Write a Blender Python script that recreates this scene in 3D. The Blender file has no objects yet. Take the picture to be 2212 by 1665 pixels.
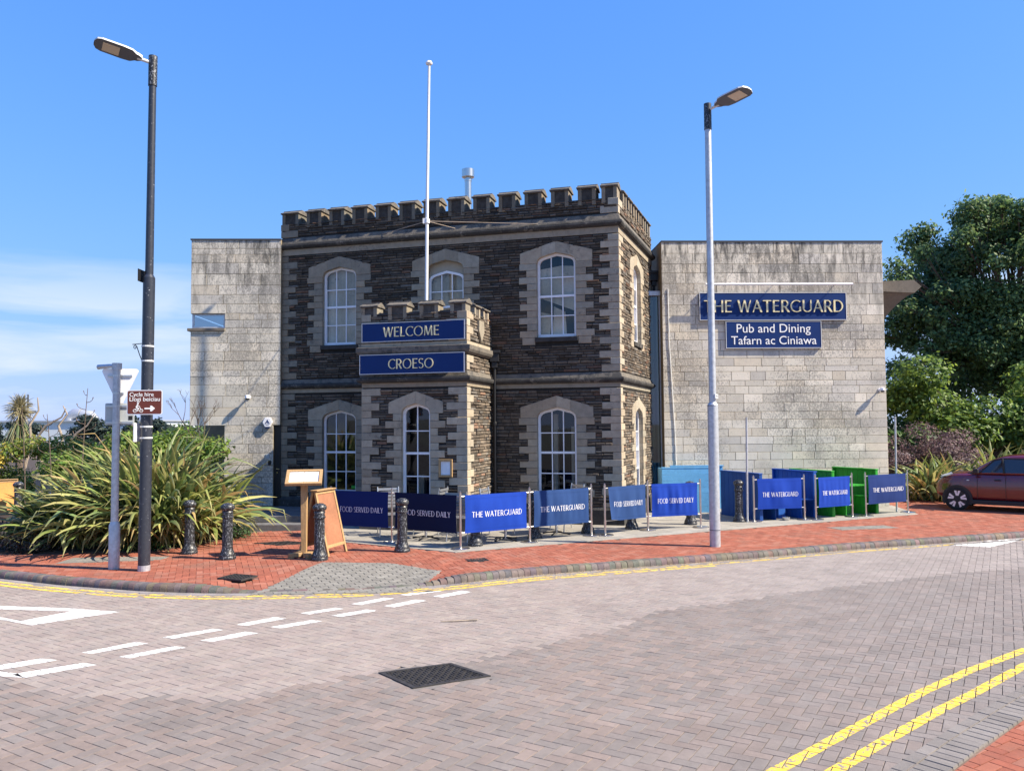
import bpy, bmesh, math, random
import numpy as np
from mathutils import Vector, Matrix, Quaternion

R = math.radians
S = bpy.context.scene
C = S.collection
rng = random.Random(7)
nr = np.random.default_rng(11)

# ------------------------------------------------------------------ camera, sky, sun, exposure
cam = bpy.data.cameras.new('camera')
cam_ob = bpy.data.objects.new('camera', cam)
C.objects.link(cam_ob)
cam.sensor_width = 36.0
cam.lens = 36.0 * 1730.0 / 2212.0
cam.clip_end = 4000
cam.clip_start = 0.05
_m = Matrix.Rotation(R(90 + 2.730), 4, 'X') @ Matrix.Rotation(-0.008, 4, 'Z')
_m.translation = (0, 0, 2.3)
cam_ob.matrix_world = _m
S.camera = cam_ob

SUN_AZ, SUN_EL = 15.2, 43.0          # azimuth in front of +X towards the viewer, elevation
world = bpy.data.worlds.new('World')
S.world = world
world.use_nodes = True
wn, wl = world.node_tree.nodes, world.node_tree.links
wn.clear()
w_out = wn.new('ShaderNodeOutputWorld')
w_bg = wn.new('ShaderNodeBackground')
w_sky = wn.new('ShaderNodeTexSky')
w_sky.sky_type = 'NISHITA'
w_sky.sun_disc = False
w_sky.sun_elevation = R(SUN_EL)
w_sky.sun_rotation = R(90 + SUN_AZ)
w_sky.altitude = 0
w_sky.air_density = 1.0
w_sky.dust_density = 0.15
w_sky.ozone_density = 6.0
# one tone curve for the whole sky, x -> k x / (1 + x / a) in each channel: holds the bright horizon back as the phone's picture does
EXPO, SKY_STR = 1.5, 0.14
w_sc = wn.new('ShaderNodeSeparateColor'); wl.new(w_sky.outputs[0], w_sc.inputs[0])
w_cc = wn.new('ShaderNodeCombineColor')
for _i, (_k, _a) in enumerate(((0.173, 5.8), (0.364, 2.5), (1.86, 0.62))):
    n1 = wn.new('ShaderNodeMath'); n1.operation = 'MULTIPLY_ADD'; n1.inputs[1].default_value = 1 / _a; n1.inputs[2].default_value = 1.0
    n2 = wn.new('ShaderNodeMath'); n2.operation = 'DIVIDE'
    n3 = wn.new('ShaderNodeMath'); n3.operation = 'MULTIPLY'; n3.inputs[1].default_value = _k / (SKY_STR * 2 ** EXPO)
    wl.new(w_sc.outputs[_i], n1.inputs[0]); wl.new(w_sc.outputs[_i], n2.inputs[0]); wl.new(n1.outputs[0], n2.inputs[1]); wl.new(n2.outputs[0], n3.inputs[0]); wl.new(n3.outputs[0], w_cc.inputs[_i])
w_tc = wn.new('ShaderNodeTexCoord')
w_map = wn.new('ShaderNodeMapping')
w_map.inputs['Scale'].default_value = (1.6, 1.6, 9.0)
w_map.inputs['Location'].default_value = (2.1, 0.0, 1.3)
w_noi = wn.new('ShaderNodeTexNoise')
w_noi.inputs['Scale'].default_value = 1.7
w_noi.inputs['Detail'].default_value = 9
w_noi.inputs['Roughness'].default_value = 0.52
w_noi.inputs['Distortion'].default_value = 0.35
wl.new(w_tc.outputs['Generated'], w_map.inputs[0])
wl.new(w_map.outputs[0], w_noi.inputs['Vector'])
w_rmp = wn.new('ShaderNodeMapRange')
w_rmp.inputs['From Min'].default_value = 0.515
w_rmp.inputs['From Max'].default_value = 0.66
w_rmp.clamp = True
wl.new(w_noi.outputs['Fac'], w_rmp.inputs['Value'])
w_sep = wn.new('ShaderNodeSeparateXYZ')
wl.new(w_tc.outputs['Generated'], w_sep.inputs[0])
w_band = wn.new('ShaderNodeMapRange')       # thin cloud lies low in the sky, all round
w_band.inputs['From Min'].default_value = 0.21
w_band.inputs['From Max'].default_value = 0.12
w_band.clamp = True
wl.new(w_sep.outputs['Z'], w_band.inputs['Value'])
w_mul = wn.new('ShaderNodeMath'); w_mul.operation = 'MULTIPLY'
wl.new(w_rmp.outputs[0], w_mul.inputs[0]); wl.new(w_band.outputs[0], w_mul.inputs[1])
w_mul2 = wn.new('ShaderNodeMath'); w_mul2.operation = 'MULTIPLY'; w_mul2.inputs[1].default_value = 0.9
wl.new(w_mul.outputs[0], w_mul2.inputs[0])
w_mix = wn.new('ShaderNodeMix'); w_mix.data_type = 'RGBA'
wl.new(w_mul2.outputs[0], w_mix.inputs[0])
wl.new(w_cc.outputs[0], w_mix.inputs[6])
w_mix.inputs[7].default_value = (0.74 / (SKY_STR * 2 ** EXPO), 0.85 / (SKY_STR * 2 ** EXPO), 1.0 / (SKY_STR * 2 ** EXPO), 1)
wl.new(w_mix.outputs[2], w_bg.inputs['Color'])
w_bg.inputs['Strength'].default_value = SKY_STR
wl.new(w_bg.outputs[0], w_out.inputs['Surface'])

sun = bpy.data.lights.new('sun', 'SUN')
sun.energy = 3.65
sun.angle = R(0.5)
sun.color = (1.0, 0.885, 0.715)
sun_ob = bpy.data.objects.new('sun', sun)
C.objects.link(sun_ob)
_d = Vector((-math.cos(R(SUN_AZ)) * math.cos(R(SUN_EL)), math.sin(R(SUN_AZ)) * math.cos(R(SUN_EL)), -math.sin(R(SUN_EL))))
sun_ob.rotation_euler = _d.to_track_quat('-Z', 'Y').to_euler()
sun_ob.location = (20, -5, 25)

S.view_settings.view_transform = 'Standard'
S.view_settings.look = 'None'
S.view_settings.gamma = 1.0
S.view_settings.use_curve_mapping = False
S.view_settings.exposure = EXPO + 0.06

# ------------------------------------------------------------------ helpers
WORLD_T = {}

def thing(name, label, cat, loc=(0, 0, 0), group=None, local=False, rotz=0.0):
    o = bpy.data.objects.new(name, None)
    C.objects.link(o)
    o.location = loc
    o.rotation_euler = (0, 0, rotz)
    o.empty_display_size = 0.1
    o['label'] = label
    o['category'] = cat
    if group:
        o['group'] = group
    if not local:
        WORLD_T[o.name] = Vector(loc)
    return o

def tag(o, label=None, cat=None, group=None, kind=None):
    if label: o['label'] = label
    if cat: o['category'] = cat
    if group: o['group'] = group
    if kind: o['kind'] = kind
    return o

def link(o, parent=None):
    C.objects.link(o)
    if parent is not None:
        o.parent = parent
        if parent.name in WORLD_T:
            o.matrix_parent_inverse = Matrix.Translation(-WORLD_T[parent.name])
    return o

def np_obj(name, V, Q, material, parent=None, col=None, smooth=False, kind=None):
    """verts (n,3), quads (m,4) or list of faces, optional vertex colours (n,3)"""
    me = bpy.data.meshes.new(name)
    V = np.asarray(V, dtype=np.float32)
    if isinstance(Q, np.ndarray):
        k = Q.shape[1]
        me.vertices.add(len(V)); me.loops.add(Q.size); me.polygons.add(len(Q))
        me.vertices.foreach_set('co', V.ravel())
        me.loops.foreach_set('vertex_index', Q.astype(np.int32).ravel())
        me.polygons.foreach_set('loop_start', (np.arange(len(Q)) * k).astype(np.int32))
        me.update(calc_edges=True)
        me.polygons.foreach_set('use_smooth', np.zeros(len(Q), dtype=bool))
    else:
        me.from_pydata(V.tolist(), [], Q)
        me.update()
    a = me.color_attributes.new('col', 'FLOAT_COLOR', 'POINT')
    cc = np.ones((len(V), 4), np.float32)
    if col is not None:
        cc[:, :3] = np.asarray(col, dtype=np.float32)
    a.data.foreach_set('color', cc.ravel())
    if material: me.materials.append(material)
    if smooth:
        me.polygons.foreach_set('use_smooth', np.ones(len(me.polygons), dtype=bool))
    o = bpy.data.objects.new(name, me)
    if kind: o['kind'] = kind
    return link(o, parent)

class Fr:
    """a flat frame: origin, direction along, outward normal; p(u, off, z)"""
    def __init__(s, o, ex, out):
        s.o = Vector(o); s.ex = Vector(ex).normalized(); s.out = Vector(out).normalized()
    def p(s, u, off, z):
        return s.o + s.ex * u + s.out * off + Vector((0, 0, z))

class MB:
    def __init__(s):
        s.v = []; s.f = []; s.c = []; s.m = []; s.col = (1, 1, 1); s.mi = 0
    def add(s, vs, fs):
        b = len(s.v)
        s.v += [tuple(x) for x in vs]; s.c += [s.col] * len(vs)
        for f in fs:
            s.f.append([b + i for i in f]); s.m.append(s.mi)
        return s
    def box(s, x0, x1, y0, y1, z0, z1):
        vs = [(x0,y0,z0),(x1,y0,z0),(x1,y1,z0),(x0,y1,z0),(x0,y0,z1),(x1,y0,z1),(x1,y1,z1),(x0,y1,z1)]
        return s.add(vs, [(0,3,2,1),(4,5,6,7),(0,1,5,4),(1,2,6,5),(2,3,7,6),(3,0,4,7)])
    def fbox(s, F, u0, u1, o0, o1, z0, z1):
        vs = [F.p(u0,o0,z0),F.p(u1,o0,z0),F.p(u1,o1,z0),F.p(u0,o1,z0),F.p(u0,o0,z1),F.p(u1,o0,z1),F.p(u1,o1,z1),F.p(u0,o1,z1)]
        return s.add(vs, [(0,3,2,1),(4,5,6,7),(0,1,5,4),(1,2,6,5),(2,3,7,6),(3,0,4,7)])
    def stone(s, F, u0, u1, z0, z1, o0, o1, ch=0.008, j=0.0, r=rng):
        J = lambda: r.uniform(-j, j)
        vs = [F.p(u0,o0,z0),F.p(u1,o0,z0),F.p(u1,o0,z1),F.p(u0,o0,z1),
              F.p(u0,o1-ch,z0),F.p(u1,o1-ch,z0),F.p(u1,o1-ch,z1),F.p(u0,o1-ch,z1),
              F.p(u0+ch+abs(J()),o1+J(),z0+ch+abs(J())),F.p(u1-ch-abs(J()),o1+J(),z0+ch+abs(J())),F.p(u1-ch-abs(J()),o1+J(),z1-ch-abs(J())),F.p(u0+ch+abs(J()),o1+J(),z1-ch-abs(J()))]
        return s.add(vs, [(8,9,10,11),(4,5,9,8),(5,6,10,9),(6,7,11,10),(7,4,8,11),(0,1,5,4),(1,2,6,5),(2,3,7,6),(3,0,4,7)])
    def prism(s, F, pts, o0, o1, back=True):
        n = len(pts)
        vs = [F.p(u, o0, z) for u, z in pts] + [F.p(u, o1, z) for u, z in pts]
        fs = [[n + i for i in range(n)]] + [(i, (i+1) % n, n + (i+1) % n, n + i) for i in range(n)]
        if back: fs.append(list(range(n))[::-1])
        return s.add(vs, fs)
    def plan(s, pts, z0, z1):
        n = len(pts)
        vs = [(x, y, z0) for x, y in pts] + [(x, y, z1) for x, y in pts]
        return s.add(vs, [[n + i for i in range(n)], list(range(n))[::-1]] + [(i, (i+1) % n, n + (i+1) % n, n + i) for i in range(n)])
    def tube(s, path, rad, n=10, cap=True):
        path = [Vector(p) for p in path]
        if not hasattr(rad, '__len__'): rad = [rad] * len(path)
        vs = []; prev = None
        for i, p in enumerate(path):
            t = (path[min(i+1, len(path)-1)] - path[max(i-1, 0)]).normalized()
            if prev is None:
                a = Vector((0,0,1)) if abs(t.z) < 0.9 else Vector((1,0,0))
                x = t.cross(a).normalized()
            else:
                x = (prev - t * prev.dot(t)).normalized()
            prev = x; y = t.cross(x)
            for k in range(n):
                a = 2*math.pi*k/n
                vs.append(p + (x*math.cos(a) + y*math.sin(a)) * rad[i])
        fs = []
        for i in range(len(path)-1):
            for k in range(n):
                fs.append((i*n+k, i*n+(k+1)%n, (i+1)*n+(k+1)%n, (i+1)*n+k))
        if cap:
            fs.append(list(range(n))[::-1]); fs.append([(len(path)-1)*n+k for k in range(n)])
        return s.add(vs, fs)
    def lathe(s, prof, c=(0,0,0), n=16):
        vs = []
        for r_, z in prof:
            for k in range(n):
                a = 2*math.pi*k/n
                vs.append((c[0]+r_*math.cos(a), c[1]+r_*math.sin(a), c[2]+z))
        fs = []
        for i in range(len(prof)-1):
            for k in range(n):
                fs.append((i*n+k, i*n+(k+1)%n, (i+1)*n+(k+1)%n, (i+1)*n+k))
        fs.append(list(range(n))[::-1]); fs.append([(len(prof)-1)*n+k for k in range(n)])
        return s.add(vs, fs)
    def build(s, name, material, parent=None, smooth=False, bevel=0.0, kind=None, auto=None):
        if not s.v: print('EMPTY', name); return None
        me = bpy.data.meshes.new(name)
        me.from_pydata([tuple(map(float, x)) for x in s.v], [], s.f)
        me.update()
        mats = material if isinstance(material, (list, tuple)) else [material]
        for m_ in mats: me.materials.append(m_)
        if len(mats) > 1: me.polygons.foreach_set('material_index', s.m)
        a = me.color_attributes.new('col', 'FLOAT_COLOR', 'POINT')
        cc = np.ones((len(s.v), 4), np.float32); cc[:, :3] = np.array(s.c, np.float32)
        a.data.foreach_set('color', cc.ravel())
        bm = bmesh.new(); bm.from_mesh(me)
        bmesh.ops.recalc_face_normals(bm, faces=bm.faces)
        bm.to_mesh(me); bm.free()
        if smooth:
            me.polygons.foreach_set('use_smooth', np.ones(len(me.polygons), dtype=bool))
            try: me.set_sharp_from_angle(angle=R(auto or 40))
            except Exception: pass
        o = bpy.data.objects.new(name, me)
        if bevel:
            b = o.modifiers.new('bevel', 'BEVEL'); b.width = bevel; b.segments = 2; b.limit_method = 'ANGLE'
        if kind: o['kind'] = kind
        return link(o, parent)

def copy_tree(root, loc, rotz=None, label=None):
    r = root.copy(); C.objects.link(r); r.location = loc
    if rotz is not None: r.rotation_euler = (0, 0, rotz)
    if label: r['label'] = label
    for ch in list(root.children):
        c = ch.copy(); C.objects.link(c); c.parent = r
        for g in list(ch.children):
            d = g.copy(); C.objects.link(d); d.parent = c
    return r

# ------------------------------------------------------------------ materials
def mat(name, rgb, rough=0.85, metal=0.0, var=0.0, vscale=8.0, bump=0.0, bscale=60.0, spec=0.4, chips=None, stain=None, vstretch=None, coat=0.0, grime=None, topstain=None):
    m = bpy.data.materials.new(name); m.use_nodes = True
    N, L = m.node_tree.nodes, m.node_tree.links
    b = N['Principled BSDF']
    b.inputs['Roughness'].default_value = rough
    b.inputs['Metallic'].default_value = metal
    b.inputs['Specular IOR Level'].default_value = spec
    if coat: b.inputs['Coat Weight'].default_value = coat; b.inputs['Coat Roughness'].default_value = 0.05
    at = N.new('ShaderNodeAttribute'); at.attribute_name = 'col'
    mul = N.new('ShaderNodeMix'); mul.data_type = 'RGBA'; mul.blend_type = 'MULTIPLY'; mul.inputs[0].default_value = 1
    mul.inputs[6].default_value = (*rgb, 1); L.new(at.outputs['Color'], mul.inputs[7])
    cur = mul.outputs[2]
    tc = N.new('ShaderNodeTexCoord')
    co = tc.outputs['Object']
    if vstretch:
        mp = N.new('ShaderNodeMapping'); mp.inputs['Scale'].default_value = vstretch
        L.new(co, mp.inputs[0]); cs = mp.outputs[0]
    else: cs = co
    def noise(scale, detail=4, rough_=0.55, vec=cs, dist=0.0):
        n = N.new('ShaderNodeTexNoise'); n.inputs['Scale'].default_value = scale
        n.inputs['Detail'].default_value = detail; n.inputs['Roughness'].default_value = rough_; n.inputs['Distortion'].default_value = dist
        L.new(vec, n.inputs['Vector']); return n.outputs['Fac']
    def mrange(v, a, c, lo=0.0, hi=1.0):
        n = N.new('ShaderNodeMapRange'); n.inputs['From Min'].default_value = a; n.inputs['From Max'].default_value = c
        n.inputs['To Min'].default_value = lo; n.inputs['To Max'].default_value = hi
        L.new(v, n.inputs['Value']); return n.outputs[0]
    def mixc(f, a, colr, mode='MIX'):
        n = N.new('ShaderNodeMix'); n.data_type = 'RGBA'; n.blend_type = mode
        if isinstance(f, float): n.inputs[0].default_value = f
        else: L.new(f, n.inputs[0])
        L.new(a, n.inputs[6])
        if isinstance(colr, tuple): n.inputs[7].default_value = (*colr, 1)
        else: L.new(colr, n.inputs[7])
        return n.outputs[2]
    if var:
        v1 = mrange(noise(vscale, 5), 0.3, 0.7, 1 - var, 1 + var)
        v2 = mrange(noise(vscale * 9, 3), 0.3, 0.7, 1 - var * 0.6, 1 + var * 0.6)
        mm = N.new('ShaderNodeMath'); mm.operation = 'MULTIPLY'; L.new(v1, mm.inputs[0]); L.new(v2, mm.inputs[1])
        cb = N.new('ShaderNodeCombineColor')
        for i in range(3): L.new(mm.outputs[0], cb.inputs[i])
        cur = mixc(1.0, cur, cb.outputs[0], 'MULTIPLY')
    if stain:   # (colour, fine scale, threshold, amount, coarse scale)
        sc, fs, th, am, cscale = stain
        lo = mrange(noise(cscale, 3, vec=co), 0.35, 0.65, -0.11, 0.11)
        ad = N.new('ShaderNodeMath'); ad.operation = 'ADD'
        L.new(noise(fs, 6, 0.65, dist=0.6), ad.inputs[0]); L.new(lo, ad.inputs[1])
        cur = mixc(mrange(ad.outputs[0], th, th + 0.1, 0, am), cur, sc)
    if topstain:   # rain streaks washed down from the coping: (colour, z from, z to, amount)
        tcol, za_, zb_, ta = topstain
        sx_ = N.new('ShaderNodeSeparateXYZ'); L.new(co, sx_.inputs[0])
        mp2 = N.new('ShaderNodeMapping'); mp2.inputs['Scale'].default_value = (1, 1, 0.22); L.new(co, mp2.inputs[0])
        nz = noise(7.0, 6, 0.68, vec=mp2.outputs[0], dist=0.4)
        ad2 = N.new('ShaderNodeMath'); ad2.operation = 'MULTIPLY'; L.new(mrange(nz, 0.44, 0.62), ad2.inputs[0]); L.new(mrange(sx_.outputs['Z'], za_, zb_, 0, ta), ad2.inputs[1])
        cur = mixc(ad2.outputs[0], cur, tcol)
    if chips:   # (colour, scale, threshold)
        cc, cs_, th = chips
        cur = mixc(mrange(noise(cs_, 5, 0.6), th, th + 0.03), cur, cc)
    if grime:   # (colour, scale, thr, amount)
        gc, gs, gt, ga = grime
        cur = mixc(mrange(noise(gs, 5, 0.6, vec=co), gt, gt + 0.15, 0, ga), cur, gc)
    L.new(cur, b.inputs['Base Color'])
    if bump:
        bp = N.new('ShaderNodeBump'); bp.inputs['Strength'].default_value = bump; bp.inputs['Distance'].default_value = 0.02
        L.new(noise(bscale, 5, 0.6, vec=co), bp.inputs['Height']); L.new(bp.outputs[0], b.inputs['Normal'])
    return m

M = {}
M['road'] = mat('road_block', (1, 1, 1), 0.9, var=0.10, vscale=3, bump=0.5, bscale=160, spec=0.25, chips=((0.10, 0.09, 0.085), 6.5, 0.735), grime=((0.09, 0.083, 0.08), 0.55, 0.55, 0.26))
M['road_bed'] = mat('road_bed', (0.10, 0.09, 0.085), 0.95, var=0.2, vscale=5)
M['red'] = mat('red_block', (1, 1, 1), 0.88, var=0.12, vscale=4, bump=0.4, bscale=140, spec=0.25, grime=((0.17, 0.10, 0.075), 1.3, 0.52, 0.45))
M['bed'] = mat('sand_bed', (0.17, 0.12, 0.10), 0.95, var=0.2, vscale=6)
M['ground'] = mat('open_ground', (0.12, 0.12, 0.10), 0.95, var=0.25, vscale=0.4)
M['slab'] = mat('concrete_slab', (0.285, 0.268, 0.235), 0.9, var=0.13, vscale=2.5, bump=0.3, bscale=90, grime=((0.2, 0.19, 0.17), 1.7, 0.55, 0.5))
M['greyblock'] = mat('grey_block', (1, 1, 1), 0.9, var=0.15, vscale=9, bump=0.5, bscale=120)
M['kerb'] = mat('kerb_brick', (1, 1, 1), 0.75, var=0.22, vscale=9, bump=0.5, bscale=70)
M['white_line'] = mat('white_line', (0.74, 0.735, 0.70), 0.8, var=0.10, vscale=5, chips=((0.36, 0.32, 0.30), 46, 0.62), grime=((0.42, 0.39, 0.36), 3.0, 0.55, 0.45))
M['yellow_line'] = mat('yellow_line', (0.72, 0.50, 0.06), 0.8, var=0.12, vscale=6, chips=((0.23, 0.2, 0.185), 34, 0.545))
M['ashlar'] = mat('ashlar', (1, 1, 1), 0.9, var=0.07, vscale=5, bump=0.25, bscale=70, spec=0.2, stain=((0.16, 0.152, 0.14), 30, 0.505, 0.6, 0.55), vstretch=(1, 1, 0.6), grime=((0.32, 0.30, 0.265), 1.1, 0.52, 0.4), topstain=((0.075, 0.072, 0.066), 4.2, 7.0, 0.9))
M['joint'] = mat('joint', (0.26, 0.205, 0.13), 0.95, var=0.15)
M['quoin'] = mat('quoin', (1, 1, 1), 0.92, var=0.14, vscale=7, bump=0.6, bscale=34, spec=0.2, stain=((0.09, 0.085, 0.08), 11, 0.63, 0.5, 1.1))
M['rubble'] = mat('rubble', (1, 1, 1), 0.95, var=0.28, vscale=12, bump=0.9, bscale=40, spec=0.15)
M['string'] = mat('sooty_stone', (0.05, 0.049, 0.048), 0.95, var=0.3, vscale=5, bump=0.7, bscale=35, spec=0.2, stain=((0.16, 0.15, 0.135), 9, 0.6, 0.7, 1.3))
M['weather'] = mat('weathered_stone', (0.14, 0.125, 0.105), 0.95, var=0.2, vscale=6, bump=0.5, bscale=40, stain=((0.05, 0.05, 0.05), 8, 0.52, 0.75, 1.4))
M['mortar'] = mat('dark_mortar', (0.02, 0.018, 0.016), 0.97, var=0.3, vscale=10)
M['plain'] = mat('plain_wall', (0.16, 0.15, 0.14), 0.95, var=0.2, vscale=3)
M['interior'] = mat('interior', (0.012, 0.011, 0.010), 0.9)
M['white'] = mat('white_paint', (0.78, 0.78, 0.80), 0.5, var=0.05, vscale=9)
M['white_metal'] = mat('white_metal', (0.72, 0.73, 0.74), 0.45, var=0.06, vscale=14, chips=((0.35, 0.34, 0.33), 40, 0.70))
M['blind'] = mat('blind', (0.56, 0.49, 0.38), 0.9, var=0.14, vscale=2.6, stain=((0.13, 0.13, 0.12), 3.0, 0.66, 0.6, 1.0))
M['fawn'] = mat('fawn_board', (0.36, 0.32, 0.25), 0.85, var=0.06)
M['navy'] = mat('navy_sign', (0.005, 0.028, 0.13), 0.5, spec=0.2, var=0.06, vscale=2)
M['gold'] = mat('gilt_letter', (0.86, 0.74, 0.42), 0.35, metal=0.15, spec=0.6)
M['cream'] = mat('cream_letter', (0.82, 0.82, 0.80), 0.6)
M['edge'] = mat('sign_edge', (0.62, 0.63, 0.62), 0.5)
M['steel'] = mat('brushed_steel', (0.62, 0.60, 0.57), 0.28, metal=1.0, var=0.05, vscale=20)
M['galv'] = mat('galvanised', (0.47, 0.49, 0.52), 0.5, metal=0.55, var=0.16, vscale=16, spec=0.5)
M['grey_paint'] = mat('grey_sign_back', (0.42, 0.45, 0.45), 0.6, var=0.06)
M['black'] = mat('black_paint', (0.026, 0.03, 0.042), 0.36, spec=0.5, var=0.2, vscale=20, chips=((0.30, 0.31, 0.33), 26, 0.66))
M['black_worn'] = mat('worn_black_paint', (0.016, 0.017, 0.02), 0.42, spec=0.5, var=0.2, vscale=20, chips=((0.21, 0.225, 0.25), 55, 0.565), vstretch=(1, 1, 0.5))
M['black_plain'] = mat('plain_black', (0.012, 0.012, 0.013), 0.5)
M['lamp_white'] = mat('lamp_casing', (0.62, 0.63, 0.64), 0.5)
M['lamp_grey'] = mat('lamp_underside', (0.10, 0.11, 0.14), 0.55)
M['lens'] = mat('lamp_lens', (0.60, 0.52, 0.42), 0.25)
M['brown'] = mat('brown_sign', (0.13, 0.032, 0.02), 0.45)
M['wood'] = mat('pale_wood', (0.37, 0.235, 0.11), 0.7, var=0.22, vscale=9, vstretch=(6, 6, 0.6), bump=0.2, bscale=30)
M['wood_panel'] = mat('wood_panel', (0.29, 0.13, 0.07), 0.6, var=0.16, vscale=3)
M['orange_wood'] = mat('orange_wood', (0.52, 0.22, 0.045), 0.6, var=0.15, vscale=3)
M['paper'] = mat('paper', (0.74, 0.77, 0.82), 0.7, var=0.05, vscale=7)
M['fabric'] = mat('banner_fabric', (1, 1, 1), 0.85, spec=0.2, var=0.06, vscale=3)
M['print'] = mat('banner_print', (0.70, 0.72, 0.76), 0.85, var=0.1, vscale=12)
M['alu'] = mat('aluminium', (0.55, 0.56, 0.57), 0.35, metal=0.8)
M['timber'] = mat('painted_timber', (1, 1, 1), 0.55, var=0.10, vscale=4, spec=0.4)
M['iron'] = mat('cast_iron', (0.05, 0.047, 0.046), 0.6, metal=0.3, var=0.3, vscale=14, bump=0.3, bscale=50)
M['car'] = mat('car_paint', (0.105, 0.008, 0.012), 0.25, spec=0.5, coat=1.0)
M['car_glass'] = mat('car_glass', (0.02, 0.025, 0.028), 0.04, spec=0.9)
M['tyre'] = mat('tyre', (0.018, 0.018, 0.018), 0.85)
M['rim'] = mat('rim', (0.70, 0.70, 0.72), 0.3, metal=0.4)
M['plastic'] = mat('black_plastic', (0.02, 0.02, 0.021), 0.6)
M['bark'] = mat('bark', (0.12, 0.09, 0.07), 0.95, var=0.3, vscale=8, bump=0.8, bscale=25)
M['dead_wood'] = mat('dead_wood', (0.33, 0.27, 0.21), 0.9, var=0.2, vscale=6)
M['soil'] = mat('soil', (0.055, 0.04, 0.03), 0.97, var=0.3, vscale=5)
M['concrete'] = mat('raw_concrete', (0.16, 0.14, 0.115), 0.95, var=0.16, vscale=2, stain=((0.08, 0.078, 0.07), 6, 0.58, 0.6, 1.0))
M['step'] = mat('stone_step', (0.12, 0.12, 0.125), 0.95, var=0.25, vscale=6, bump=0.4, bscale=40)
M['clad'] = mat('pale_cladding', (0.55, 0.60, 0.64), 0.6, var=0.04)
M['slate'] = mat('slate', (0.06, 0.065, 0.075), 0.8)
M['skin'] = mat('skin', (0.45, 0.28, 0.2), 0.6)
M['blue_cloth'] = mat('blue_cloth', (0.03, 0.12, 0.35), 0.9)
M['hair'] = mat('hair', (0.02, 0.015, 0.012), 0.7)
M['litter'] = mat('dry_litter', (1, 1, 1), 0.95)

def glass_mat(name, tint=(1, 1, 1), refl=0.10):
    m = bpy.data.materials.new(name); m.use_nodes = True
    N, L = m.node_tree.nodes, m.node_tree.links
    N.clear()
    o = N.new('ShaderNodeOutputMaterial'); t = N.new('ShaderNodeBsdfTransparent'); g = N.new('ShaderNodeBsdfGlossy')
    t.inputs[0].default_value = (*tint, 1); g.inputs['Roughness'].default_value = 0.02; g.inputs['Color'].default_value = (0.95, 0.97, 1, 1)
    fr = N.new('ShaderNodeFresnel'); fr.inputs['IOR'].default_value = 1.5
    ad = N.new('ShaderNodeMath'); ad.operation = 'ADD'; ad.inputs[1].default_value = refl - 0.04; ad.use_clamp = True
    L.new(fr.outputs[0], ad.inputs[0])
    x = N.new('ShaderNodeMixShader'); L.new(ad.outputs[0], x.inputs[0]); L.new(t.outputs[0], x.inputs[1]); L.new(g.outputs[0], x.inputs[2])
    L.new(x.outputs[0], o.inputs[0])
    return m
M['glass'] = glass_mat('window_glass', (0.9, 0.92, 0.92), 0.055)
M['link_glass'] = glass_mat('link_glass', (0.5, 0.62, 0.58), 0.10)
M['notch_glass'] = glass_mat('notch_glass', (0.8, 0.85, 0.88), 0.45)

def leaf_mat(name, gloss=0.35, trans=0.35):
    m = bpy.data.materials.new(name); m.use_nodes = True
    N, L = m.node_tree.nodes, m.node_tree.links
    b = N['Principled BSDF']; o = N['Material Output']
    at = N.new('ShaderNodeAttribute'); at.attribute_name = 'col'
    L.new(at.outputs['Color'], b.inputs['Base Color'])
    b.inputs['Roughness'].default_value = 0.75 - gloss * 0.6; b.inputs['Specular IOR Level'].default_value = 0.35
    t = N.new('ShaderNodeBsdfTranslucent')
    hs = N.new('ShaderNodeHueSaturation'); hs.inputs['Hue'].default_value = 0.485; hs.inputs['Value'].default_value = 1.5; L.new(at.outputs['Color'], hs.inputs['Color'])
    L.new(hs.outputs[0], t.inputs[0])
    x = N.new('ShaderNodeMixShader'); x.inputs[0].default_value = trans
    L.new(b.outputs[0], x.inputs[1]); L.new(t.outputs[0], x.inputs[2]); L.new(x.outputs[0], o.inputs[0])
    return m
M['leaf'] = leaf_mat('leaf')
M['blade'] = leaf_mat('flax_blade', 0.5, 0.25)
# ------------------------------------------------------------------ ground, road, pavements
ZR = -0.10
KX = np.array([-40, -20, -12, -8.235, -6.876, -5.40, -4.45, -3.67, -2.34, -1.90, -1.42, -0.88, -0.30, 0.46, 1.79, 2.17, 4.39, 5.93, 7.88, 9.13, 10.4, 16, 30, 60.])
KY = np.array([24.5, 18.2, 14.65, 12.97, 12.37, 11.86, 11.70, 11.66, 11.76, 11.88, 12.03, 12.25, 12.56, 12.92, 13.38, 13.53, 14.32, 15.0, 15.65, 16.07, 16.5, 18.3, 22.5, 31.])
def kerb_y(x): return np.interp(x, KX, KY)
def sstep(a, b, x):
    t = np.clip((np.asarray(x, float) - a) / (b - a), 0, 1); return t * t * (3 - 2 * t)
def zpav(x, y):
    s1 = sstep(-4.7, -3.7, x) * (1 - sstep(-1.5, -0.7, x))
    return -0.092 * s1 * (1 - sstep(0.1, 1.7, y - kerb_y(x)))

np_obj('ground', [(-900, -900, -0.16), (900, -900, -0.16), (900, 900, -0.16), (-900, 900, -0.16)], np.array([[0, 1, 2, 3]]), M['ground'], kind='structure')
road = np_obj('road', [(-60, -30, ZR - 0.014), (60, -30, ZR - 0.014), (60, 31, ZR - 0.014), (-60, 25, ZR - 0.014)], np.array([[0, 1, 2, 3]]), M['road_bed'], kind='structure')

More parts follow.
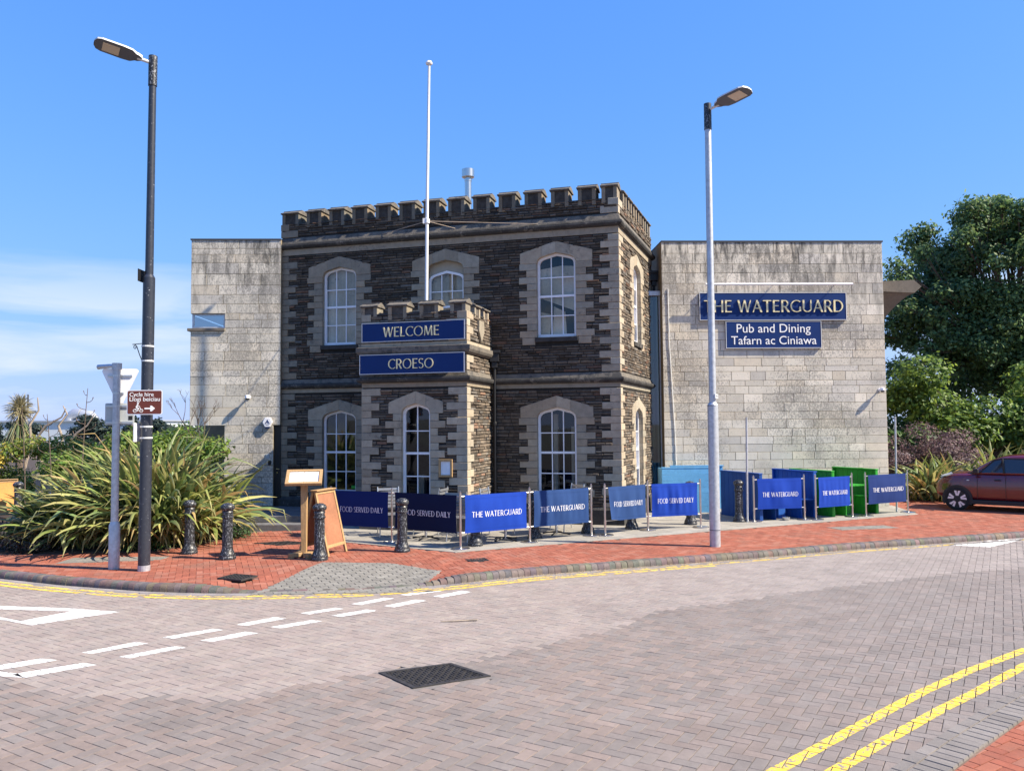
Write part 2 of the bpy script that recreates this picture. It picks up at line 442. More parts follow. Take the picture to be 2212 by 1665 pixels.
# pavement bed follows the dropped crossing
xs = np.unique(np.concatenate([np.linspace(-40, 60, 60), np.linspace(-6, 1, 40), KX]))
ds = np.array([0, 0.2, 0.4, 0.7, 1.0, 1.4, 1.8, 3, 8, 60.])
V = np.zeros((len(xs), len(ds), 3))
for j, d in enumerate(ds):
    y = kerb_y(xs) + d
    V[:, j] = np.stack([xs, y, zpav(xs, y) - 0.013], 1)
idx = np.arange(len(xs) * len(ds)).reshape(len(xs), len(ds))
Q = np.stack([idx[:-1, :-1], idx[1:, :-1], idx[1:, 1:], idx[:-1, 1:]], -1).reshape(-1, 4)
pavement = np_obj('pavement', V.reshape(-1, 3), Q, M['bed'], kind='structure')

def inpoly(x, y, poly):
    ins = np.zeros(len(x), bool); n = len(poly)
    for i in range(n):
        x0, y0 = poly[i]; x1, y1 = poly[(i + 1) % n]
        c = ((y0 > y) != (y1 > y)) & (x < (x1 - x0) * (y - y0) / (y1 - y0 + 1e-12) + x0)
        ins ^= c
    return ins

def herring(ang, x0, x1, y0, y1, s=0.1):
    """centres, half sizes and axes of a 2:1 herringbone of blocks covering a region"""
    ca, sa = math.cos(ang), math.sin(ang)
    cor = np.array([(x0, y0), (x1, y0), (x1, y1), (x0, y1)])
    lu = cor @ np.array([ca, sa]); lv = cor @ np.array([-sa, ca])
    iu = np.arange(math.floor(lu.min() / s) - 2, math.ceil(lu.max() / s) + 2); iv = np.arange(math.floor(lv.min() / s) - 2, math.ceil(lv.max() / s) + 2)
    U, Vv = np.meshgrid(iu, iv, indexing='ij'); m = (U - Vv) % 4
    out = []
    for val, hx, hy in ((0, 1.0, 0.5), (3, 0.5, 1.0)):
        k = m == val
        cu = (U[k] + hx) * s; cv = (Vv[k] + hy) * s
        out.append(np.stack([cu * ca - cv * sa, cu * sa + cv * ca, np.full(cu.shape, hx * s), np.full(cu.shape, hy * s)], 1))
    B = np.concatenate(out)
    k = (B[:, 0] > x0) & (B[:, 0] < x1) & (B[:, 1] > y0) & (B[:, 1] < y1)
    return B[k], ca, sa

def block_field(name, parent, B, ca, sa, zf, cols, material, near_n=300, gap=0.0028, ch=0.0016, dep=0.010, jit=0.0008):
    n = len(B)
    sg = np.array([(-1, -1), (1, -1), (1, 1), (-1, 1)])
    def ring(inset):
        lx = sg[None, :, 0] * (B[:, None, 2] - inset); ly = sg[None, :, 1] * (B[:, None, 3] - inset)
        return B[:, None, 0] + lx * ca - ly * sa, B[:, None, 1] + lx * sa + ly * ca
    jz = nr.uniform(-jit, jit, n)[:, None]
    tilt = nr.normal(0, jit * 0.8, (n, 4))
    tx, ty = ring(gap + ch); bx, by = ring(gap)
    tz = zf(tx, ty) + jz + tilt; mz = zf(bx, by) + jz - ch * 0.7; dz = zf(bx, by) - dep
    V = np.stack([np.concatenate([tx, bx, bx], 1), np.concatenate([ty, by, by], 1), np.concatenate([tz, mz, dz], 1)], -1)  # n,12,3
    base = np.array([[0, 1, 2, 3], [4, 5, 1, 0], [5, 6, 2, 1], [6, 7, 3, 2], [7, 4, 0, 3], [8, 9, 5, 4], [9, 10, 6, 5], [10, 11, 7, 6], [11, 8, 4, 7]])
    d = np.hypot(B[:, 0], B[:, 1] - 0.0)
    vis = (np.abs(B[:, 0]) < 0.62 * B[:, 1] + 0.05) & (B[:, 1] > 4.55)
    order = np.argsort(np.where(vis, d, 1e6))
    near = order[:near_n]; far = order[near_n:]
    for i in near:
        np_obj('paving_block', V[i], base, material, parent, col=np.repeat(cols[i:i+1], 12, 0))
    Vf = V[far].reshape(-1, 3)
    Qf = (base[None] + (np.arange(len(far)) * 12)[:, None, None]).reshape(-1, 4)
    np_obj('paving_blocks', Vf, Qf, material, parent, col=np.repeat(cols[far], 12, 0), kind='stuff')
    return tx, ty, tz

# road blocks --------------------------------------------------------------
COVER = [(-1.316, 7.877), (-0.635, 8.169), (-0.223, 7.751), (-0.925, 7.409)]
CH = [(2.0, 5.13), (2.54, 5.614), (3.239, 6.241), (3.999, 6.877), (4.618, 7.38), (6.2, 8.55), (9.0, 10.3), (14.0, 12.9)]   # channel line of near corner
def near_off(x, y):      # signed: >0 on the near pavement side of the channel line
    return np.interp(x, [p[0] for p in CH], [p[1] for p in CH], left=-99) - y
B, ca, sa = herring(R(58.4 - 90), -13.5, 14.5, 2.4, 18.5)
k = (B[:, 1] < kerb_y(B[:, 0]) - 0.14) & ~inpoly(B[:, 0], B[:, 1], [(x*1.0 + (x+0.775)*0.10, y + (y-7.8)*0.10) for x, y in COVER]) & (near_off(B[:, 0], B[:, 1]) < 0.12)
k &= np.abs(B[:, 0]) < 0.72 * B[:, 1] + 2.2
B = B[k]
DB = np.array([(-20, 9.3), (-9, 8.2), (-4.9, 7.75), (-4.0, 7.3), (-3.37, 7.28), (-2.45, 7.05), (-1.98, 7.58), (-1.37, 7.88), (-.24, 8.38), (1.06, 9.35), (1.8, 10.3), (3.29, 11.03), (4.72, 11.76), (6.61, 12.58), (8.3, 13.15), (20, 17.)])
lightz = B[:, 1] > np.interp(B[:, 0], DB[:, 0], DB[:, 1]) + nr.normal(0, 0.02, len(B))
n = len(B)
pal = np.array([(0.222, 0.196, 0.184), (0.235, 0.198, 0.18), (0.212, 0.192, 0.182), (0.226, 0.193, 0.178), (0.206, 0.19, 0.182)])
cols = pal[nr.integers(0, 5, n)] * nr.uniform(0.93, 1.07, (n, 1))
pal2 = np.array([(0.285, 0.25, 0.235), (0.275, 0.24, 0.225), (0.29, 0.26, 0.24), (0.27, 0.245, 0.232)])
cols[lightz] = pal2[nr.integers(0, 4, lightz.sum())] * nr.uniform(0.96, 1.04, (lightz.sum(), 1))
# right hand part of the road is greyer
gx = sstep(0.0, 5.0, B[:, 0])[:, None]
grey = cols.mean(1, keepdims=True) * np.array([1.03, 0.985, 0.985])
cols = cols * (1 - 0.55 * gx) + grey * 0.55 * gx
cols = cols * np.array([1.05, 1.0, 0.955])
TX, TY, TZ = block_field('road', road, B, ca, sa, lambda x, y: np.full(np.shape(x), ZR), cols, M['road'])

def clip_convex(sub, clp):
    """Sutherland-Hodgman, clp counter-clockwise"""
    out = sub
    for i in range(len(clp)):
        a, b = clp[i], clp[(i + 1) % len(clp)]
        inp, out = out, []
        if not inp: return []
        side = lambda p: (b[0]-a[0])*(p[1]-a[1]) - (b[1]-a[1])*(p[0]-a[0])
        for j in range(len(inp)):
            p, q = inp[j], inp[(j + 1) % len(inp)]
            sp, sq = side(p), side(q)
            if sp >= 0: out.append(p)
            if (sp >= 0) != (sq >= 0):
                t = sp / (sp - sq); out.append((p[0] + t*(q[0]-p[0]), p[1] + t*(q[1]-p[1])))
    return out
def ccw(p):
    a = sum(p[i][0]*p[(i+1) % len(p)][1] - p[(i+1) % len(p)][0]*p[i][1] for i in range(len(p)))
    return p if a > 0 else p[::-1]
BC = np.stack([TX.mean(1), TY.mean(1)], 1)
def paint(mb, quad, wear=0.0, lift=0.0022):
    quad = ccw([tuple(q) for q in quad])
    qa = np.array(quad); lo = qa.min(0) - 0.13; hi = qa.max(0) + 0.13
    for i in np.where((BC[:, 0] > lo[0]) & (BC[:, 0] < hi[0]) & (BC[:, 1] > lo[1]) & (BC[:, 1] < hi[1]))[0]:
        if wear and rng.random() < wear: continue
        r = ccw(list(zip(TX[i], TY[i])))
        g = clip_convex(r, quad)
        if len(g) < 3: continue
        z = float(TZ[i].max()) + lift
        mb.add([(x, y, z) for x, y in g], [list(range(len(g)))])

# white road markings: every dash is a marking of its own, all joined to the road
white = [[(-4.61, 8.662), (-4.484, 8.611), (-4.052, 9.0), (-4.226, 9.07)], [(-4.132, 8.497), (-3.989, 8.441), (-3.566, 8.827), (-3.719, 8.882)],
 [(-4.011, 9.251), (-3.868, 9.192), (-3.424, 9.565), (-3.577, 9.621)], [(-3.517, 9.102), (-3.357, 9.057), (-2.96, 9.407), (-3.141, 9.476)],
 [(-3.368, 9.811), (-3.216, 9.76), (-2.833, 10.103), (-3.003, 10.175)], [(-2.905, 9.682), (-2.762, 9.618), (-2.349, 9.95), (-2.502, 10.011)],
 [(-2.737, 10.378), (-2.598, 10.313), (-2.223, 10.608), (-2.353, 10.676)], [(-2.304, 10.235), (-2.168, 10.164), (-1.76, 10.475), (-1.918, 10.552)],
 [(-2.181, 10.876), (-2.032, 10.823), (-1.652, 11.21), (-1.803, 11.257)], [(-1.717, 10.746), (-1.572, 10.667), (-1.192, 11.044), (-1.353, 11.119)],
 [(-1.611, 11.437), (-1.486, 11.379), (-1.023, 11.673), (-1.207, 11.725)], [(-1.132, 11.314), (-0.981, 11.247), (-0.6, 11.591), (-0.743, 11.685)]]
for q in white:
    mb = MB(); paint(mb, q); mb.build('dash_marking', M['white_line'], road)
mb = MB()
for q in ([(-5.35, 8.13), (-4.931, 8.45), (-4.713, 8.388), (-5.14, 8.045)], [(-4.90, 7.92), (-4.711, 7.816), (-4.215, 8.221), (-4.395, 8.286)],
          [(-5.60, 8.2), (-4.85, 7.95), (-4.711, 7.816), (-5.02, 7.885), (-5.5, 8.02)], [(-5.9, 7.85), (-5.35, 8.13), (-5.14, 8.045), (-5.6, 7.75)]):
    paint(mb, q)
mb.build('lane_end_marking', M['white_line'], road)
mb = MB()
for q in ([(-8.3, 11.16), (-5.95, 10.77), (-5.119, 10.528), (-5.75, 10.585), (-8.2, 10.93)], [(-5.119, 10.528), (-5.863, 9.867), (-6.125, 10.073), (-5.78, 10.59)], [(-5.863, 9.867), (-6.125, 10.073), (-7.5, 10.83), (-7.4, 10.66)]):
    paint(mb, q)
mb.build('give_way_triangle_marking', M['white_line'], road)
mb = MB(); paint(mb, [(8.35, 15.55), (9.677, 16.2), (10.3, 16.25), (9.0, 15.25)]); mb.build('white_wedge_marking', M['white_line'], road)

def band(pts, off0, off1):
    """list of quads along a polyline between two lateral offsets (positive to the left)"""
    P = [Vector((x, y)) for x, y in pts]; N_ = []
    for i in range(len(P)):
        t = (P[min(i+1, len(P)-1)] - P[max(i-1, 0)]).normalized(); N_.append(Vector((-t.y, t.x)))
    return [[tuple(P[i] + N_[i]*off0), tuple(P[i+1] + N_[i+1]*off0), tuple(P[i+1] + N_[i+1]*off1), tuple(P[i] + N_[i]*off1)] for i in range(len(P)-1)]
ry1 = [(0.6, 4.55), (1.79, 5.63), (2.66, 6.39), (3.62, 7.22), (4.33, 7.78), (5.3, 8.46), (6.6, 9.3), (9.2, 10.9)]
ry2 = [(1.2, 4.72), (2.19, 5.62), (2.83, 6.18), (3.58, 6.81), (4.03, 7.16), (5.0, 7.96), (6.3, 8.83), (9.0, 10.55)]
for pl, wr in ((ry1, 0.0), (ry2, 0.03)):
    mb = MB()
    for q in band(pl, -0.05, 0.05): paint(mb, q, wr)
    mb.build('yellow_line_marking', M['yellow_line'], road)
kx = np.linspace(-9.5, 11.5, 85)
kp = list(zip(kx, kerb_y(kx)))
for o, wr in ((0.245, 0.02), (0.40, 0.10)):
    mb = MB()
    for i, q in enumerate(band(kp, -o - 0.045, -o + 0.045)):
        if o > 0.3 and q[0][0] > 3.2: continue
        paint(mb, q, wr)
    mb.build('yellow_line_marking', M['yellow_line'], road)

# kerb: rows of bullnose blocks ----------------------------------------------
kerb = thing('kerb', 'row of dark rounded kerb bricks between road and red pavement', 'kerb', (0, 12.7, 0))
kerb['kind'] = 'structure'; del kerb['category']; del kerb['label']
seg = np.linspace(-13, 15, 4000); sy = kerb_y(seg)
arc = np.concatenate([[0], np.cumsum(np.hypot(np.diff(seg), np.diff(sy)))])
stp = 0.108; cnt = int(arc[-1] / stp)
prof = [(0.115, 0.006), (0.0, 0.006), (-0.026, -0.006), (-0.044, -0.03), (-0.052, -0.062), (-0.053, -0.15), (0.115, -0.15)]
def kerb_block(i0, i1, length_gap, names='kerb_block'):
    s0, s1 = i0 + 0.003, i1 - 0.003
    pa = np.array([np.interp(s0, arc, seg), np.interp(s0, arc, sy)]); pb = np.array([np.interp(s1, arc, seg), np.interp(s1, arc, sy)])
    t = (pb - pa) / np.linalg.norm(pb - pa); nn_ = np.array([-t[1], t[0]])
    mid = (pa + pb) / 2; dz = float(zpav(mid[0], mid[1] + 0.1)) + rng.uniform(-0.003, 0.003)
    out = rng.uniform(-0.004, 0.004)
    vs = [(pa[0] + nn_[0]*(o+out), pa[1] + nn_[1]*(o+out), max(z + dz, -0.2)) for o, z in prof] + [(pb[0] + nn_[0]*(o+out), pb[1] + nn_[1]*(o+out), max(z + dz, -0.2)) for o, z in prof]
    n_ = len(prof); fs = [(j, (j+1) % n_, n_ + (j+1) % n_, n_ + j) for j in range(n_)] + [list(range(n_))[::-1], list(range(n_, 2*n_))]
    return vs, fs
kall = [(i*stp, (i+1)*stp) for i in range(cnt)]
def ksort(s): 
    x = float(np.interp(s[0], arc, seg)); y = float(np.interp(s[0], arc, sy)); return 0 if abs(x) < 0.64*y + .3 else 1, math.hypot(x, y)
kall.sort(key=ksort)
KC = [(0.12, 0.10, 0.09), (0.145, 0.115, 0.10), (0.11, 0.097, 0.09), (0.16, 0.125, 0.108), (0.13, 0.112, 0.10)]
rest = MB()
for j, s in enumerate(kall):
    vs, fs = kerb_block(s[0], s[1], 0)
    f = rng.choice(KC); f = tuple(c * rng.uniform(0.85, 1.15) for c in f)
    if j < 290:
        mb = MB(); mb.col = f; mb.add(vs, fs); mb.build('kerb_block', M['kerb'], kerb, smooth=True, auto=50)
    else:
        rest.col = f; rest.add(vs, fs)
rest.build('kerb_blocks', M['kerb'], kerb, kind='stuff')
# channel blocks laid along the kerb in the road
mb = MB()
for row in (0, 1):
    for i in range(int(arc[-1] / 0.205)):
        s0, s1 = i*0.205 + 0.1*row + 0.003, (i+1)*0.205 + 0.1*row - 0.003
        pa = np.array([np.interp(s0, arc, seg), np.interp(s0, arc, sy)]); pb = np.array([np.interp(s1, arc, seg), np.interp(s1, arc, sy)])
        if abs(pa[0]) > 0.68 * pa[1] + 0.5: continue
        t = pb - pa; t /= np.linalg.norm(t); nn_ = np.array([-t[1], t[0]])
        o0 = -0.058 - 0.104*row; o1 = o0 - 0.098
        g = rng.uniform(0.85, 1.1); mb.col = (0.27*g, 0.245*g, 0.235*g)
        z = ZR + 0.003 + rng.uniform(-.001, .001)
        a, b, c, d = pa + nn_*o0, pb + nn_*o0, pb + nn_*o1, pa + nn_*o1
        mb.add([(*a, z-.01), (*b, z-.01), (*c, z-.01), (*d, z-.01), (*a, z), (*b, z), (*c, z), (*d, z)], [(4, 5, 6, 7), (0, 1, 5, 4), (1, 2, 6, 5), (2, 3, 7, 6), (3, 0, 4, 7)])
mb.build('channel_blocks', M['road'], road, kind='stuff')

# red pavement blocks ---------------------------------------------------------
UX = [-14, -9.3, -6.9, -6.3, -5.6, -5.3, -4.55, -3.95, -1.04, 9.95, 10.05, 16.5]
UY = [15.8, 14.7, 14.8, 15.6, 17.4, 17.62, 17.75, 16.25, 14.5, 19.8, 23.4, 23.4]
GP = [(-3.72, 11.5), (-3.17, 13.55), (-2.07, 13.41), (-1.19, 12.9), (-1.40, 12.0), (-1.55, 11.6)]
MH = [(-4.49, 12.27), (-4.345, 12.60), (-3.93, 12.43), (-4.07, 12.09)]
STRIP = [(-7.7, 13.70), (-6.15, 13.98), (-6.15, 14.3), (-7.7, 14.25)]
MR = [(7.0, 17.1), (8.25, 17.35), (8.1, 17.75), (6.85, 17.5)]
MD = [(-5.1, 15.85), (-4.5, 16.1), (-3.9, 15.8), (-4.5, 15.5)]
MS = [(-0.83, 13.75), (-0.5, 13.9), (-0.4, 13.62), (-0.7, 13.5)]
B2, ca2, sa2 = herring(R(21), -11, 16.5, 11.3, 23.4)
k = (B2[:, 1] > kerb_y(B2[:, 0]) + 0.10) & (B2[:, 1] < np.interp(B2[:, 0], UX, UY))
for pg in (GP, MH, STRIP, MR, MD, MS): k &= ~inpoly(B2[:, 0], B2[:, 1], pg)
k &= np.abs(B2[:, 0]) < 0.7 * B2[:, 1] + 1.5
B2 = B2[k]; n = len(B2)
palr = np.array([(0.305, 0.102, 0.064), (0.29, 0.094, 0.059), (0.325, 0.12, 0.077), (0.27, 0.089, 0.057), (0.315, 0.13, 0.089)])
cols = palr[nr.integers(0, 5, n)] * nr.uniform(0.88, 1.1, (n, 1))
block_field('pavement', pavement, B2, ca2, sa2, zpav, cols, M['red'], near_n=290)

def grid_blocks(name, parent, poly, ang, lx, ly, zf, colf, material, gap=0.004, stretcher=True, single='paving_slab', limit=300, h=0.012, ch=0.004):
    ca_, sa_ = math.cos(ang), math.sin(ang)
    poly = ccw(poly)
    pu = [x*ca_ + y*sa_ for x, y in poly]; pv = [-x*sa_ + y*ca_ for x, y in poly]
    out = []
    for j in range(math.floor(min(pv)/ly), math.ceil(max(pv)/ly) + 1):
        sh = (j % 2) * lx * 0.5 if stretcher else 0
        for i in range(math.floor(min(pu)/lx) - 1, math.ceil(max(pu)/lx) + 1):
            u0, u1, v0, v1 = i*lx + sh + gap, (i+1)*lx + sh - gap, j*ly + gap, (j+1)*ly - gap
            q = [(u*ca_ - v*sa_, u*sa_ + v*ca_) for u, v in ((u0, v0), (u1, v0), (u1, v1), (u0, v1))]
            g = clip_convex(q, poly)
            if len(g) >= 3:
                a = abs(sum(g[t][0]*g[(t+1) % len(g)][1] - g[(t+1) % len(g)][0]*g[t][1] for t in range(len(g)))) / 2
                if a > 0.0015: out.append((sum(p[1] for p in g)/len(g), g))
    out.sort(key=lambda t: t[0])
    rest = MB()
    for k_, (_, g) in enumerate(out):
        m_ = MB() if k_ < limit else rest
        m_.col = colf()
        cx, cy = sum(p[0] for p in g)/len(g), sum(p[1] for p in g)/len(g)
        gi = [(x + (cx-x)*min(1, ch/max(.02, math.hypot(cx-x, cy-y))), y + (cy-y)*min(1, ch/max(.02, math.hypot(cx-x, cy-y)))) for x, y in g]
        dz = rng.uniform(-0.001, 0.001); nn_ = len(g)
        vs = [(x, y, float(zf(x, y)) + dz) for x, y in gi] + [(x, y, float(zf(x, y)) - h) for x, y in g]
        m_.add(vs, [list(range(nn_))] + [(nn_+t, nn_+(t+1) % nn_, (t+1) % nn_, t) for t in range(nn_)])
        if k_ < limit: m_.build(single, material, parent)
    if rest.v: rest.build(single + 's', material, parent, kind='stuff')

def greyc():
    g = rng.uniform(0.85, 1.12); return (0.215*g, 0.205*g, 0.18*g)
# dropped crossing of small grey blocks, grey strip by the flax
grow = lambda P, d: [(x + d*(x-sum(p[0] for p in P)/len(P))/max(.1, math.hypot(x-sum(p[0] for p in P)/len(P), y-sum(p[1] for p in P)/len(P))), y + d*(y-sum(p[1] for p in P)/len(P))/max(.1, math.hypot(x-sum(p[0] for p in P)/len(P), y-sum(p[1] for p in P)/len(P)))) for x, y in P]
zup = lambda x, y: zpav(x, y) + 0.004
grid_blocks('crossing', pavement, grow(GP, .05), R(28), 0.2, 0.1, zup, greyc, M['greyblock'], single='grey_paving_block', limit=300)
grid_blocks('strip', pavement, grow(STRIP, .06), R(8), 0.4, 0.2, zup, greyc, M['greyblock'], single='grey_paving_block', limit=40)
grid_blocks('right_patch', pavement, grow(MR, .06), R(12), 0.4, 0.2, zup, greyc, M['greyblock'], single='grey_paving_block', limit=40)
# patio
PATIO = [(-1.04, 14.5), (9.95, 19.8), (10.3, 21.9), (-5.2, 21.0), (-4.6, 17.9), (-3.95, 16.25)]
patio = np_obj('patio', [(x, y, -0.004) for x, y in PATIO], [list(range(6))], M['bed'], kind='structure')
def slabc():
    g = rng.uniform(0.9, 1.08); return (g, g, g)
grid_blocks('patio', patio, PATIO, R(25.7), 0.9, 0.6, lambda x, y: 0.008, slabc, M['slab'], gap=0.003, single='paving_slab', limit=300, h=0.01, ch=0.003)

# near right corner: flush channel rows and red pavement
near = np_obj('near_pavement', [(2.3, 2.2, ZR-0.012), (16, 2.2, ZR-0.012), (16, 13.9, ZR-0.012), (9.0, 10.2, ZR-0.012), (6.2, 8.45, ZR-0.012), (4.6, 7.3, ZR-0.012), (2.0, 5.0, ZR-0.012)], [list(range(7))], M['bed'], kind='structure')
kk = 0
mb_far = MB()
Pc = [Vector(p) for p in CH]
al = [0]
for i in range(1, len(Pc)): al.append(al[-1] + (Pc[i]-Pc[i-1]).length)
def chp(s): return np.array([np.interp(s, al, [p.x for p in Pc]), np.interp(s, al, [p.y for p in Pc])])
for row, (o0, wd, ln) in enumerate(((0.0, 0.1, 0.2), (0.104, 0.2, 0.1))):
    s = 0.0
    while s < al[-1] - 0.25:
        pa, pb = chp(s + 0.003), chp(s + ln - 0.003); t = pb - pa; t /= np.linalg.norm(t); nn_ = np.array([t[1], -t[0]])
        a, b, c, d = pa + nn_*(o0+.003), pb + nn_*(o0+.003), pb + nn_*(o0+wd-.003), pa + nn_*(o0+wd-.003)
        z = ZR + rng.uniform(-.001, .002) + (0.010 if row >= 1 else 0.004)
        m_ = MB() if a[1] < 9 else mb_far
        g = rng.uniform(0.82, 1.1); base = (0.225, 0.205, 0.19); m_.col = tuple(x*g for x in base)
        i_ = 0.004
        m_.add([(*(a+nn_*i_+t*i_), z), (*(b+nn_*i_-t*i_), z), (*(c-nn_*i_-t*i_), z), (*(d-nn_*i_+t*i_), z), (*a, z-.02), (*b, z-.02), (*c, z-.02), (*d, z-.02)], [(0, 1, 2, 3), (4, 5, 1, 0), (5, 6, 2, 1), (6, 7, 3, 2), (7, 4, 0, 3)])
        if m_ is not mb_far: m_.build('channel_block', M['road'], near)
        s += ln
mb_far.build('channel_blocks', M['road'], near, kind='stuff')
off_line = [q[0] for q in band(CH, -0.31, -0.31)]
REDP = ccw(off_line + [(13.5, 9.5), (13.5, 2.6), (1.0, 2.6), (1.4, 4.2)])
B3, c3, s3 = herring(R(33), 1.4, 12, 3.0, 10.5)
inside = []; edge = MB()
for i, (x, y, hx_, hy_) in enumerate(B3):
    q = ccw([(x + a_*(hx_-.0045)*c3 - b_*(hy_-.0045)*s3, y + a_*(hx_-.0045)*s3 + b_*(hy_-.0045)*c3) for a_, b_ in ((-1, -1), (1, -1), (1, 1), (-1, 1))])
    g = clip_convex(q, REDP)
    if len(g) < 3: continue
    if len(g) == 4 and max(abs(g[t][0]-q[t][0]) for t in range(4)) < 1e-6: inside.append(i)
    else:
        edge.col = tuple(palr[rng.randrange(5)]*rng.uniform(.9, 1.08)); z = ZR + .012
        edge.add([(px_, py_, z) for px_, py_ in g] + [(px_, py_, z - .012) for px_, py_ in g], [list(range(len(g)))] + [(t, (t+1) % len(g), len(g) + (t+1) % len(g), len(g)+t) for t in range(len(g))])
edge.build('cut_paving_blocks', M['red'], near, kind='stuff')
B3 = B3[inside]
cols = palr[nr.integers(0, 5, len(B3))] * nr.uniform(0.9, 1.08, (len(B3), 1))
block_field('near', near, B3, c3, s3, lambda x, y: np.full(np.shape(x), ZR + 0.012), cols, M['red'], near_n=150)

# covers ------------------------------------------------------------------------
def cover(name, label, poly, z, rows, cols_, split=True, rim=0.06, group=None):
    P = [Vector((x, y, 0)) for x, y in poly]
    c = sum(P, Vector()) / 4
    t = thing(name, label, 'manhole cover', (c.x, c.y, z), group)
    bil = lambda a, b: P[0]*(1-a)*(1-b) + P[1]*a*(1-b) + P[2]*a*b + P[3]*(1-a)*b
    def sl(mb, a0, a1, b0, b1, z0, z1):
        vs = [bil(a0, b0), bil(a1, b0), bil(a1, b1), bil(a0, b1)]
        mb.add([(v.x, v.y, z+z0) for v in vs] + [(v.x, v.y, z+z1) for v in vs], [(4, 5, 6, 7), (0, 1, 5, 4), (1, 2, 6, 5), (2, 3, 7, 6), (3, 0, 4, 7)])
    mb = MB()
    for a in ((0, 1, 0, rim), (0, 1, 1-rim, 1), (0, rim, rim, 1-rim), (1-rim, 1, rim, 1-rim)): sl(mb, *a, -0.02, 0.006)
    mb.build('frame', M['iron'], t)
    halves = ((rim, 0.497), (0.503, 1-rim)) if split else ((rim+.003, 1-rim-.003),)
    for a0, a1 in halves:
        mb = MB(); sl(mb, a0, a1, rim+.004, 1-rim-.004, -0.02, -0.004)
        for i in range(cols_ // len(halves)):
            for j in range(rows):
                w = (a1-a0) / (cols_ // len(halves)); h_ = (1-2*rim) / rows
                x0 = a0 + i*w; y0 = rim + j*h_
                if (i + j) % 2: sl(mb, x0+.12*w, x0+.88*w, y0+.35*h_, y0+.65*h_, -0.004, 0.004)
                else: sl(mb, x0+.35*w, x0+.65*w, y0+.12*h_, y0+.88*h_, -0.004, 0.004)
        mb.build('plate', M['iron'], t)
    return t
gc = grow(COVER, .13)
np_obj('cover_surround', [(x, y, ZR - .0015) for x, y in gc], [list(range(4))], M['road'], road, col=np.tile(np.array([[.20, .18, .165]]), (4, 1)))
cover('manhole_cover', 'large black iron manhole cover in the middle of the road', COVER, ZR + .004, 12, 16)
cover('inspection_cover', 'small square grey cover in red paving near the black lamp post', MH, 0.0, 12, 12, False, 0.04)
cover('inspection_cover', 'dark diamond shaped cover in red paving by the stone steps', MD, 0.0, 10, 10, False, 0.04)
cover('inspection_cover', 'smallest dark cover in red paving in front of the blue barriers', MS, 0.0, 6, 6, False, 0.05)
# a twig and dry litter in the gutter
mb = MB(); mb.tube([(-0.889, 9.848, ZR+.012), (-0.7, 9.86, ZR+.016), (-0.55, 9.895, ZR+.012), (-0.446, 9.888, ZR+.02)], [.006, .009, .009, .012], 6)
tag(mb.build('twig', M['dead_wood']), 'thin dry twig lying on the road', 'twig')
mb = MB()
for i in range(2600):
    x = rng.choice([rng.gauss(1.0, 1.2), rng.gauss(3.6, 1.5), rng.gauss(6.6, 1.1), rng.uniform(-1, 10)])
    if x < -0.8 or x > 10: continue
    y = float(kerb_y(x)) - 0.07 - abs(rng.gauss(0, 0.085)); s = rng.uniform(0.005, 0.018); a = rng.uniform(0, 6.28)
    g = rng.uniform(0.7, 1.2); mb.col = (0.52*g, 0.40*g, 0.22*g)
    z = ZR + 0.006 + rng.uniform(0, 0.008)
    mb.add([(x+s*math.cos(a), y+s*math.sin(a), z), (x-s*.4*math.sin(a), y+s*.4*math.cos(a), z+.003), (x-s*math.cos(a), y-s*math.sin(a), z), (x+s*.4*math.sin(a), y-s*.4*math.cos(a), z+.002)], [(0, 1, 2, 3)])
tag(mb.build('leaf_litter', M['litter']), 'dry tan leaf litter gathered along the kerb', 'litter', kind='stuff')
# steps beside the pub
st = thing('stone_steps', 'two dark worn stone steps in shade left of the pub', 'steps', (-6.9, 17.7, 0))
mb = MB(); mb.box(-9.4, -4.62, 17.72, 21.5, -0.05, 0.13); mb.build('step', M['step'], st, bevel=0.012)
mb = MB(); mb.box(-9.4, -4.70, 18.12, 21.5, 0.131, 0.27); mb.build('step', M['step'], st, bevel=0.012)
# ------------------------------------------------------------------ the old stone pub
TH = R(15.5); AL = R(20)
PA = Vector((2.441, 18.1, 0))
uu = Vector((math.cos(TH), -math.sin(TH), 0)); nn = Vector((-math.sin(TH), -math.cos(TH), 0))
ss = Vector((math.sin(AL), math.cos(AL), 0)); so = Vector((math.cos(AL), -math.sin(AL), 0))
WD = 8.63; LS = 4.25; PO = 1.8; PU0, PU1 = 3.15, 5.58
PB = PA - uu * WD
FM = Fr(PB, uu, nn)
FS = Fr(PA, ss, so)
FP = Fr(PB + nn * PO, uu, nn)
FPR = Fr(PB + nn * PO + uu * PU1, -nn, uu)
pub = thing('stone_pub', 'dark stone pub with battlements, pale quoins and sash windows', 'building', tuple(PB))

WIN_U = dict(z0=4.30, zs=6.04, za=6.27)
WIN_L = dict(z0=0.62, zs=2.43, za=2.67)

def arch(hw, zs, za, k=1.0):
    """half arch points from right spring to apex to left spring"""
    h = za - zs
    r = [(hw, zs), (hw*0.965, zs+0.28*h), (hw*0.87, zs+0.50*h), (hw*0.72, zs+0.64*h), (hw*0.36, zs+0.83*h), (0, za)]
    return r + [(-x, z) for x, z in r[-2::-1]]

def quoin_col(dark=1.0):
    g = rng.uniform(0.85, 1.15) * dark; t = rng.uniform(-0.012, 0.02)
    return (0.27*g + t, 0.235*g, 0.18*g - t*0.6)

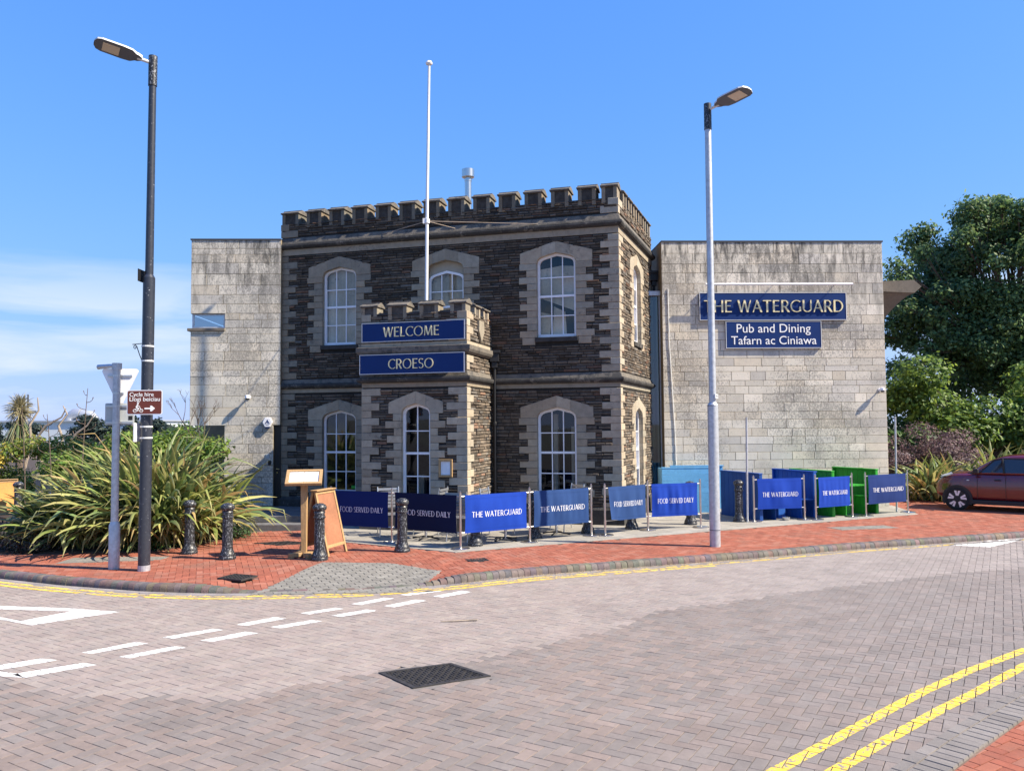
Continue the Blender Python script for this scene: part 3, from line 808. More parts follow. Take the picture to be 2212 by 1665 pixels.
def window(F, uc, spec, parent, half=0.46, cols=3, rows=4, hood=0.86, jamb=(0.24, 0.42), blind=None, drop=0.0, excl=None, z_hood=0.27, tone=1.0):
    z0, zs, za = spec['z0'], spec['zs'], spec['za']
    # hood stones, four a side of the apex
    A_ = arch(half, zs, za); nA = len(A_)
    zo, zt = zs + 0.25, za + z_hood
    outer = lambda x: zo + (zt - zo) * (1 - abs(x) / hood)
    right = A_[:nA//2+1]
    for sgn in (1, -1):
        cut = [(x, z) for x, z in right]
        for (i0, i1) in ((0, 3), (3, 5)):
            inner = cut[i0:i1+1]
            if i0 == 0: pts = [(hood, zs), ] + [(hood, zo), (inner[-1][0], outer(inner[-1][0]))] + inner[::-1]
            else: pts = [(inner[0][0], outer(inner[0][0])), (inner[-1][0], outer(inner[-1][0]))] + inner[::-1]
            mb = MB(); mb.col = quoin_col(1.08 * tone)
            mb.prism(F, [(uc + sgn*x, z) for x, z in pts], -0.24, 0.022)
            mb.build('hood_stone', M['quoin'], parent, bevel=0.008)
    # jamb stones
    n = max(4, int(round((zs - z0) / 0.158))); h = (zs - z0) / n
    for sgn in (1, -1):
        for i in range(n):
            w_ = jamb[1] if i % 2 == (0 if sgn > 0 else 0) else jamb[0]
            w_ += rng.uniform(-0.03, 0.03)
            u0, u1 = uc + sgn*half, uc + sgn*(half + w_)
            mb = MB(); mb.col = quoin_col(tone)
            mb.stone(F, min(u0, u1)+.002, max(u0, u1)-.002, z0 + i*h + .003, z0 + (i+1)*h - .003, -0.24, 0.016 + rng.uniform(0, .012), 0.007, 0.004)
            mb.build('jamb_stone', M['quoin'], parent)
            if excl is not None: excl.append((min(u0, u1), max(u0, u1), z0 + i*h, z0 + (i+1)*h))
    # sill
    mb = MB(); mb.fbox(F, uc - half - 0.05, uc + half + 0.05, -0.24, 0.05, z0 - 0.11, z0 - .002)
    mb.build('sill', M['string'], parent, bevel=0.01)
    for a, b in ((uc-half-.36, uc-half-.052), (uc+half+.052, uc+half+.36)):
        mb = MB(); mb.col = quoin_col(tone); mb.stone(F, a, b, z0-.17, z0-.003, -0.1, 0.018, .007, .004); mb.build('jamb_stone', M['quoin'], parent)
    if excl is not None:
        excl.append((uc - half - .36, uc + half + .36, z0 - 0.17, z0))
        excl.append((uc - half, uc + half, z0, za))
        excl.append(('hood', uc, hood, zs, zo, zt))
    # frame
    zs2, za2 = zs - drop, za - drop
    mb = MB()
    o0, o1 = -0.15, -0.085
    st = 0.055
    ao = arch(half, zs2, za2); ai = arch(half - st, zs2 - 0.02, za2 - st*1.05)
    for i in range(len(ao) - 1):
        q = [ao[i], ao[i+1], ai[i+1], ai[i]]
        mb.prism(F, [(uc+x, z) for x, z in q], o0, o1)
    for sg in (1, -1):
        a, b = sorted((uc + sg*half, uc + sg*(half - st)))
        mb.fbox(F, a, b, o0, o1, z0, zs2)
    mb.fbox(F, uc - half + st, uc + half - st, o0, o1 + .01, z0, z0 + 0.07)
    zm = z0 + 0.5 * (za2 - z0) - 0.02
    mb.fbox(F, uc - half + st, uc + half - st, o0 + .012, o1 - .012, zm - 0.025, zm + 0.025)
    zi0, zi1 = z0 + 0.07, za2 - st
    ucs = [uc - half + st + (2*(half - st)) * i / cols for i in range(cols + 1)]
    topz = lambda x: float(np.interp(abs(x - uc), [p[0] for p in ai[:nA//2+1]][::-1], [p[1] for p in ai[:nA//2+1]][::-1]))
    for u in ucs[1:-1]:
        mb.fbox(F, u - .011, u + .011, o0 + .015, o1 - .02, zi0, topz(u) + .01)
    zrows = [zi0, (zi0 + zm - .025) / 2, zm - .025, (zm + .025 + zs2) / 2 + 0.04, None]
    for z in (zrows[1], zrows[3]):
        mb.fbox(F, uc - half + st, uc + half - st, o0 + .016, o1 - .021, z - .011, z + .011)
    fr = mb.build('window', M['white'], parent)
    # panes, each slightly out of true
    for i in range(cols):
        for zlo, zhi in ((zi0, zrows[1]), (zrows[1], zm), (zm, zrows[3]), (zrows[3], None)):
            u0, u1 = ucs[i], ucs[i+1]
            og = -0.122
            dj = [rng.uniform(-.0025, .0025) for _ in range(4)]
            if zhi is None:
                us = np.linspace(u0, u1, 4); top = [(u, topz(u) + .012) for u in us]
                pts = [(u0, zlo), (u1, zlo)] + top[::-1]
                t1, t2 = rng.uniform(-.006, .006), rng.uniform(-.006, .006)
                vs = [F.p(u, og + t1*(u-u0) + t2*(z-zlo), z) for u, z in pts]; fs = [list(range(len(pts)))]
            else:
                vs = [F.p(u0, og+dj[0], zlo), F.p(u1, og+dj[1], zlo), F.p(u1, og+dj[2], zhi), F.p(u0, og+dj[3], zhi)]; fs = [(0, 1, 2, 3)]
            m_ = MB(); m_.add(vs, fs); m_.build('pane', M['glass'], fr)
    if drop:
        m_ = MB(); aa = arch(half, zs, za)
        m_.prism(F, [(uc+x, z) for x, z in aa] + [(uc + x, z - 0.01) for x, z in arch(half, zs2, za2)[::-1]], -0.16, -0.125); m_.build('head_panel', M['fawn'], fr)
    if blind == 'full':
        m_ = MB(); N_ = 9
        vs, fs = [], []
        for i in range(N_+1):
            u = uc - half + .03 + (2*half - .06)*i/N_
            for z in (z0 + .05, za): vs.append(F.p(u, -0.23 + 0.012*math.sin(i*2.1), z))
        for i in range(N_): fs.append((2*i, 2*i+2, 2*i+3, 2*i+1))
        m_.add(vs, fs); m_.build('blind', M['blind'], fr)
    elif blind == 'torn':
        m_ = MB(); o = -0.22
        P = lambda x, z: F.p(uc + x, o, z)
        m_.add([P(-.43, z0+.95), P(.40, z0+.62), P(.41, za-.30), P(.1, za-.27), P(-.43, za-.34)], [(0, 1, 2, 3, 4)])
        m_.add([F.p(uc-.43, o+.004, z0+.08), F.p(uc-.2, o+.004, z0+.06), F.p(uc-.16, o+.004, z0+.55), F.p(uc-.42, o+.004, z0+.62)], [(0, 1, 2, 3)])
        m_.add([F.p(uc-.14, o+.006, z0+.05), F.p(uc+.2, o+.006, z0+.05), F.p(uc+.17, o+.006, z0+.6), F.p(uc-.1, o+.006, z0+.74)], [(0, 1, 2, 3)])
        m_.build('blind', M['blind'], fr)
    return fr

def rubble(F, u0, u1, z0, z1, excl, tone=1.0, lo=0.048, hi=0.085):
    """random coursed rubble; returns list of (area, verts, faces, colour)"""
    out = []; z = z0
    while z < z1 - 0.02:
        h = min(rng.uniform(lo, hi), z1 - z)
        if z1 - (z + h) < 0.035: h = z1 - z
        zm = z + h/2
        blk = []
        for e in excl:
            if e[0] == 'hood':
                _, uc, hw, zs, zo, zt = e
                if zs < zm < zt:
                    w_ = hw if zm < zo else hw * (zt - zm) / (zt - zo)
                    blk.append((uc - w_ + .004, uc + w_ - .004))
            elif e[2] < zm < e[3]: blk.append((e[0], e[1]))
        blk.sort(); gaps = []; cur = u0
        for a, b in blk:
            if a > cur: gaps.append((cur, min(a, u1)))
            cur = max(cur, b)
        if cur < u1: gaps.append((cur, u1))
        for a, b in gaps:
            x = a
            while x < b - 0.01:
                ln = rng.uniform(0.11, 0.42)
                if b - (x + ln) < 0.09: ln = b - x
                t = rng.random()
                if t < 0.06: c = (0.145, 0.092, 0.066)
                elif t < 0.25: c = (0.102, 0.092, 0.08)
                elif t < 0.5: c = (0.122, 0.098, 0.075)
                else: c = (0.098, 0.081, 0.064)
                g = rng.choice((0.62, 0.8, 0.92, 1.0, 1.1, 1.25)) * rng.uniform(.9, 1.1) * tone
                mb = MB()
                mb.stone(F, x + .006, x + ln - .006, z + .0065, z + h - .0065, -0.03, rng.uniform(0.004, 0.036), 0.010, 0.007)
                out.append((ln*h, mb.v, mb.f, tuple(k_*g for k_ in c)))
                x += ln
        z += h
    return out

def backing(F, u0, u1, z0, z1, openings, material, name, parent, off=0.0):
    us = sorted({u0, u1, *[o[0] for o in openings], *[o[1] for o in openings]}); zs_ = sorted({z0, z1, *[o[2] for o in openings], *[o[3] for o in openings]})
    mb = MB()
    for a, b in zip(us[:-1], us[1:]):
        for c, d in zip(zs_[:-1], zs_[1:]):
            um, zm = (a+b)/2, (c+d)/2
            if any(o[0] < um < o[1] and o[2] < zm < o[3] for o in openings): continue
            mb.add([F.p(a, off, c), F.p(b, off, c), F.p(b, off, d), F.p(a, off, d)], [(0, 1, 2, 3)])
    return mb.build(name, material, parent)

STR0, STR1 = 3.10, 3.47         # string course zone
COR0, COR1 = 6.62, 7.10         # cornice zone
ZN = 7.45                        # crenel floor
ex_main = [(PU0 - .0, PU1 + .0, 0, 4.6), (-1, 20, STR0, STR1), (-1, 20, COR0, COR1)]
ex_side = [(-1, 20, STR0, STR1), (-1, 20, COR0, COR1)]
ex_porch = [(-1, 20, STR0, STR1), (-1, 20, 3.80, 4.10)]
ex_pside = [(-1, 20, STR0, STR1), (-1, 20, 3.80, 4.10)]

window(FM, 1.62, WIN_U, pub, blind='full', excl=ex_main)
window(FM, 4.45, WIN_U, pub, blind='full', excl=ex_main, drop=0.25)
window(FM, 7.18, WIN_U, pub, blind='torn', excl=ex_main, tone=1.15)
window(FM, 1.62, WIN_L, pub, excl=ex_main)
window(FM, 7.16, WIN_L, pub, excl=ex_main, tone=1.15)
window(FS, 2.12, WIN_U, pub, blind='full', excl=ex_side, tone=1.2)
window(FS, 2.12, WIN_L, pub, excl=ex_side, tone=1.2)
window(FP, 4.41, dict(z0=0.62, zs=2.54, za=2.76), pub, half=0.335, cols=2, hood=0.64, jamb=(0.20, 0.36), excl=ex_porch, tone=1.25)

def opn(uc, sp, hw=0.46): return (uc - hw, uc + hw, sp['z0'], sp['za'])
backing(FM, 0, WD, 0, ZN, [opn(1.62, WIN_U), opn(4.45, WIN_U), opn(7.18, WIN_U), opn(1.62, WIN_L), opn(7.16, WIN_L)], M['mortar'], 'front_wall', pub)
backing(FS, 0, LS, 0, ZN, [opn(2.12, WIN_U), opn(2.12, WIN_L)], M['mortar'], 'side_wall', pub)
backing(FP, PU0, PU1, 0, 4.75, [(4.41-.335, 4.41+.335, 0.62, 2.76)], M['mortar'], 'porch_wall', pub)
backing(FPR, 0, PO, 0, 4.75, [], M['mortar'], 'porch_wall', pub)
mb = MB()
q0, q1 = FP.p(PU0, 0, 0), FM.p(PU0, 0, 0)
mb.add([q0, q1, q1 + Vector((0,0,4.75)), q0 + Vector((0,0,4.75))], [(0,1,2,3)])
mb.build('porch_wall', M['plain'], pub)
mb = MB()
b0, b1, b2, b3 = PB, PB + ss*LS*1.0, PA + ss*LS, PA
Z = lambda p, z: Vector((p.x, p.y, z))
mb.add([Z(b0,0), Z(b1,0), Z(b1,ZN), Z(b0,ZN)], [(0,1,2,3)]); mb.add([Z(b1,0), Z(b2,0), Z(b2,ZN), Z(b1,ZN)], [(0,1,2,3)])
mb.build('rear_wall', M['plain'], pub)
i0, i1, i2, i3 = [p + d for p, d in ((b0, uu*.35+ss*.35), (b1, uu*.35-ss*.35), (b2, -uu*.35-ss*.35), (b3, -uu*.35+ss*.35))]
mb = MB(); mb.add([Z(i0,6.9), Z(i1,6.9), Z(i2,6.9), Z(i3,6.9)], [(0,1,2,3)])
for a, b in ((i0,i1),(i1,i2),(i2,i3),(i3,i0)): mb.add([Z(a,6.9), Z(b,6.9), Z(b,ZN), Z(a,ZN)], [(0,1,2,3)])
for (a, b, c, d) in ((b0,b1,i1,i0),(b1,b2,i2,i1),(b2,b3,i3,i2),(b3,b0,i0,i3)): mb.add([Z(a,ZN), Z(b,ZN), Z(c,ZN), Z(d,ZN)], [(0,1,2,3)])
mb.build('roof', M['plain'], pub)
# dim rooms behind the panes
mb = MB()
for za, zb in ((0.1, 3.2), (3.9, 6.8)):
    r0, r1, r2, r3 = [p + d for p, d in ((b0, uu*.3+ss*.26), (b1, uu*.3-ss*.4), (b2, -uu*.3-ss*.4), (b3, -uu*.3+ss*.26))]
    mb.add([Z(r1,za), Z(r2,za), Z(r2,zb), Z(r1,zb)], [(0,1,2,3)])
    mb.add([Z(r0,za), Z(r1,za), Z(r2,za), Z(r3,za)], [(0,1,2,3)]); mb.add([Z(r0,zb), Z(r1,zb), Z(r2,zb), Z(r3,zb)], [(0,1,2,3)])
mb.build('interior', M['interior'], pub)
mb = MB()
for u, z, w_, h in ((6.95, 0.62, 0.10, 1.9), (7.38, .62, .07, 1.6), (4.2, 0.62, 0.16, 0.55), (4.62, .62, .2, .5)):
    F_ = FP if 4 < u < 5 else FM
    mb.fbox(F_, u, u + w_, -0.75, -0.6, z, z + h)
mb.build('furniture', M['fawn'], pub)

# corner quoins --------------------------------------------------------------
def corner_quoins(pos, d1, d2, z0, z1, tone=1.0, exf=None, exs=None, uf=None, us_=None, a=0.42, b=0.20):
    """stones wrapping a corner at pos; d1, d2 the two wall directions leading away from the corner"""
    n = max(1, int(round((z1 - z0) / 0.158))); h = (z1 - z0) / n
    for i in range(n):
        l1, l2 = (a, b) if i % 2 == 0 else (b, a)
        l1 += rng.uniform(-.035, .035); l2 += rng.uniform(-.035, .035)
        pr = 0.018 + rng.uniform(0, .01)
        za, zb = z0 + i*h + .003, z0 + (i+1)*h - .003
        o1, o2 = -d2 * pr, -d1 * pr        # outwards
        inner = pos + d1*0.1 + d2*0.1
        P = [pos + o1 + o2, pos + d1*l1 + o1, pos + d1*l1 + d2*.05, inner, pos + d2*l2 + d1*.05, pos + d2*l2 + o2]
        c = 0.007
        Pt = [pos + (o1 + o2)*(1-c/pr), pos + d1*(l1-c) + o1*(1-c/pr)] + P[2:5] + [pos + d2*(l2-c) + o2*(1-c/pr)]
        mb = MB(); mb.col = quoin_col(tone)
        vs = [Z(p, za) for p in Pt] + [Z(p, za + c) for p in P] + [Z(p, zb - c) for p in P] + [Z(p, zb) for p in Pt]
        fs = []
        for r_ in range(3):
            for k_ in range(6): fs.append((r_*6+k_, r_*6+(k_+1) % 6, (r_+1)*6+(k_+1) % 6, (r_+1)*6+k_))
        fs += [list(range(6))[::-1], [18+k_ for k_ in range(6)]]
        mb.add(vs, fs); mb.build('quoin', M['quoin'], pub)
        if exf is not None: exf.append((uf - l1 if uf > 0.5 and exf is not ex_pside and exf is not ex_side else uf, uf if uf > 0.5 and exf is not ex_pside and exf is not ex_side else uf + l1, za, zb))
        if exs is not None: exs.append((us_, us_ + l2, za, zb))
for za, zb in ((0.02, STR0), (STR1, COR0), (COR1, ZN)):
    corner_quoins(PA, -uu, ss, za, zb, 1.3, ex_main, ex_side, WD, 0.0)
    corner_quoins(PB, uu, ss, za, zb, 0.8, ex_main, None, 0.0)
porch_r = PB + uu*PU1 + nn*PO; porch_l = PB + uu*PU0 + nn*PO
for za, zb in ((0.02, STR0), (STR1, 3.80), (4.10, 4.75)):
    corner_quoins(porch_r, -uu, -nn, za, zb, 1.4, ex_porch, ex_pside, PU1, 0.0)
    corner_quoins(porch_l, uu, -nn, za, zb, 1.15, None, None)
    nq = max(1, int(round((zb-za)/0.158))); hq = (zb-za)/nq
    for i in range(nq): ex_porch.append((PU0, PU0 + (0.42 if i % 2 == 0 else 0.2), za+i*hq, za+(i+1)*hq))
# far end of the side wall: a narrow run of quoins
for i in range(int(6.6/0.158)):
    z = 0.02 + i*0.158
    if STR0 - .1 < z < STR1: continue
    mb = MB(); mb.col = quoin_col(1.1); l = 0.42 if i % 2 else 0.2
    mb.stone(FS, LS - l, LS - .002, z+.003, z+.155, -.05, .02, .007, .004); mb.build('quoin', M['quoin'], pub)
    ex_side.append((LS - l, LS, z, z + .158))

# rubble stones: the largest of the front singly, the rest as one body
front = rubble(FM, 0, WD, 0, ZN, ex_main, 1.0)
front_sorted = sorted(range(len(front)), key=lambda i: -front[i][0])
single = set(front_sorted[:290])
rest = MB()
for i, (a, v, f, c) in enumerate(front):
    if i in single:
        m_ = MB(); m_.col = c; m_.add(v, f); m_.build('stone', M['rubble'], pub)
    else: rest.col = c; rest.add(v, f)
for a, v, f, c in rubble(FS, 0, LS, 0, ZN, ex_side, 1.5): rest.col = c; rest.add(v, f)  # cleaner than the sooty front; the raised tone also paints in sunlight
for a, v, f, c in rubble(FP, PU0, PU1, 0, 4.75, ex_porch, 1.25): rest.col = c; rest.add(v, f)
for a, v, f, c in rubble(FPR, 0, PO, 0, 4.75, ex_pside, 1.5): rest.col = c; rest.add(v, f)  # porch flank: sunlight painted into the lighter stone tone as well
rest.build('stones', M['rubble'], pub, kind='stuff')

# string courses and cornices -------------------------------------------------
def sweep(name, path, prof, material, closed_ends=True):
    """path: plan points (walked with the outside on the right); prof: (offset, z)"""
    P = [Vector((p.x, p.y)) for p in path]; n = len(P); nor = []
    for i in range(n):
        ds_ = []
        if i > 0: ds_.append((P[i]-P[i-1]).normalized())
        if i < n-1: ds_.append((P[i+1]-P[i]).normalized())
        ns = [Vector((d.y, -d.x)) for d in ds_]
        m_ = ns[0] if len(ns) == 1 else (ns[0]+ns[1]) / max(0.3, 1 + ns[0].dot(ns[1]))
        nor.append(m_)
    # split long runs so the bands can wander a little
    vs, fs = [], []; k_ = len(prof)
    for i in range(n):
        for o, z in prof: vs.append((P[i].x + nor[i].x*o, P[i].y + nor[i].y*o, z))
    for i in range(n-1):
        for j in range(k_-1): fs.append((i*k_+j, (i+1)*k_+j, (i+1)*k_+j+1, i*k_+j+1))
    fs += [list(range(k_)), [(n-1)*k_+j for j in range(k_)][::-1]]
    mb = MB(); mb.col = (1, 1, 1); mb.add(vs, fs); return mb.build(name, material, pub)
pth_main = [PB + ss*1.2, PB, PA, PA + ss*LS]
PQ = lambda u, o: FM.p(u, o, 0)
pth_l = [PB + ss*1.2, PB, PQ(PU0 - .0, 0)]
pth_p = [PQ(PU0, 0), PQ(PU0, PO), PQ(PU1, PO), PQ(PU1, 0)]
pth_r = [PQ(PU1, 0), PA, PA + ss*LS]
CREAM_ = M['quoin']
def band_stone(name, path, o, z0, z1, tone):
    ob = sweep(name, path, [(0, z0), (o, z0), (o, z1), (0, z1)], CREAM_)
    a = ob.data.color_attributes['col']; c = quoin_col(tone); a.data.foreach_set('color', np.tile(np.array([*c, 1.0], np.float32), len(ob.data.vertices)))
for pth in (pth_l, pth_p, pth_r):
    band_stone('band', pth, 0.02, 3.12, 3.219, 1.0)
    sweep('string_course', pth, [(0, 3.22), (.06, 3.22), (.10, 3.25), (.12, 3.29), (.11, 3.335), (.05, 3.35), (0, 3.35)], M['string'])
    sweep('weathering', pth, [(0, 3.351), (.055, 3.351), (.02, 3.45), (0, 3.46)], M['weather'])
band_stone('band', pth_main, 0.02, 6.64, 6.79, 1.0)
sweep('cornice', pth_main, [(0, 6.791), (.05, 6.791), (.10, 6.82), (.125, 6.86), (.115, 6.91), (.07, 6.94), (0, 6.94)], M['string'])
sweep('weathering', pth_main, [(0, 6.941), (.075, 6.941), (.025, 7.07), (0, 7.09)], M['weather'])
sweep('cornice', pth_p, [(0, 3.82), (.03, 3.82), (.09, 3.86), (.12, 3.91), (.12, 4.0), (.05, 4.02), (0, 4.02)], M['weather'])
band_stone('band', pth_p, 0.03, 4.021, 4.095, 1.2)
sweep('plinth', pth_r, [(0, 0.0), (.07, 0.0), (.07, .34), (.01, .42), (0, .42)], M['string'])
sweep('plinth', pth_l, [(0, 0.0), (.07, 0.0), (.07, .44), (.01, .52), (0, .52)], M['string'])
sweep('plinth', pth_p, [(0, 0.0), (.06, 0.0), (.06, .3), (.01, .37), (0, .37)], M['weather'])

# battlements --------------------------------------------------------------------
def merlon(F, u0, u1, zn, zt, depth, tone=1.0):
    body = MB(); body.col = (0.06*tone, 0.054*tone, 0.048*tone)
    zc = zt - 0.12
    body.fbox(F, u0 + .085, u1 - .085, -depth + .03, 0.004, zn - .10, zc)
    m_ = body.build('merlon', M['rubble'], pub)
    for a, b in ((u0, u0 + .09), (u1 - .09, u1)):
        q = MB(); q.col = quoin_col(0.62*tone); q.fbox(F, a, b, -depth, 0.02, zn - .13 if rng.random() < .9 else zn - .05, zc); q.build('quoin', M['quoin'], m_, bevel=0.006)
    c = MB(); e = 0.03
    prof = [(0.055, zc + .001), (0.055, zc + .035), (-0.10, zt - .025), (-0.10, zt), (-depth*0.62, zt), (-depth - .05, zc + .035), (-depth - .05, zc + .001)]
    vs = [F.p(u0 - e, o, z) for o, z in prof] + [F.p(u1 + e, o, z) for o, z in prof]; k_ = len(prof)
    c.add(vs, [(j, (j+1) % k_, k_ + (j+1) % k_, k_ + j) for j in range(k_)] + [list(range(k_))[::-1], list(range(k_, 2*k_))])
    c.build('coping', M['weather'], m_, bevel=0.008)
def crenel(F, u0, u1, zn, depth):
    c = MB(); prof = [(0.03, zn - .035), (0.03, zn), (-0.15, zn + .05), (-depth, zn + .01), (-depth, zn - .035)]
    vs = [F.p(u0, o, z) for o, z in prof] + [F.p(u1, o, z) for o, z in prof]; k_ = len(prof)
    c.add(vs, [(j, (j+1) % k_, k_ + (j+1) % k_, k_ + j) for j in range(k_)] + [list(range(k_))[::-1], list(range(k_, 2*k_))])
    c.build('crenel_coping', M['string'], pub)
spans = [(0.0, 0.47)] + [(0.70 + .638*i, 0.70 + .638*i + .42) for i in range(12)] + [(8.27, WD)]
for i, (a, b) in enumerate(spans):
    merlon(FM, a, b, ZN, 7.83, 0.42, 1.25 if i == 13 else 1.0)
    if i < len(spans) - 1: crenel(FM, b, spans[i+1][0], ZN, 0.4)
sp2 = [(0.55 + .62*i, 0.55 + .62*i + .40) for i in range(6)]
prev = 0.0
for a, b in sp2:
    if b > LS: b = LS
    merlon(FS, a, b, ZN, 7.83, 0.42, 1.3); crenel(FS, max(prev, .43), a, ZN, 0.4); prev = b
# rear and left rows, seen only through the gaps
for i in range(11): merlon(Fr(PB + ss*LS, uu, -nn), 0.5 + .7*i, .92 + .7*i, ZN, 7.83, .42)
for i in range(5): merlon(Fr(PB, ss, -so), 0.75 + .7*i, 1.17 + .7*i, ZN, 7.83, .42)
ps = [(3.05+.06, 3.50), (3.76, 4.21), (4.51, 4.95), (5.22, PU1)]
for i, (a, b) in enumerate(ps):
    merlon(FP, a, b, 4.75, 5.03, 0.30, 1.5)
    if i < 3: crenel(FP, b, ps[i+1][0], 4.75, 0.3)
for a, b in ((0.55, 0.95), (1.2, 1.6)): merlon(FPR, a, b, 4.75, 5.03, 0.30, 2.0)
crenel(FPR, .32, .55, 4.75, .3); crenel(FPR, .95, 1.2, 4.75, .3)
mb = MB(); mb.fbox(FP, PU0 + .02, PU1 - .3, -PO, -0.3, 4.55, 4.6); mb.build('porch_roof', M['plain'], pub)
mb = MB()   # carved shield on the flank of the porch
mb.col = quoin_col(1.0); mb.prism(FPR, [(0.72, 4.62), (1.08, 4.62), (1.09, 4.38), (0.9, 4.14), (0.71, 4.38)], 0.02, 0.07); mb.build('shield', M['quoin'], pub)

# ------------------------------------------------------------------ the later ashlar building, two blocks
T2 = R(2)
d2 = Vector((math.cos(T2), math.sin(T2), 0)); n2 = Vector((math.sin(T2), -math.cos(T2), 0))
FL = Fr((-6, 20.28, 0), d2, n2)
FR2 = Fr((7.5, 21.6, 0), d2, n2)
def slab_col(z, zt):
    t = rng.random()
    if t < 0.18: c = (0.62, 0.555, 0.445)
    elif t < 0.35: c = (0.56, 0.525, 0.46)
    elif t < 0.45: c = (0.68, 0.625, 0.525)
    else: c = (0.60, 0.555, 0.465)
    g = rng.uniform(0.88, 1.1); return tuple(x*g for x in c)
def ashlar(F, u0, u1, z0, z1, holes, parent, limit):
    items = []; z = z0; prev = None
    while z < z1 - .05:
        h = rng.choice((0.15, 0.21, 0.21, 0.29, 0.29, 0.24))
        if z1 - (z + h) < 0.13: h = z1 - z
        for hz in [v for hh in holes for v in (hh[2], hh[3])]:
            if z + .06 < hz < z + h + .06: h = hz - z
        zm = z + h/2
        blk = sorted((a, b) for a, b, c, d in holes if c < zm < d)
        gaps = []; cur = u0
        for a, b in blk:
            if a > cur: gaps.append((cur, a))
            cur = max(cur, b)
        if cur < u1: gaps.append((cur, u1))
        for a, b in gaps:
            x = a
            while x < b - .01:
                ln = rng.uniform(0.32, 0.95)
                if b - (x + ln) < 0.25: ln = b - x
                items.append((x, min(x + ln, b), z, z + h)); x += ln
        z += h
    items.sort(key=lambda t: -(t[1]-t[0])*(t[3]-t[2]))
    rest = MB()
    for i, (a, b, c, d) in enumerate(items):
        m_ = MB() if i < limit else rest
        m_.col = slab_col(c, z1)
        m_.stone(F, a + .0055, b - .0055, c + .005, d - .005, -0.02, 0.012 + rng.uniform(0, .005), 0.004, 0.0)
        if i < limit: m_.build('ashlar_stone', M['ashlar'], parent)
    if rest.v: rest.build('ashlar_stones', M['ashlar'], parent, kind='stuff')
left = thing('ashlar_block', 'pale stained ashlar block left of the pub with corner window notch', 'building', (-7, 20.3, 0))
uL0, uL1 = -2.135, 0.13; ZTL = 7.03
ashlar(FL, uL0, uL1, 0.28, ZTL, [(uL0 - 1, -1.28, 4.78, 5.15), (uL0 - 1, -1.265, 0, 2.32), (-0.04, 0.2, 0.28, 2.31)], left, 300)
mb = MB()
mb.fbox(FL, uL0, uL1, -6, 0, 5.15, ZTL); mb.fbox(FL, -1.28, uL1, -6, 0, 4.78, 5.149); mb.fbox(FL, uL0, uL1, -6, 0, 2.321, 4.779)
mb.fbox(FL, -1.265, -0.04, -6, 0, 0, 2.32); mb.fbox(FL, uL0 - .5, -1.266, -6, -2.6, 0, 2.32); mb.fbox(FL, -0.039, uL1, -6, -0.12, 0, 2.32)
mb.build('wall', M['joint'], left)
mb = MB(); mb.fbox(FL, uL0 - .02, uL1, -6, 0.035, ZTL + .001, ZTL + .035); mb.build('coping', M['slate'], left)
mb = MB(); mb.fbox(FL, uL0 - .07, -1.27, -2.4, 0.06, 4.70, 4.775); mb.build('window_sill', M['concrete'], left, bevel=0.008)
mb = MB()
for a, b, c, d in ((uL0 + .02, -1.285, 4.78, 4.82), (uL0 + .02, -1.285, 5.11, 5.148), (uL0 + .02, uL0 + .06, 4.82, 5.11), (-1.33, -1.285, 4.82, 5.11)): mb.fbox(FL, a, b, -0.10, -0.05, c, d)
wf = mb.build('window', M['galv'], left)
mb = MB(); mb.add([FL.p(uL0+.06, -.075, 4.82), FL.p(-1.33, -.075, 4.82), FL.p(-1.33, -.075, 5.11), FL.p(uL0+.06, -.075, 5.11)], [(0,1,2,3)]); mb.build('pane', M['notch_glass'], wf)
mb = MB(); mb.add([FL.p(uL0+.04, -.1, 4.82), FL.p(uL0+.04, -2.3, 4.82), FL.p(uL0+.04, -2.3, 5.11), FL.p(uL0+.04, -.1, 5.11)], [(0,1,2,3)]); mb.build('pane', M['glass'], wf)
mb = MB(); mb.fbox(FL, -0.03, 0.125, -0.11, -0.07, 0.28, 2.30); dr = mb.build('door', M['black_plain'], left)
mb = MB(); mb.fbox(FL, 0.02, 0.10, -0.069, -0.04, 1.20, 1.215); mb.fbox(FL, 0.035, 0.055, -0.069, -0.05, 1.1, 1.13); mb.build('door_handle', M['steel'], dr)
# small fittings on the wall
def wall_box(name, label, cat, F, u, z, w_, h, d, m_):
    mb = MB(); mb.fbox(F, u - w_/2, u + w_/2, 0.016, d, z - h/2, z + h/2); return tag(mb.build(name, m_, bevel=0.006), label, cat)
wall_box('call_panel', 'small pale square panel on ashlar beside the black door', 'panel', FL, -0.178, 1.534, 0.09, 0.12, 0.03, M['grey_paint'])
wall_box('key_box', 'small black key box below the panel by the door', 'box', FL, -0.124, 1.366, 0.07, 0.12, 0.06, M['black_plain'])
al_ = thing('alarm_box', 'white hexagonal alarm box on the ashlar wall beside the pub', 'alarm', tuple(FL.p(-0.17, 0.02, 2.38)))
hx = [(-0.17 + .125*math.cos(R(60*i)), 2.385 + .14*math.sin(R(60*i))) for i in range(6)]
mb = MB(); mb.prism(FL, hx, 0.016, 0.10); mb.build('casing', M['white'], al_, bevel=0.012)
mb = MB(); mb.prism(FL, [(-.235, 2.27), (-.105, 2.27), (-.12, 2.235), (-.22, 2.235)], 0.03, 0.09); mb.build('strobe', M['navy'], al_)
mb = MB()
mb.prism(FL, [(-.17, 2.455), (-.235, 2.345), (-.21, 2.345), (-.17, 2.415), (-.13, 2.345), (-.105, 2.345)], 0.1005, 0.103); mb.prism(FL, [(-.17, 2.40), (-.19, 2.365), (-.15, 2.365)], 0.1005, 0.103)
mb.fbox(FL, -.21, -.13, .1005, .103, 2.318, 2.33)
mb.build('emblem', M['navy'], al_)
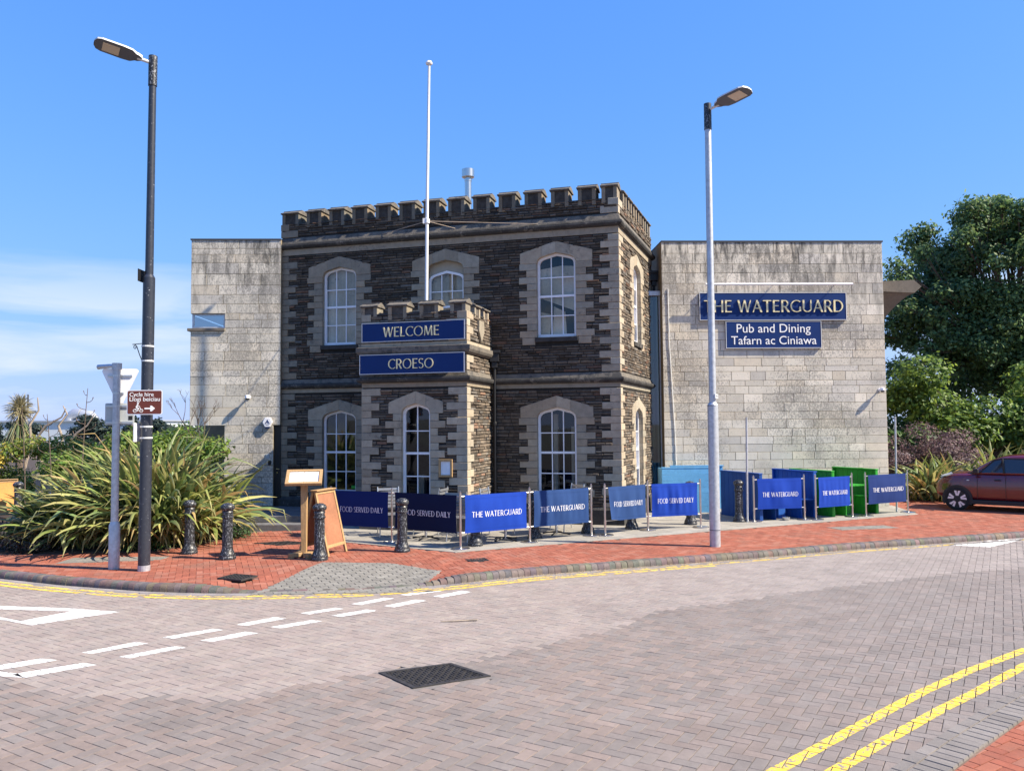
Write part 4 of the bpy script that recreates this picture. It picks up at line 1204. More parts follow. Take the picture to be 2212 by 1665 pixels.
def cctv(label, F, u, z, out=0.16):
    t = thing('security_camera', label, 'camera', tuple(F.p(u, 0.02, z)), 'security cameras on the ashlar walls')
    mb = MB(); mb.tube([F.p(u, 0.01, z + .02), F.p(u, out*.6, z + .02)], .02, 8); mb.tube([F.p(u, .01, z+.02), F.p(u, .03, z+.02)], .05, 10); mb.build('arm', M['white'], t)
    c = F.p(u, out, z); mb = MB(); mb.lathe([(0.015, .075), (.055, .06), (.065, .02), (.065, -.01)], c, 14); mb.build('housing', M['white'], t, smooth=True)
    mb = MB(); mb.lathe([(.055, -.011), (.045, -.045), (.02, -.06)], c, 14); mb.build('dome', M['car_glass'], t, smooth=True)
cctv('white dome security camera on the left ashlar wall', FL, -0.65, 3.0)
cctv('white dome security camera near the right edge of the right ashlar wall', FR2, 2.46, 3.12)

right = thing('ashlar_block', 'large pale lichen stained ashlar block right of the pub behind the navy sign', 'building', (7, 21.6, 0))
uR0, uR1 = -3.44, 2.64; ZTR = 7.17
ashlar(FR2, uR0, uR1, 0.0, ZTR, [], right, 300)
mb = MB(); mb.fbox(FR2, uR0, uR1, -8, 0, 0, ZTR); mb.build('wall', M['joint'], right)
mb = MB(); mb.fbox(FR2, uR0, uR1 + .02, -8, 0.035, ZTR + .001, ZTR + .04); mb.build('coping', M['slate'], right)
FC = Fr((7.9, 22.6, 0), d2, n2)     # concrete canopy whose soffit sweeps down and back to the wall
mb = MB(); mb.prism(FC, [(2.6, 5.98), (3.62, 5.94), (3.83, 6.12), (3.62, 6.31), (2.6, 6.27)], -2.6, 0.0)
ns = 9; vs = []; fs = []
for i in range(ns):
    q = i/(ns-1); ue = 3.66 - .93*q**0.75; z = 5.95 - 1.02*q**1.2
    for u in (2.55, ue): vs += [FC.p(u, -0.02 - .55*q, z), FC.p(u, -2.5, z)]
for i in range(ns-1):
    a, b = 4*i, 4*(i+1)
    fs += [(a+2, b+2, b+3, a+3), (a, a+2, b+2, b)]
mb.add(vs, fs); mb.build('canopy', M['concrete'], right)
# glazed link between pub and ashlar block
lk = thing('glazed_link', 'narrow green tinted glass strip between pub and ashlar block', 'glazing', (3.95, 21.7, 0))
FK = Fr((3.60, 21.75, 0), d2, n2)
mb = MB(); mb.add([FK.p(0, 0, 0), FK.p(.48, 0, 0), FK.p(.48, 0, 5.75), FK.p(0, 0, 5.75)], [(0,1,2,3)]); mb.build('pane', M['link_glass'], lk)
mb = MB(); mb.fbox(FK, -.1, .5, -.05, .12, 5.75, 5.87); mb.fbox(FK, .42, .46, -.03, .03, 0, 5.75); mb.build('frame', M['galv'], lk)
mb = MB(); mb.add([FK.p(-.6, -2.5, 0), FK.p(.9, -2.5, 0), FK.p(.9, -2.5, 7), FK.p(-.6, -2.5, 7)], [(0,1,2,3)]); mb.build('back_wall', M['concrete'], lk)

# downpipes
def downpipe(label, x, y, z0, z1, hop=True):
    t = thing('downpipe', label, 'downpipe', (x, y, z0))
    mb = MB(); mb.tube([(x, y, z0), (x, y, z1)], 0.04, 10); mb.build('pipe', M['black_plain'], t, smooth=True)
    for z in np.arange(z0 + .6, z1, 1.7):
        mb = MB(); mb.lathe([(.05, -.04), (.056, -.03), (.056, .03), (.05, .04)], (x, y, z), 10); mb.build('collar', M['black_plain'], t)
    mb = MB(); mb.box(x-.11, x+.11, y-.09, y+.09, z1, z1+.2); mb.box(x-.14, x+.14, y-.12, y+.12, z1+.2, z1+.27); mb.box(x-.07, x+.07, y-.06, y+.06, z1-.14, z1); mb.build('hopper', M['black_plain'], t, bevel=.01)
pp = FS.p(LS - .12, 0.09, 0)
downpipe('black rainwater pipe with hopper at the pub right rear corner', pp.x, pp.y, 0.0, 6.2)
pp = FM.p(PU1 + .12, 0.1, 0)
downpipe('black rainwater pipe in the corner between porch and pub front', pp.x, pp.y, 0.0, 3.75)
# steel flue and flagpole
fl = thing('flue', 'shiny steel flue with wide cowl rising behind the battlements', 'flue', (-1.15, 21.5, 6.9))
mb = MB(); mb.lathe([(.092, 0), (.092, 1.98), (.10, 1.985), (.10, 2.03), (.092, 2.035), (.092, 2.1)], (-1.15, 21.5, 6.9), 18); mb.build('pipe', M['steel'], fl, smooth=True)
mb = MB(); mb.lathe([(.14, 2.08), (.172, 2.10), (.172, 2.31), (.15, 2.32), (.0, 2.34)], (-1.15, 21.5, 6.9), 18); mb.build('cowl', M['steel'], fl, smooth=True)
fp_ = thing('flagpole', 'bare white flagpole standing on the porch roof', 'flagpole', (-1.97, 18.6, 4.6))
mb = MB(); mb.tube([(-1.99, 18.6, 4.58), (-1.96, 18.6, 7.5), (-1.905, 18.6, 10.8)], [.04, .037, .029], 12); mb.build('pole', M['white_metal'], fp_, smooth=True)
mb = MB(); mb.lathe([(.03, 0), (.07, .01), (.085, .04), (.06, .085), (.0, .1)], (-1.904, 18.6, 10.8), 14); mb.build('finial', M['white'], fp_, smooth=True)
mb = MB(); mb.lathe([(.065, -.05), (.065, .05)], (-1.965, 18.6, 7.06), 12); mb.box(-2.06, -1.96, 18.55, 18.65, 7.0, 7.12); mb.build('clamp', M['white_metal'], fp_)
w1 = FM.p(2.75, 0.02, 7.0); w2 = FM.p(4.75, .02, 7.0); w3 = FM.p(6.9, .03, 6.95)
for w_ in (w1, w2, w3):
    mb = MB(); mb.tube([(-1.965, 18.6, 7.06), tuple(w_)], .009, 5); mb.build('stay', M['dead_wood'], fp_)
# ------------------------------------------------------------------ lettering
TK, TN = 0.155, 0.085
def _l(x0, y0, x1, y1, w0, w1=None): return ('l', x0, y0, x1, y1, w0, w1 or w0)
def _a(cx, cy, rx, ry, a0, a1, k=1.0): return ('a', cx, cy, rx, ry, a0, a1, k)
G = {
 'A': (.70, [_l(.04, 0, .35, 1, TN), _l(.33, 1, .66, 0, TK), _l(.15, .33, .54, .33, TN)]),
 'C': (.74, [_a(.46, .5, .40, .46, 48, 312)]),
 'D': (.76, [_l(.09, 0, .09, 1, TK), _l(.09, .955, .30, .955, TN), _l(.09, .045, .30, .045, TN), _a(.28, .5, .40, .455, -90, 90)]),
 'E': (.54, [_l(.09, 0, .09, 1, TK), _l(.09, .955, .50, .955, TN), _l(.09, .53, .45, .53, TN), _l(.09, .045, .52, .045, TN)]),
 'F': (.50, [_l(.09, 0, .09, 1, TK), _l(.09, .955, .50, .955, TN), _l(.09, .50, .43, .50, TN)]),
 'G': (.80, [_a(.46, .5, .40, .46, 48, 318), _l(.73, .08, .73, .45, TK)]),
 'H': (.74, [_l(.09, 0, .09, 1, TK), _l(.65, 0, .65, 1, TK), _l(.09, .52, .65, .52, TN)]),
 'I': (.18, [_l(.09, 0, .09, 1, TK)]),
 'L': (.50, [_l(.09, 0, .09, 1, TK), _l(.09, .045, .50, .045, TN)]),
 'M': (.90, [_l(.08, 0, .15, 1, TN), _l(.16, 1, .45, .06, TK), _l(.45, .06, .73, 1, TN), _l(.74, 1, .82, 0, TK)]),
 'O': (.92, [_a(.46, .5, .40, .46, 0, 360)]),
 'R': (.62, [_l(.09, 0, .09, 1, TK), _l(.09, .955, .28, .955, TN), _l(.09, .47, .28, .47, TN), _a(.27, .712, .22, .245, -90, 90), _l(.30, .47, .58, 0, TK)]),
 'S': (.54, [_a(.28, .735, .19, .22, 35, 270, .8), _a(.27, .265, .21, .225, 90, -145, .8)]),
 'T': (.62, [_l(.31, 0, .31, 1, TK), _l(0, .955, .62, .955, TN)]),
 'U': (.74, [_l(.09, .33, .09, 1, TK), _a(.37, .34, .28, .295, 180, 360), _l(.65, .33, .65, 1, TN*1.2)]),
 'V': (.68, [_l(.05, 1, .34, 0, TK), _l(.34, 0, .63, 1, TN)]),
 'W': (1.02, [_l(.05, 1, .28, 0, TK), _l(.28, 0, .51, 1, TN), _l(.51, 1, .74, 0, TK), _l(.74, 0, .97, 1, TN)]),
 'Y': (.62, [_l(.04, 1, .31, .46, TK), _l(.58, 1, .31, .46, TN), _l(.31, 0, .31, .48, TK)]),
}
def caps(mb, text, P, uc, z0, h, width, o0, o1, step=0.0006, weight=1.0):
    """capital lettering; P(u, off, z) places a point"""
    nat = sum(.34 if c == ' ' else G[c][0] + .10 for c in text) - .10
    sx = width / nat; x = uc - width/2; k = 0
    for c in text:
        if c == ' ': x += .34*sx; continue
        w_, strokes = G[c]
        for s_ in strokes:
            k += 1; oo = o1 + step * (k % 4)
            polys = []
            if s_[0] == 'l':
                _, x0, y0, x1, y1, a, b = s_; a *= weight; b *= weight
                dx, dy = x1-x0, y1-y0
                if abs(dy) < 1e-6: polys.append([(x0, y0-a/2), (x1, y1-b/2), (x1, y1+b/2), (x0, y0+a/2)])
                elif abs(dx) < 1e-6: polys.append([(x0-a/2, y0), (x0+a/2, y0), (x1+b/2, y1), (x1-b/2, y1)])
                else:
                    f = math.hypot(dx, dy) / abs(dy); polys.append([(x0-a*f/2, y0), (x0+a*f/2, y0), (x1+b*f/2, y1), (x1-b*f/2, y1)])
            else:
                _, cx, cy, rx, ry, a0, a1, kk_ = s_
                n = max(6, int(abs(a1-a0)/22))
                pr = []
                for i in range(n+1):
                    a = R(a0 + (a1-a0)*i/n); hw = (TN + (TK-TN)*kk_*abs(math.cos(a)))*weight/2
                    pr.append(((cx+(rx-hw+.03)*math.cos(a), cy+(ry-hw+.03)*math.sin(a)), (cx+(rx+hw+.0)*math.cos(a), cy+(ry+hw)*math.sin(a))))
                for i in range(n): polys.append([pr[i][0], pr[i+1][0], pr[i+1][1], pr[i][1]])
            for q in polys:
                F_ = [P(x + px*sx, oo, z0 + py*h) for px, py in q]; B_ = [P(x + px*sx, o0, z0 + py*h) for px, py in q]
                nq = len(q); mb.add(F_ + B_, [list(range(nq))] + [(i, (i+1) % nq, nq + (i+1) % nq, nq + i) for i in range(nq)])
        x += (w_ + .10)*sx
def font_text(name, text, F, uc, z0, width, off, depth, material, parent, align='CENTER', bold=0.0):
    cu_ = bpy.data.curves.new(name, 'FONT'); cu_.body = text; cu_.size = 1.0; cu_.extrude = depth/2; cu_.offset = bold; cu_.resolution_u = 4
    ob = bpy.data.objects.new('tmp', cu_); C.objects.link(ob)
    dg = bpy.context.evaluated_depsgraph_get(); dg.update()
    me = bpy.data.meshes.new_from_object(ob.evaluated_get(dg)); bpy.data.objects.remove(ob); bpy.data.curves.remove(cu_)
    co = np.array([v.co for v in me.vertices]); x0, x1 = co[:, 0].min(), co[:, 0].max(); s_ = width / (x1 - x0)
    for v in me.vertices:
        c = v.co; u = (c.x - (x0+x1)/2)*s_ + uc if align == 'CENTER' else (c.x - x0)*s_ + uc
        v.co = F.p(u, off + c.z + depth/2, z0 + c.y*s_)
    me.materials.append(material)
    a = me.color_attributes.new('col', 'FLOAT_COLOR', 'POINT'); a.data.foreach_set('color', np.ones(len(me.vertices)*4, np.float32))
    return link(bpy.data.objects.new(name, me), parent)

def board(name, label, F, u0, u1, z0, z1, off, th, parent=None):
    t = thing(name, label, 'sign', tuple(F.p((u0+u1)/2, off, z0)))
    mb = MB(); mb.fbox(F, u0, u1, off, off + th, z0, z1); mb.build('panel', M['navy'], t)
    mb = MB(); e = .014; o0, o1 = off + th + .0005, off + th + .008
    mb.fbox(F, u0, u1, o0, o1, z0, z0+e); mb.fbox(F, u0, u1, o0, o1, z1-e, z1); mb.fbox(F, u0, u0+e, o0, o1, z0+e, z1-e); mb.fbox(F, u1-e, u1, o0, o1, z0+e, z1-e)
    mb.build('border', M['edge'], t)
    return t
t = board('welcome_sign', 'navy board with gilt WELCOME lettering on the porch parapet', FP, 3.15, 5.57, 4.125, 4.55, 0.035, 0.03)
mb = MB(); caps(mb, 'WELCOME', FP.p, 4.33, 4.23, .215, 1.31, .065, .085, weight=.85); mb.build('lettering', M['gold'], t)
t = board('croeso_sign', 'navy board with gilt CROESO lettering below the porch parapet', FP, 3.14, 5.59, 3.405, 3.84, 0.125, 0.03)
mb = MB(); caps(mb, 'CROESO', FP.p, 4.36, 3.515, .215, 1.05, .155, .175, weight=.85); mb.build('lettering', M['gold'], t)
F0 = Fr((0, 0, 0), d2, n2)
def ux(x): return (x - 7.5) / math.cos(T2)
t = board('pub_name_sign', 'large navy sign with raised gilt capitals on the right ashlar wall', FR2, ux(5.061), ux(9.075), 5.03, 5.78, 0.02, 0.06)
mb = MB(); caps(mb, 'THE WATERGUARD', FR2.p, (ux(5.061)+ux(9.075))/2 + .01, 5.245, .325, 3.80, .08, .115, weight=.82); mb.build('lettering', M['gold'], t)
t = board('pub_and_dining_sign', 'smaller navy sign with white two line lettering below the large sign', FR2, ux(5.764), ux(8.374), 4.275, 5.005, 0.02, 0.05)
uc_ = (ux(5.764)+ux(8.374))/2
font_text('lettering', 'Pub and Dining', FR2, uc_ + .0, 4.70, 2.02, .071, .006, M['cream'], t)
font_text('lettering', 'Tafarn ac Ciniawa', FR2, uc_ + .0, 4.38, 2.33, .071, .006, M['cream'], t)
lb = thing('sign_light', 'long white strip light above the large navy sign', 'light', tuple(FR2.p(ux(7.1), .3, 5.97)))
mb = MB(); mb.tube([FR2.p(ux(5.176), .30, 5.97), FR2.p(ux(9.161), .30, 5.97)], .03, 10); mb.build('tube', M['white'], lb, smooth=True)
for x in (5.5, 7.1, 8.8):
    mb = MB(); mb.tube([FR2.p(ux(x), .012, 6.0), FR2.p(ux(x), .30, 5.99)], .012, 6); mb.build('bracket', M['white'], lb)
mb = MB(); pth = [FR2.p(-3.28, .03, 5.9), FR2.p(-3.27, .03, 4.5), FR2.p(-3.2, .03, 3.0), FR2.p(-3.15, .03, 1.9), FR2.p(-3.14, .03, 1.2), FR2.p(-3.2, .03, .8)]
mb.tube(pth, .012, 5)
tag(mb.build('wall_cable', M['edge']), 'thin pale cable hanging down the ashlar wall beside the glass strip', 'cable')
# framed menu on porch
mf = thing('framed_menu', 'wood framed menu case on the porch wall', 'menu', tuple(FP.p(5.11, .03, 1.17)))
mb = MB()
for a in ((4.96, 5.27, 1.17, 1.215), (4.96, 5.27, 1.505, 1.55), (4.96, 5.005, 1.215, 1.505), (5.225, 5.27, 1.215, 1.505)): mb.fbox(FP, a[0], a[1], .025, .07, a[2], a[3])
mb.build('frame', M['wood'], mf, bevel=.005)
mb = MB(); mb.fbox(FP, 5.004, 5.226, .025, .04, 1.214, 1.506); mb.build('sheet', M['paper'], mf)
mb = MB()
for i in range(9): mb.fbox(FP, 5.03, 5.03 + rng.uniform(.10, .16), .0405, .0412, 1.26+i*.025, 1.266+i*.025)
mb.build('print', M['edge'], mf)
mb = MB(); mb.fbox(FM, 1.90, 2.07, -.117, -.113, .72, .80); tag(mb.build('window_sticker', mat('green_sticker', (.03, .30, .03), .5)), 'small green sticker in the lower left pub window', 'sticker')
wall_box('blue_side_sign', 'dark blue sign edge on at the pub left corner', 'sign', Fr(PB + ss*.1 - so*0.0, ss, -so), 0.02, 3.95, .02, .92, .09, M['navy'])

# ------------------------------------------------------------------ street lamps
def street_lamp(label, x, y, h, collar, r0, r1, zj, m_pole, head_dir, lean=(0, 0), steelbase=False):
    t = thing('street_lamp', label, 'street lamp', (x, y, 0), 'street lamps on the corner')
    L_ = lambda z: (x + lean[0]*z/h, y + lean[1]*z/h, z)
    mb = MB(); mb.tube([L_(0.0), L_(zj)], [r0, r0], 18); mb.tube([L_(zj), L_(zj + .05)], [r0, r1], 18, False); mb.tube([L_(zj + .05), L_(collar)], [r1, r1*.9], 18)
    pole = mb.build('pole', m_pole, t, smooth=True)
    mb = MB(); mb.tube([L_(collar), L_(h)], [r1*1.08, r1*1.08], 16); mb.build('sleeve', M['black_worn'], t, smooth=True)
    top = Vector(L_(h - .12)); d = Vector(head_dir).normalized(); hz = Vector((d.x, d.y, 0)).normalized(); sd = Vector((-hz.y, hz.x, 0)); up = d.cross(sd) * -1
    if up.z < 0: up = -up
    a = top + d*.06; b = top + d*.24
    mb = MB(); mb.tube([a, b], .028, 10); mb.build('arm', M['lamp_white'], t, smooth=True)
    # head outline (along d, half width)
    o = [(.20, .035), (.27, .075), (.32, .085), (.40, .145), (.55, .16), (.95, .155), (1.04, .125), (1.085, .05), (1.09, 0)]
    ring = [(l, w_) for l, w_ in o] + [(l, -w_) for l, w_ in o[::-1][1:]]
    P = lambda l, w_, hh: top + d*(.06 + (l-.06)*.80) + sd*w_*1.5 + up*hh*.62
    n_ = len(ring)
    mb = MB()
    mb.add([P(l, w_, 0) for l, w_ in ring] + [P(l, w_*.97, .045) for l, w_ in ring] + [P(.2 + (l-.2)*.97, w_*.72, .085) for l, w_ in ring],
           [list(range(n_))] + [(i, (i+1) % n_, n_ + (i+1) % n_, n_ + i) for i in range(n_)] + [(n_+i, n_+(i+1) % n_, 2*n_+(i+1) % n_, 2*n_+i) for i in range(n_)] + [[2*n_+i for i in range(n_)]])
    mb.build('head', M['lamp_white'], t)
    mb = MB(); mb.add([P(l, w_*.97, -.003) for l, w_ in ring] , [list(range(n_))]); mb.add([P(l, w_*.97, -.012) for l, w_ in ring], [list(range(n_))]); mb.build('underside', M['lamp_grey'], t)
    mb = MB(); q = [(.62, -.105), (.93, -.105), (.93, .105), (.62, .105)]
    mb.add([P(l, w_, -.013) for l, w_ in q] + [P(l, w_, -.022) for l, w_ in q], [(4, 5, 6, 7), (0, 1, 5, 4), (1, 2, 6, 5), (2, 3, 7, 6), (3, 0, 4, 7)]); mb.build('lens', M['lens'], t)
    mb = MB(); c = P(.47, 0, .085); mb.lathe([(.045, 0), (.045, .035), (.03, .05), (0, .055)], c, 12); mb.build('photocell', M['lamp_grey'], t, smooth=True)
    return t
lampL = street_lamp('tall black lamp post with brown cycle hire sign at the left', -5.917, 12.948, 8.40, 7.90, .092, .064, 4.72, M['black'], (-.84, -.52, .16), (.035, 0))
mb = MB(); mb.tube([(-5.917, 12.948, 0.0), (-5.917, 12.948, .09)], .0945, 18); mb.build('base_band', M['galv'], lampL)
mb = MB()
for z in (3.60, 3.36): mb.tube([(-5.905, 12.948, z-.012), (-5.905, 12.948, z+.012)], .096, 18)
for z in (2.30, 2.12): mb.tube([(-5.91, 12.948, z-.012), (-5.91, 12.948, z+.012)], .097, 18)
mb.build('band', M['edge'], lampL)
mb = MB()   # scrolled bracket
by = 12.93; bx0 = -5.99
mb.tube([(bx0, by, 3.645), (-6.145, by, 3.63)], .007, 6)
mb.tube([(bx0, by, 3.37), (-6.03, by, 3.47), (-6.075, by, 3.60), (-6.10, by, 3.625)], .007, 6)
mb.tube([(-6.10 + .032*math.cos(a)*(1-a/11), by, 3.585 + .04*math.sin(a)*(1-a/11)) for a in np.linspace(1.2, 7.4, 14)], .006, 6)
mb.build('scroll_bracket', M['black_plain'], lampL)
mb = MB(); mb.box(-6.05, -6.035, 12.80, 13.1, 2.06, 2.36); mb.build('edge_on_plate', M['white'], lampL)
mb = MB(); mb.box(-6.03, -6.02, 12.83, 13.07, 4.65, 4.85); mb.build('edge_on_plate', M['black_plain'], lampL)
bs = thing('cycle_hire_sign', 'brown tourist sign with cyclist and arrow on the black lamp post', 'sign', (-5.89, 12.84, 2.49))
FB = Fr((-5.89, 12.835, 0), (1, .06, 0), (.06, -1, 0))
def rrect(u0, u1, z0, z1, r_, n=5):
    pts = []
    for cx, cz, a0 in ((u1-r_, z0+r_, -90), (u1-r_, z1-r_, 0), (u0+r_, z1-r_, 90), (u0+r_, z0+r_, 180)):
        for i in range(n+1): a = R(a0 + 90*i/n); pts.append((cx + r_*math.cos(a), cz + r_*math.sin(a)))
    return pts
mb = MB(); mb.prism(FB, rrect(-.277, .277, 2.492, 2.886, .03), 0, .004); mb.build('plate', M['white'], bs)
mb = MB(); mb.prism(FB, rrect(-.264, .264, 2.505, 2.873, .022), .0045, .0065); mb.build('panel', M['brown'], bs)
font_text('lettering', 'Cycle hire', FB, -.235, 2.785, .375, .007, .002, M['cream'], bs, 'LEFT', .004)
font_text('lettering', 'Llogi beiciau', FB, -.235, 2.708, .475, .007, .002, M['cream'], bs, 'LEFT', .004)
mb = MB()
def ringp(cx, cz, r_, w_, o0=.007, o1=.009, n=18):
    for i in range(n):
        a, b = 2*math.pi*i/n, 2*math.pi*(i+1)/n
        mb.prism(FB, [(cx+(r_-w_)*math.cos(a), cz+(r_-w_)*math.sin(a)), (cx+r_*math.cos(a), cz+r_*math.sin(a)), (cx+r_*math.cos(b), cz+r_*math.sin(b)), (cx+(r_-w_)*math.cos(b), cz+(r_-w_)*math.sin(b))], o0, o1)
ringp(-.15, 2.555, .029, .008); ringp(-.05, 2.555, .029, .008)
def bar(x0, z0, x1, z1, w_, o=.0094):
    d_ = Vector((x1-x0, z1-z0)).normalized(); n_ = Vector((-d_.y, d_.x))*w_/2
    mb.prism(FB, [(x0+n_.x, z0+n_.y), (x0-n_.x, z0-n_.y), (x1-n_.x, z1-n_.y), (x1+n_.x, z1+n_.y)], .007, o)
bar(-.15, 2.555, -.125, 2.60, .007); bar(-.125, 2.60, -.07, 2.60, .007, .0097); bar(-.07, 2.61, -.05, 2.555, .007, .0091); bar(-.12, 2.595, -.10, 2.552, .007, .0099)
bar(-.128, 2.605, -.105, 2.648, .026, .0101); bar(-.108, 2.64, -.072, 2.618, .011, .0103); bar(-.122, 2.605, -.09, 2.59, .015, .0106); bar(-.092, 2.593, -.105, 2.545, .011, .0108)
mb.prism(FB, [(-.103+.015*math.cos(a), 2.668+.015*math.sin(a)) for a in np.linspace(0, 6.28, 12)[:-1]], .007, .0095)
mb.build('cyclist_symbol', M['cream'], bs)
mb = MB(); mb.prism(FB, [(0, 2.578), (.09, 2.578), (.09, 2.545), (.115, 2.545), (.165, 2.59), (.115, 2.635), (.09, 2.635), (.09, 2.602), (0, 2.602)], .007, .009); mb.build('arrow', M['cream'], bs)

lampR = street_lamp('galvanised lamp post in front of the blue barriers on the right', 3.741, 14.963, 8.34, 7.84, .098, .066, 2.62, M['galv'], (.70, -.68, .16), (.02, 0))
for z in (.30, 2.60):
    mb = MB(); mb.tube([(3.742, 14.963, z), (3.742, 14.963, z+.015)], .0995, 18); mb.build('seam', M['lamp_grey'], lampR)
np_ = Fr((3.75, 14.962, 0), (.85, .5, 0), (.5, -.85, 0))
mb = MB(); mb.fbox(np_, -.035, .035, .066, .104, 2.74, 2.82); mb.build('number_plate', M['edge'], lampR)
font_text('number', '4', np_, 0.0, 2.755, .036, .1045, .001, M['black_plain'], lampR)

# give way sign post, seen from behind
sp_ = thing('sign_post', 'grey sign post with give way triangle seen from behind', 'sign post', (-6.493, 13.138, 0))
px, py = -6.493, 13.138
mb = MB(); mb.tube([(px, py, 0), (px, py, .70), (px, py, .76)], [.085, .085, .062], 18); mb.tube([(px, py, .75), (px, py, 3.30)], .058, 18); mb.build('pole', M['galv'], sp_, smooth=True)
mb = MB(); mb.tube([(px, py, 3.24), (px, py, 3.345)], .075, 16); mb.build('cap', M['galv'], sp_, smooth=True)
mb = MB(); mb.tube([(px, py, 3.30), (px-.14, py+.02, 3.30), (px-.33, py+.03, 3.285)], [.03, .034, .04], 8); mb.build('sign_lamp', M['galv'], sp_, smooth=True)
FT = Fr((px + .02, py + .075, 0), (.985, .17, 0), (.17, -.985, 0))
tri = []
for cx, cz, a0 in ((-.235, 3.215, 90), (0, 2.70, 210), (.235, 3.215, -30)):
    for i in range(7): a = R(a0 + 120*i/6); tri.append((cx + .045*math.cos(a), cz + .045*math.sin(a)))
mb = MB(); mb.prism(FT, tri, -.012, .0); mb.build('triangle_plate', M['white'], sp_)
mb = MB(); mb.prism(FT, rrect(-.225, .225, 2.33, 2.69, .02), -.012, 0); mb.build('rectangle_plate', M['grey_paint'], sp_)
mb = MB()
for z, w_ in ((3.14, .19), (2.85, .06), (2.64, .21), (2.37, .21)):
    mb.fbox(FT, -w_, w_, .001, .022, z-.016, z+.016)
mb.build('rail', M['alu'], sp_)
mb = MB()
for z in (3.14, 2.85, 2.64, 2.37): mb.tube([(px, py, z-.014), (px, py, z+.014)], .0625, 16)
mb.build('clip', M['alu'], sp_)
mb = MB(); mb.fbox(FT, .135, .20, .001, .003, 2.41, 2.48); mb.build('sticker', M['black_plain'], sp_)

# ------------------------------------------------------------------ bollards
def make_bollard():
    t = thing('bollard', 'bollard', 'bollard', (0, 0, 0), 'black cast iron bollards', local=True)
    mb = MB(); mb.lathe([(.145, 0), (.148, .035), (.135, .055), (.138, .075), (.12, .11), (.098, .16), (.092, .20), (.086, .70), (.092, .705)], n=20); mb.build('shaft', M['black_worn'], t, smooth=True)
    mb = MB(); mb.lathe([(.092, .706), (.103, .715), (.103, .735), (.09, .745), (.088, .80), (.10, .805), (.088, .83)], n=20); mb.build('collar', M['black_worn'], t, smooth=True)
    mb = MB(); mb.lathe([(.088, .831), (.115, .86), (.122, .885), (.118, .91), (.10, .935), (.06, .96), (0, .97)], n=20); mb.build('cap', M['black_worn'], t, smooth=True)
    return t
b0_ = make_bollard()
BOL = [(-5.873, 14.643, 'left one of the two worn black bollards in front of the flax'), (-4.957, 14.002, 'worn black bollard standing alone between flax and menu stand'),
 (-3.319, 13.83, 'worn black bollard in front of the wooden folding board'), (-2.015, 14.66, 'worn black bollard in front of the dark blue barrier cloth'),
 (-7.791, 15.9, 'black bollard half buried in the flax leaves'), (-12.234, 19.907, 'black bollard beside the orange wooden board at far left'),
 (5.211, 18.58, 'black bollard beside the thin grey pole and the blue booth'),
 (-0.715, 15.253, 'bollard foot below the bright blue barrier nearest the corner'), (0.43, 16.166, 'bollard foot below the left end of the faded blue barrier'),
 (1.56, 16.845, 'bollard foot below the right end of the faded blue barrier'), (2.567, 17.444, 'bollard foot below the crumpled food barrier'), (3.995, 18.149, 'bollard foot just left of the galvanised lamp post')]
for i, (x, y, lab) in enumerate(BOL):
    if i == 0: b0_.location = (x, y, 0.0); b0_['label'] = lab; b0_.rotation_euler = (0, 0, 1.0)
    else: copy_tree(b0_, (x, y, 0.008 if i >= 7 else 0.0), rng.uniform(0, 6), lab)

# thin grey poles
for x, y, h, lab in ((5.37, 18.484, 2.41, 'thin galvanised pole beside the blue booth'), (9.66, 20.289, 2.40, 'thin galvanised pole behind the rightmost barrier')):
    mb = MB(); mb.tube([(x, y, 0), (x + .03, y, h)], .024, 10); tag(mb.build('pole', M['galv'], smooth=True), lab, 'pole', 'thin poles by the patio')

# ------------------------------------------------------------------ barrier posts and cloths
def make_post():
    t = thing('barrier_post', 'post', 'post', (0, 0, 0), 'steel barrier posts', local=True)
    mb = MB(); mb.lathe([(.175, 0), (.178, .012), (.165, .022), (.06, .035), (.03, .04)], n=22); mb.build('base', M['steel'], t, smooth=True)
    mb = MB(); mb.lathe([(.0215, .035), (.0215, 1.0)], n=12); mb.build('tube', M['steel'], t, smooth=True)
    mb = MB(); mb.lathe([(.025, 1.0), (.025, 1.02), (.012, 1.025), (.018, 1.045), (.0, 1.06)], n=12); mb.build('finial', M['steel'], t, smooth=True)
    mb = MB(); mb.lathe([(.026, .24), (.026, .28)], n=12); mb.build('clip', M['steel'], t, smooth=True)
    return t
PST = [(-3.689, 16.331), (-2.367, 15.773), (-0.97, 14.875), (0.323, 15.67), (1.6, 16.47), (1.879, 16.481), (2.883, 17.237), (4.096, 17.605), (5.551, 18.558), (6.811, 18.828), (7.067, 18.811), (8.141, 19.331), (8.521, 19.459), (9.887, 20.166)]
PLAB = ['leftmost steel barrier post, behind the wooden folding board', 'steel barrier post between the two dark food barriers', 'steel barrier post at the corner nearest the road', 'steel barrier post between the two left pub name barriers',
 'steel barrier post at the right end of the faded blue pub name barrier', 'steel barrier post at the left end of the crumpled food barrier', 'steel barrier post between the two right food barriers', 'steel barrier post just left of the galvanised lamp post',
 'steel barrier post beside the thin grey pole', 'steel barrier post at the right end of the barrier in front of the blue booth', 'steel barrier post at the left end of the narrow pub name barrier', 'steel barrier post in front of the green booth table',
 'steel barrier post at the left end of the rightmost barrier', 'rightmost steel barrier post at the patio corner']
p0 = make_post()
for i, (x, y) in enumerate(PST):
    if i == 0: p0.location = (x, y, 0.008); p0['label'] = PLAB[0]
    else: copy_tree(p0, (x, y, 0.008), 0, PLAB[i])
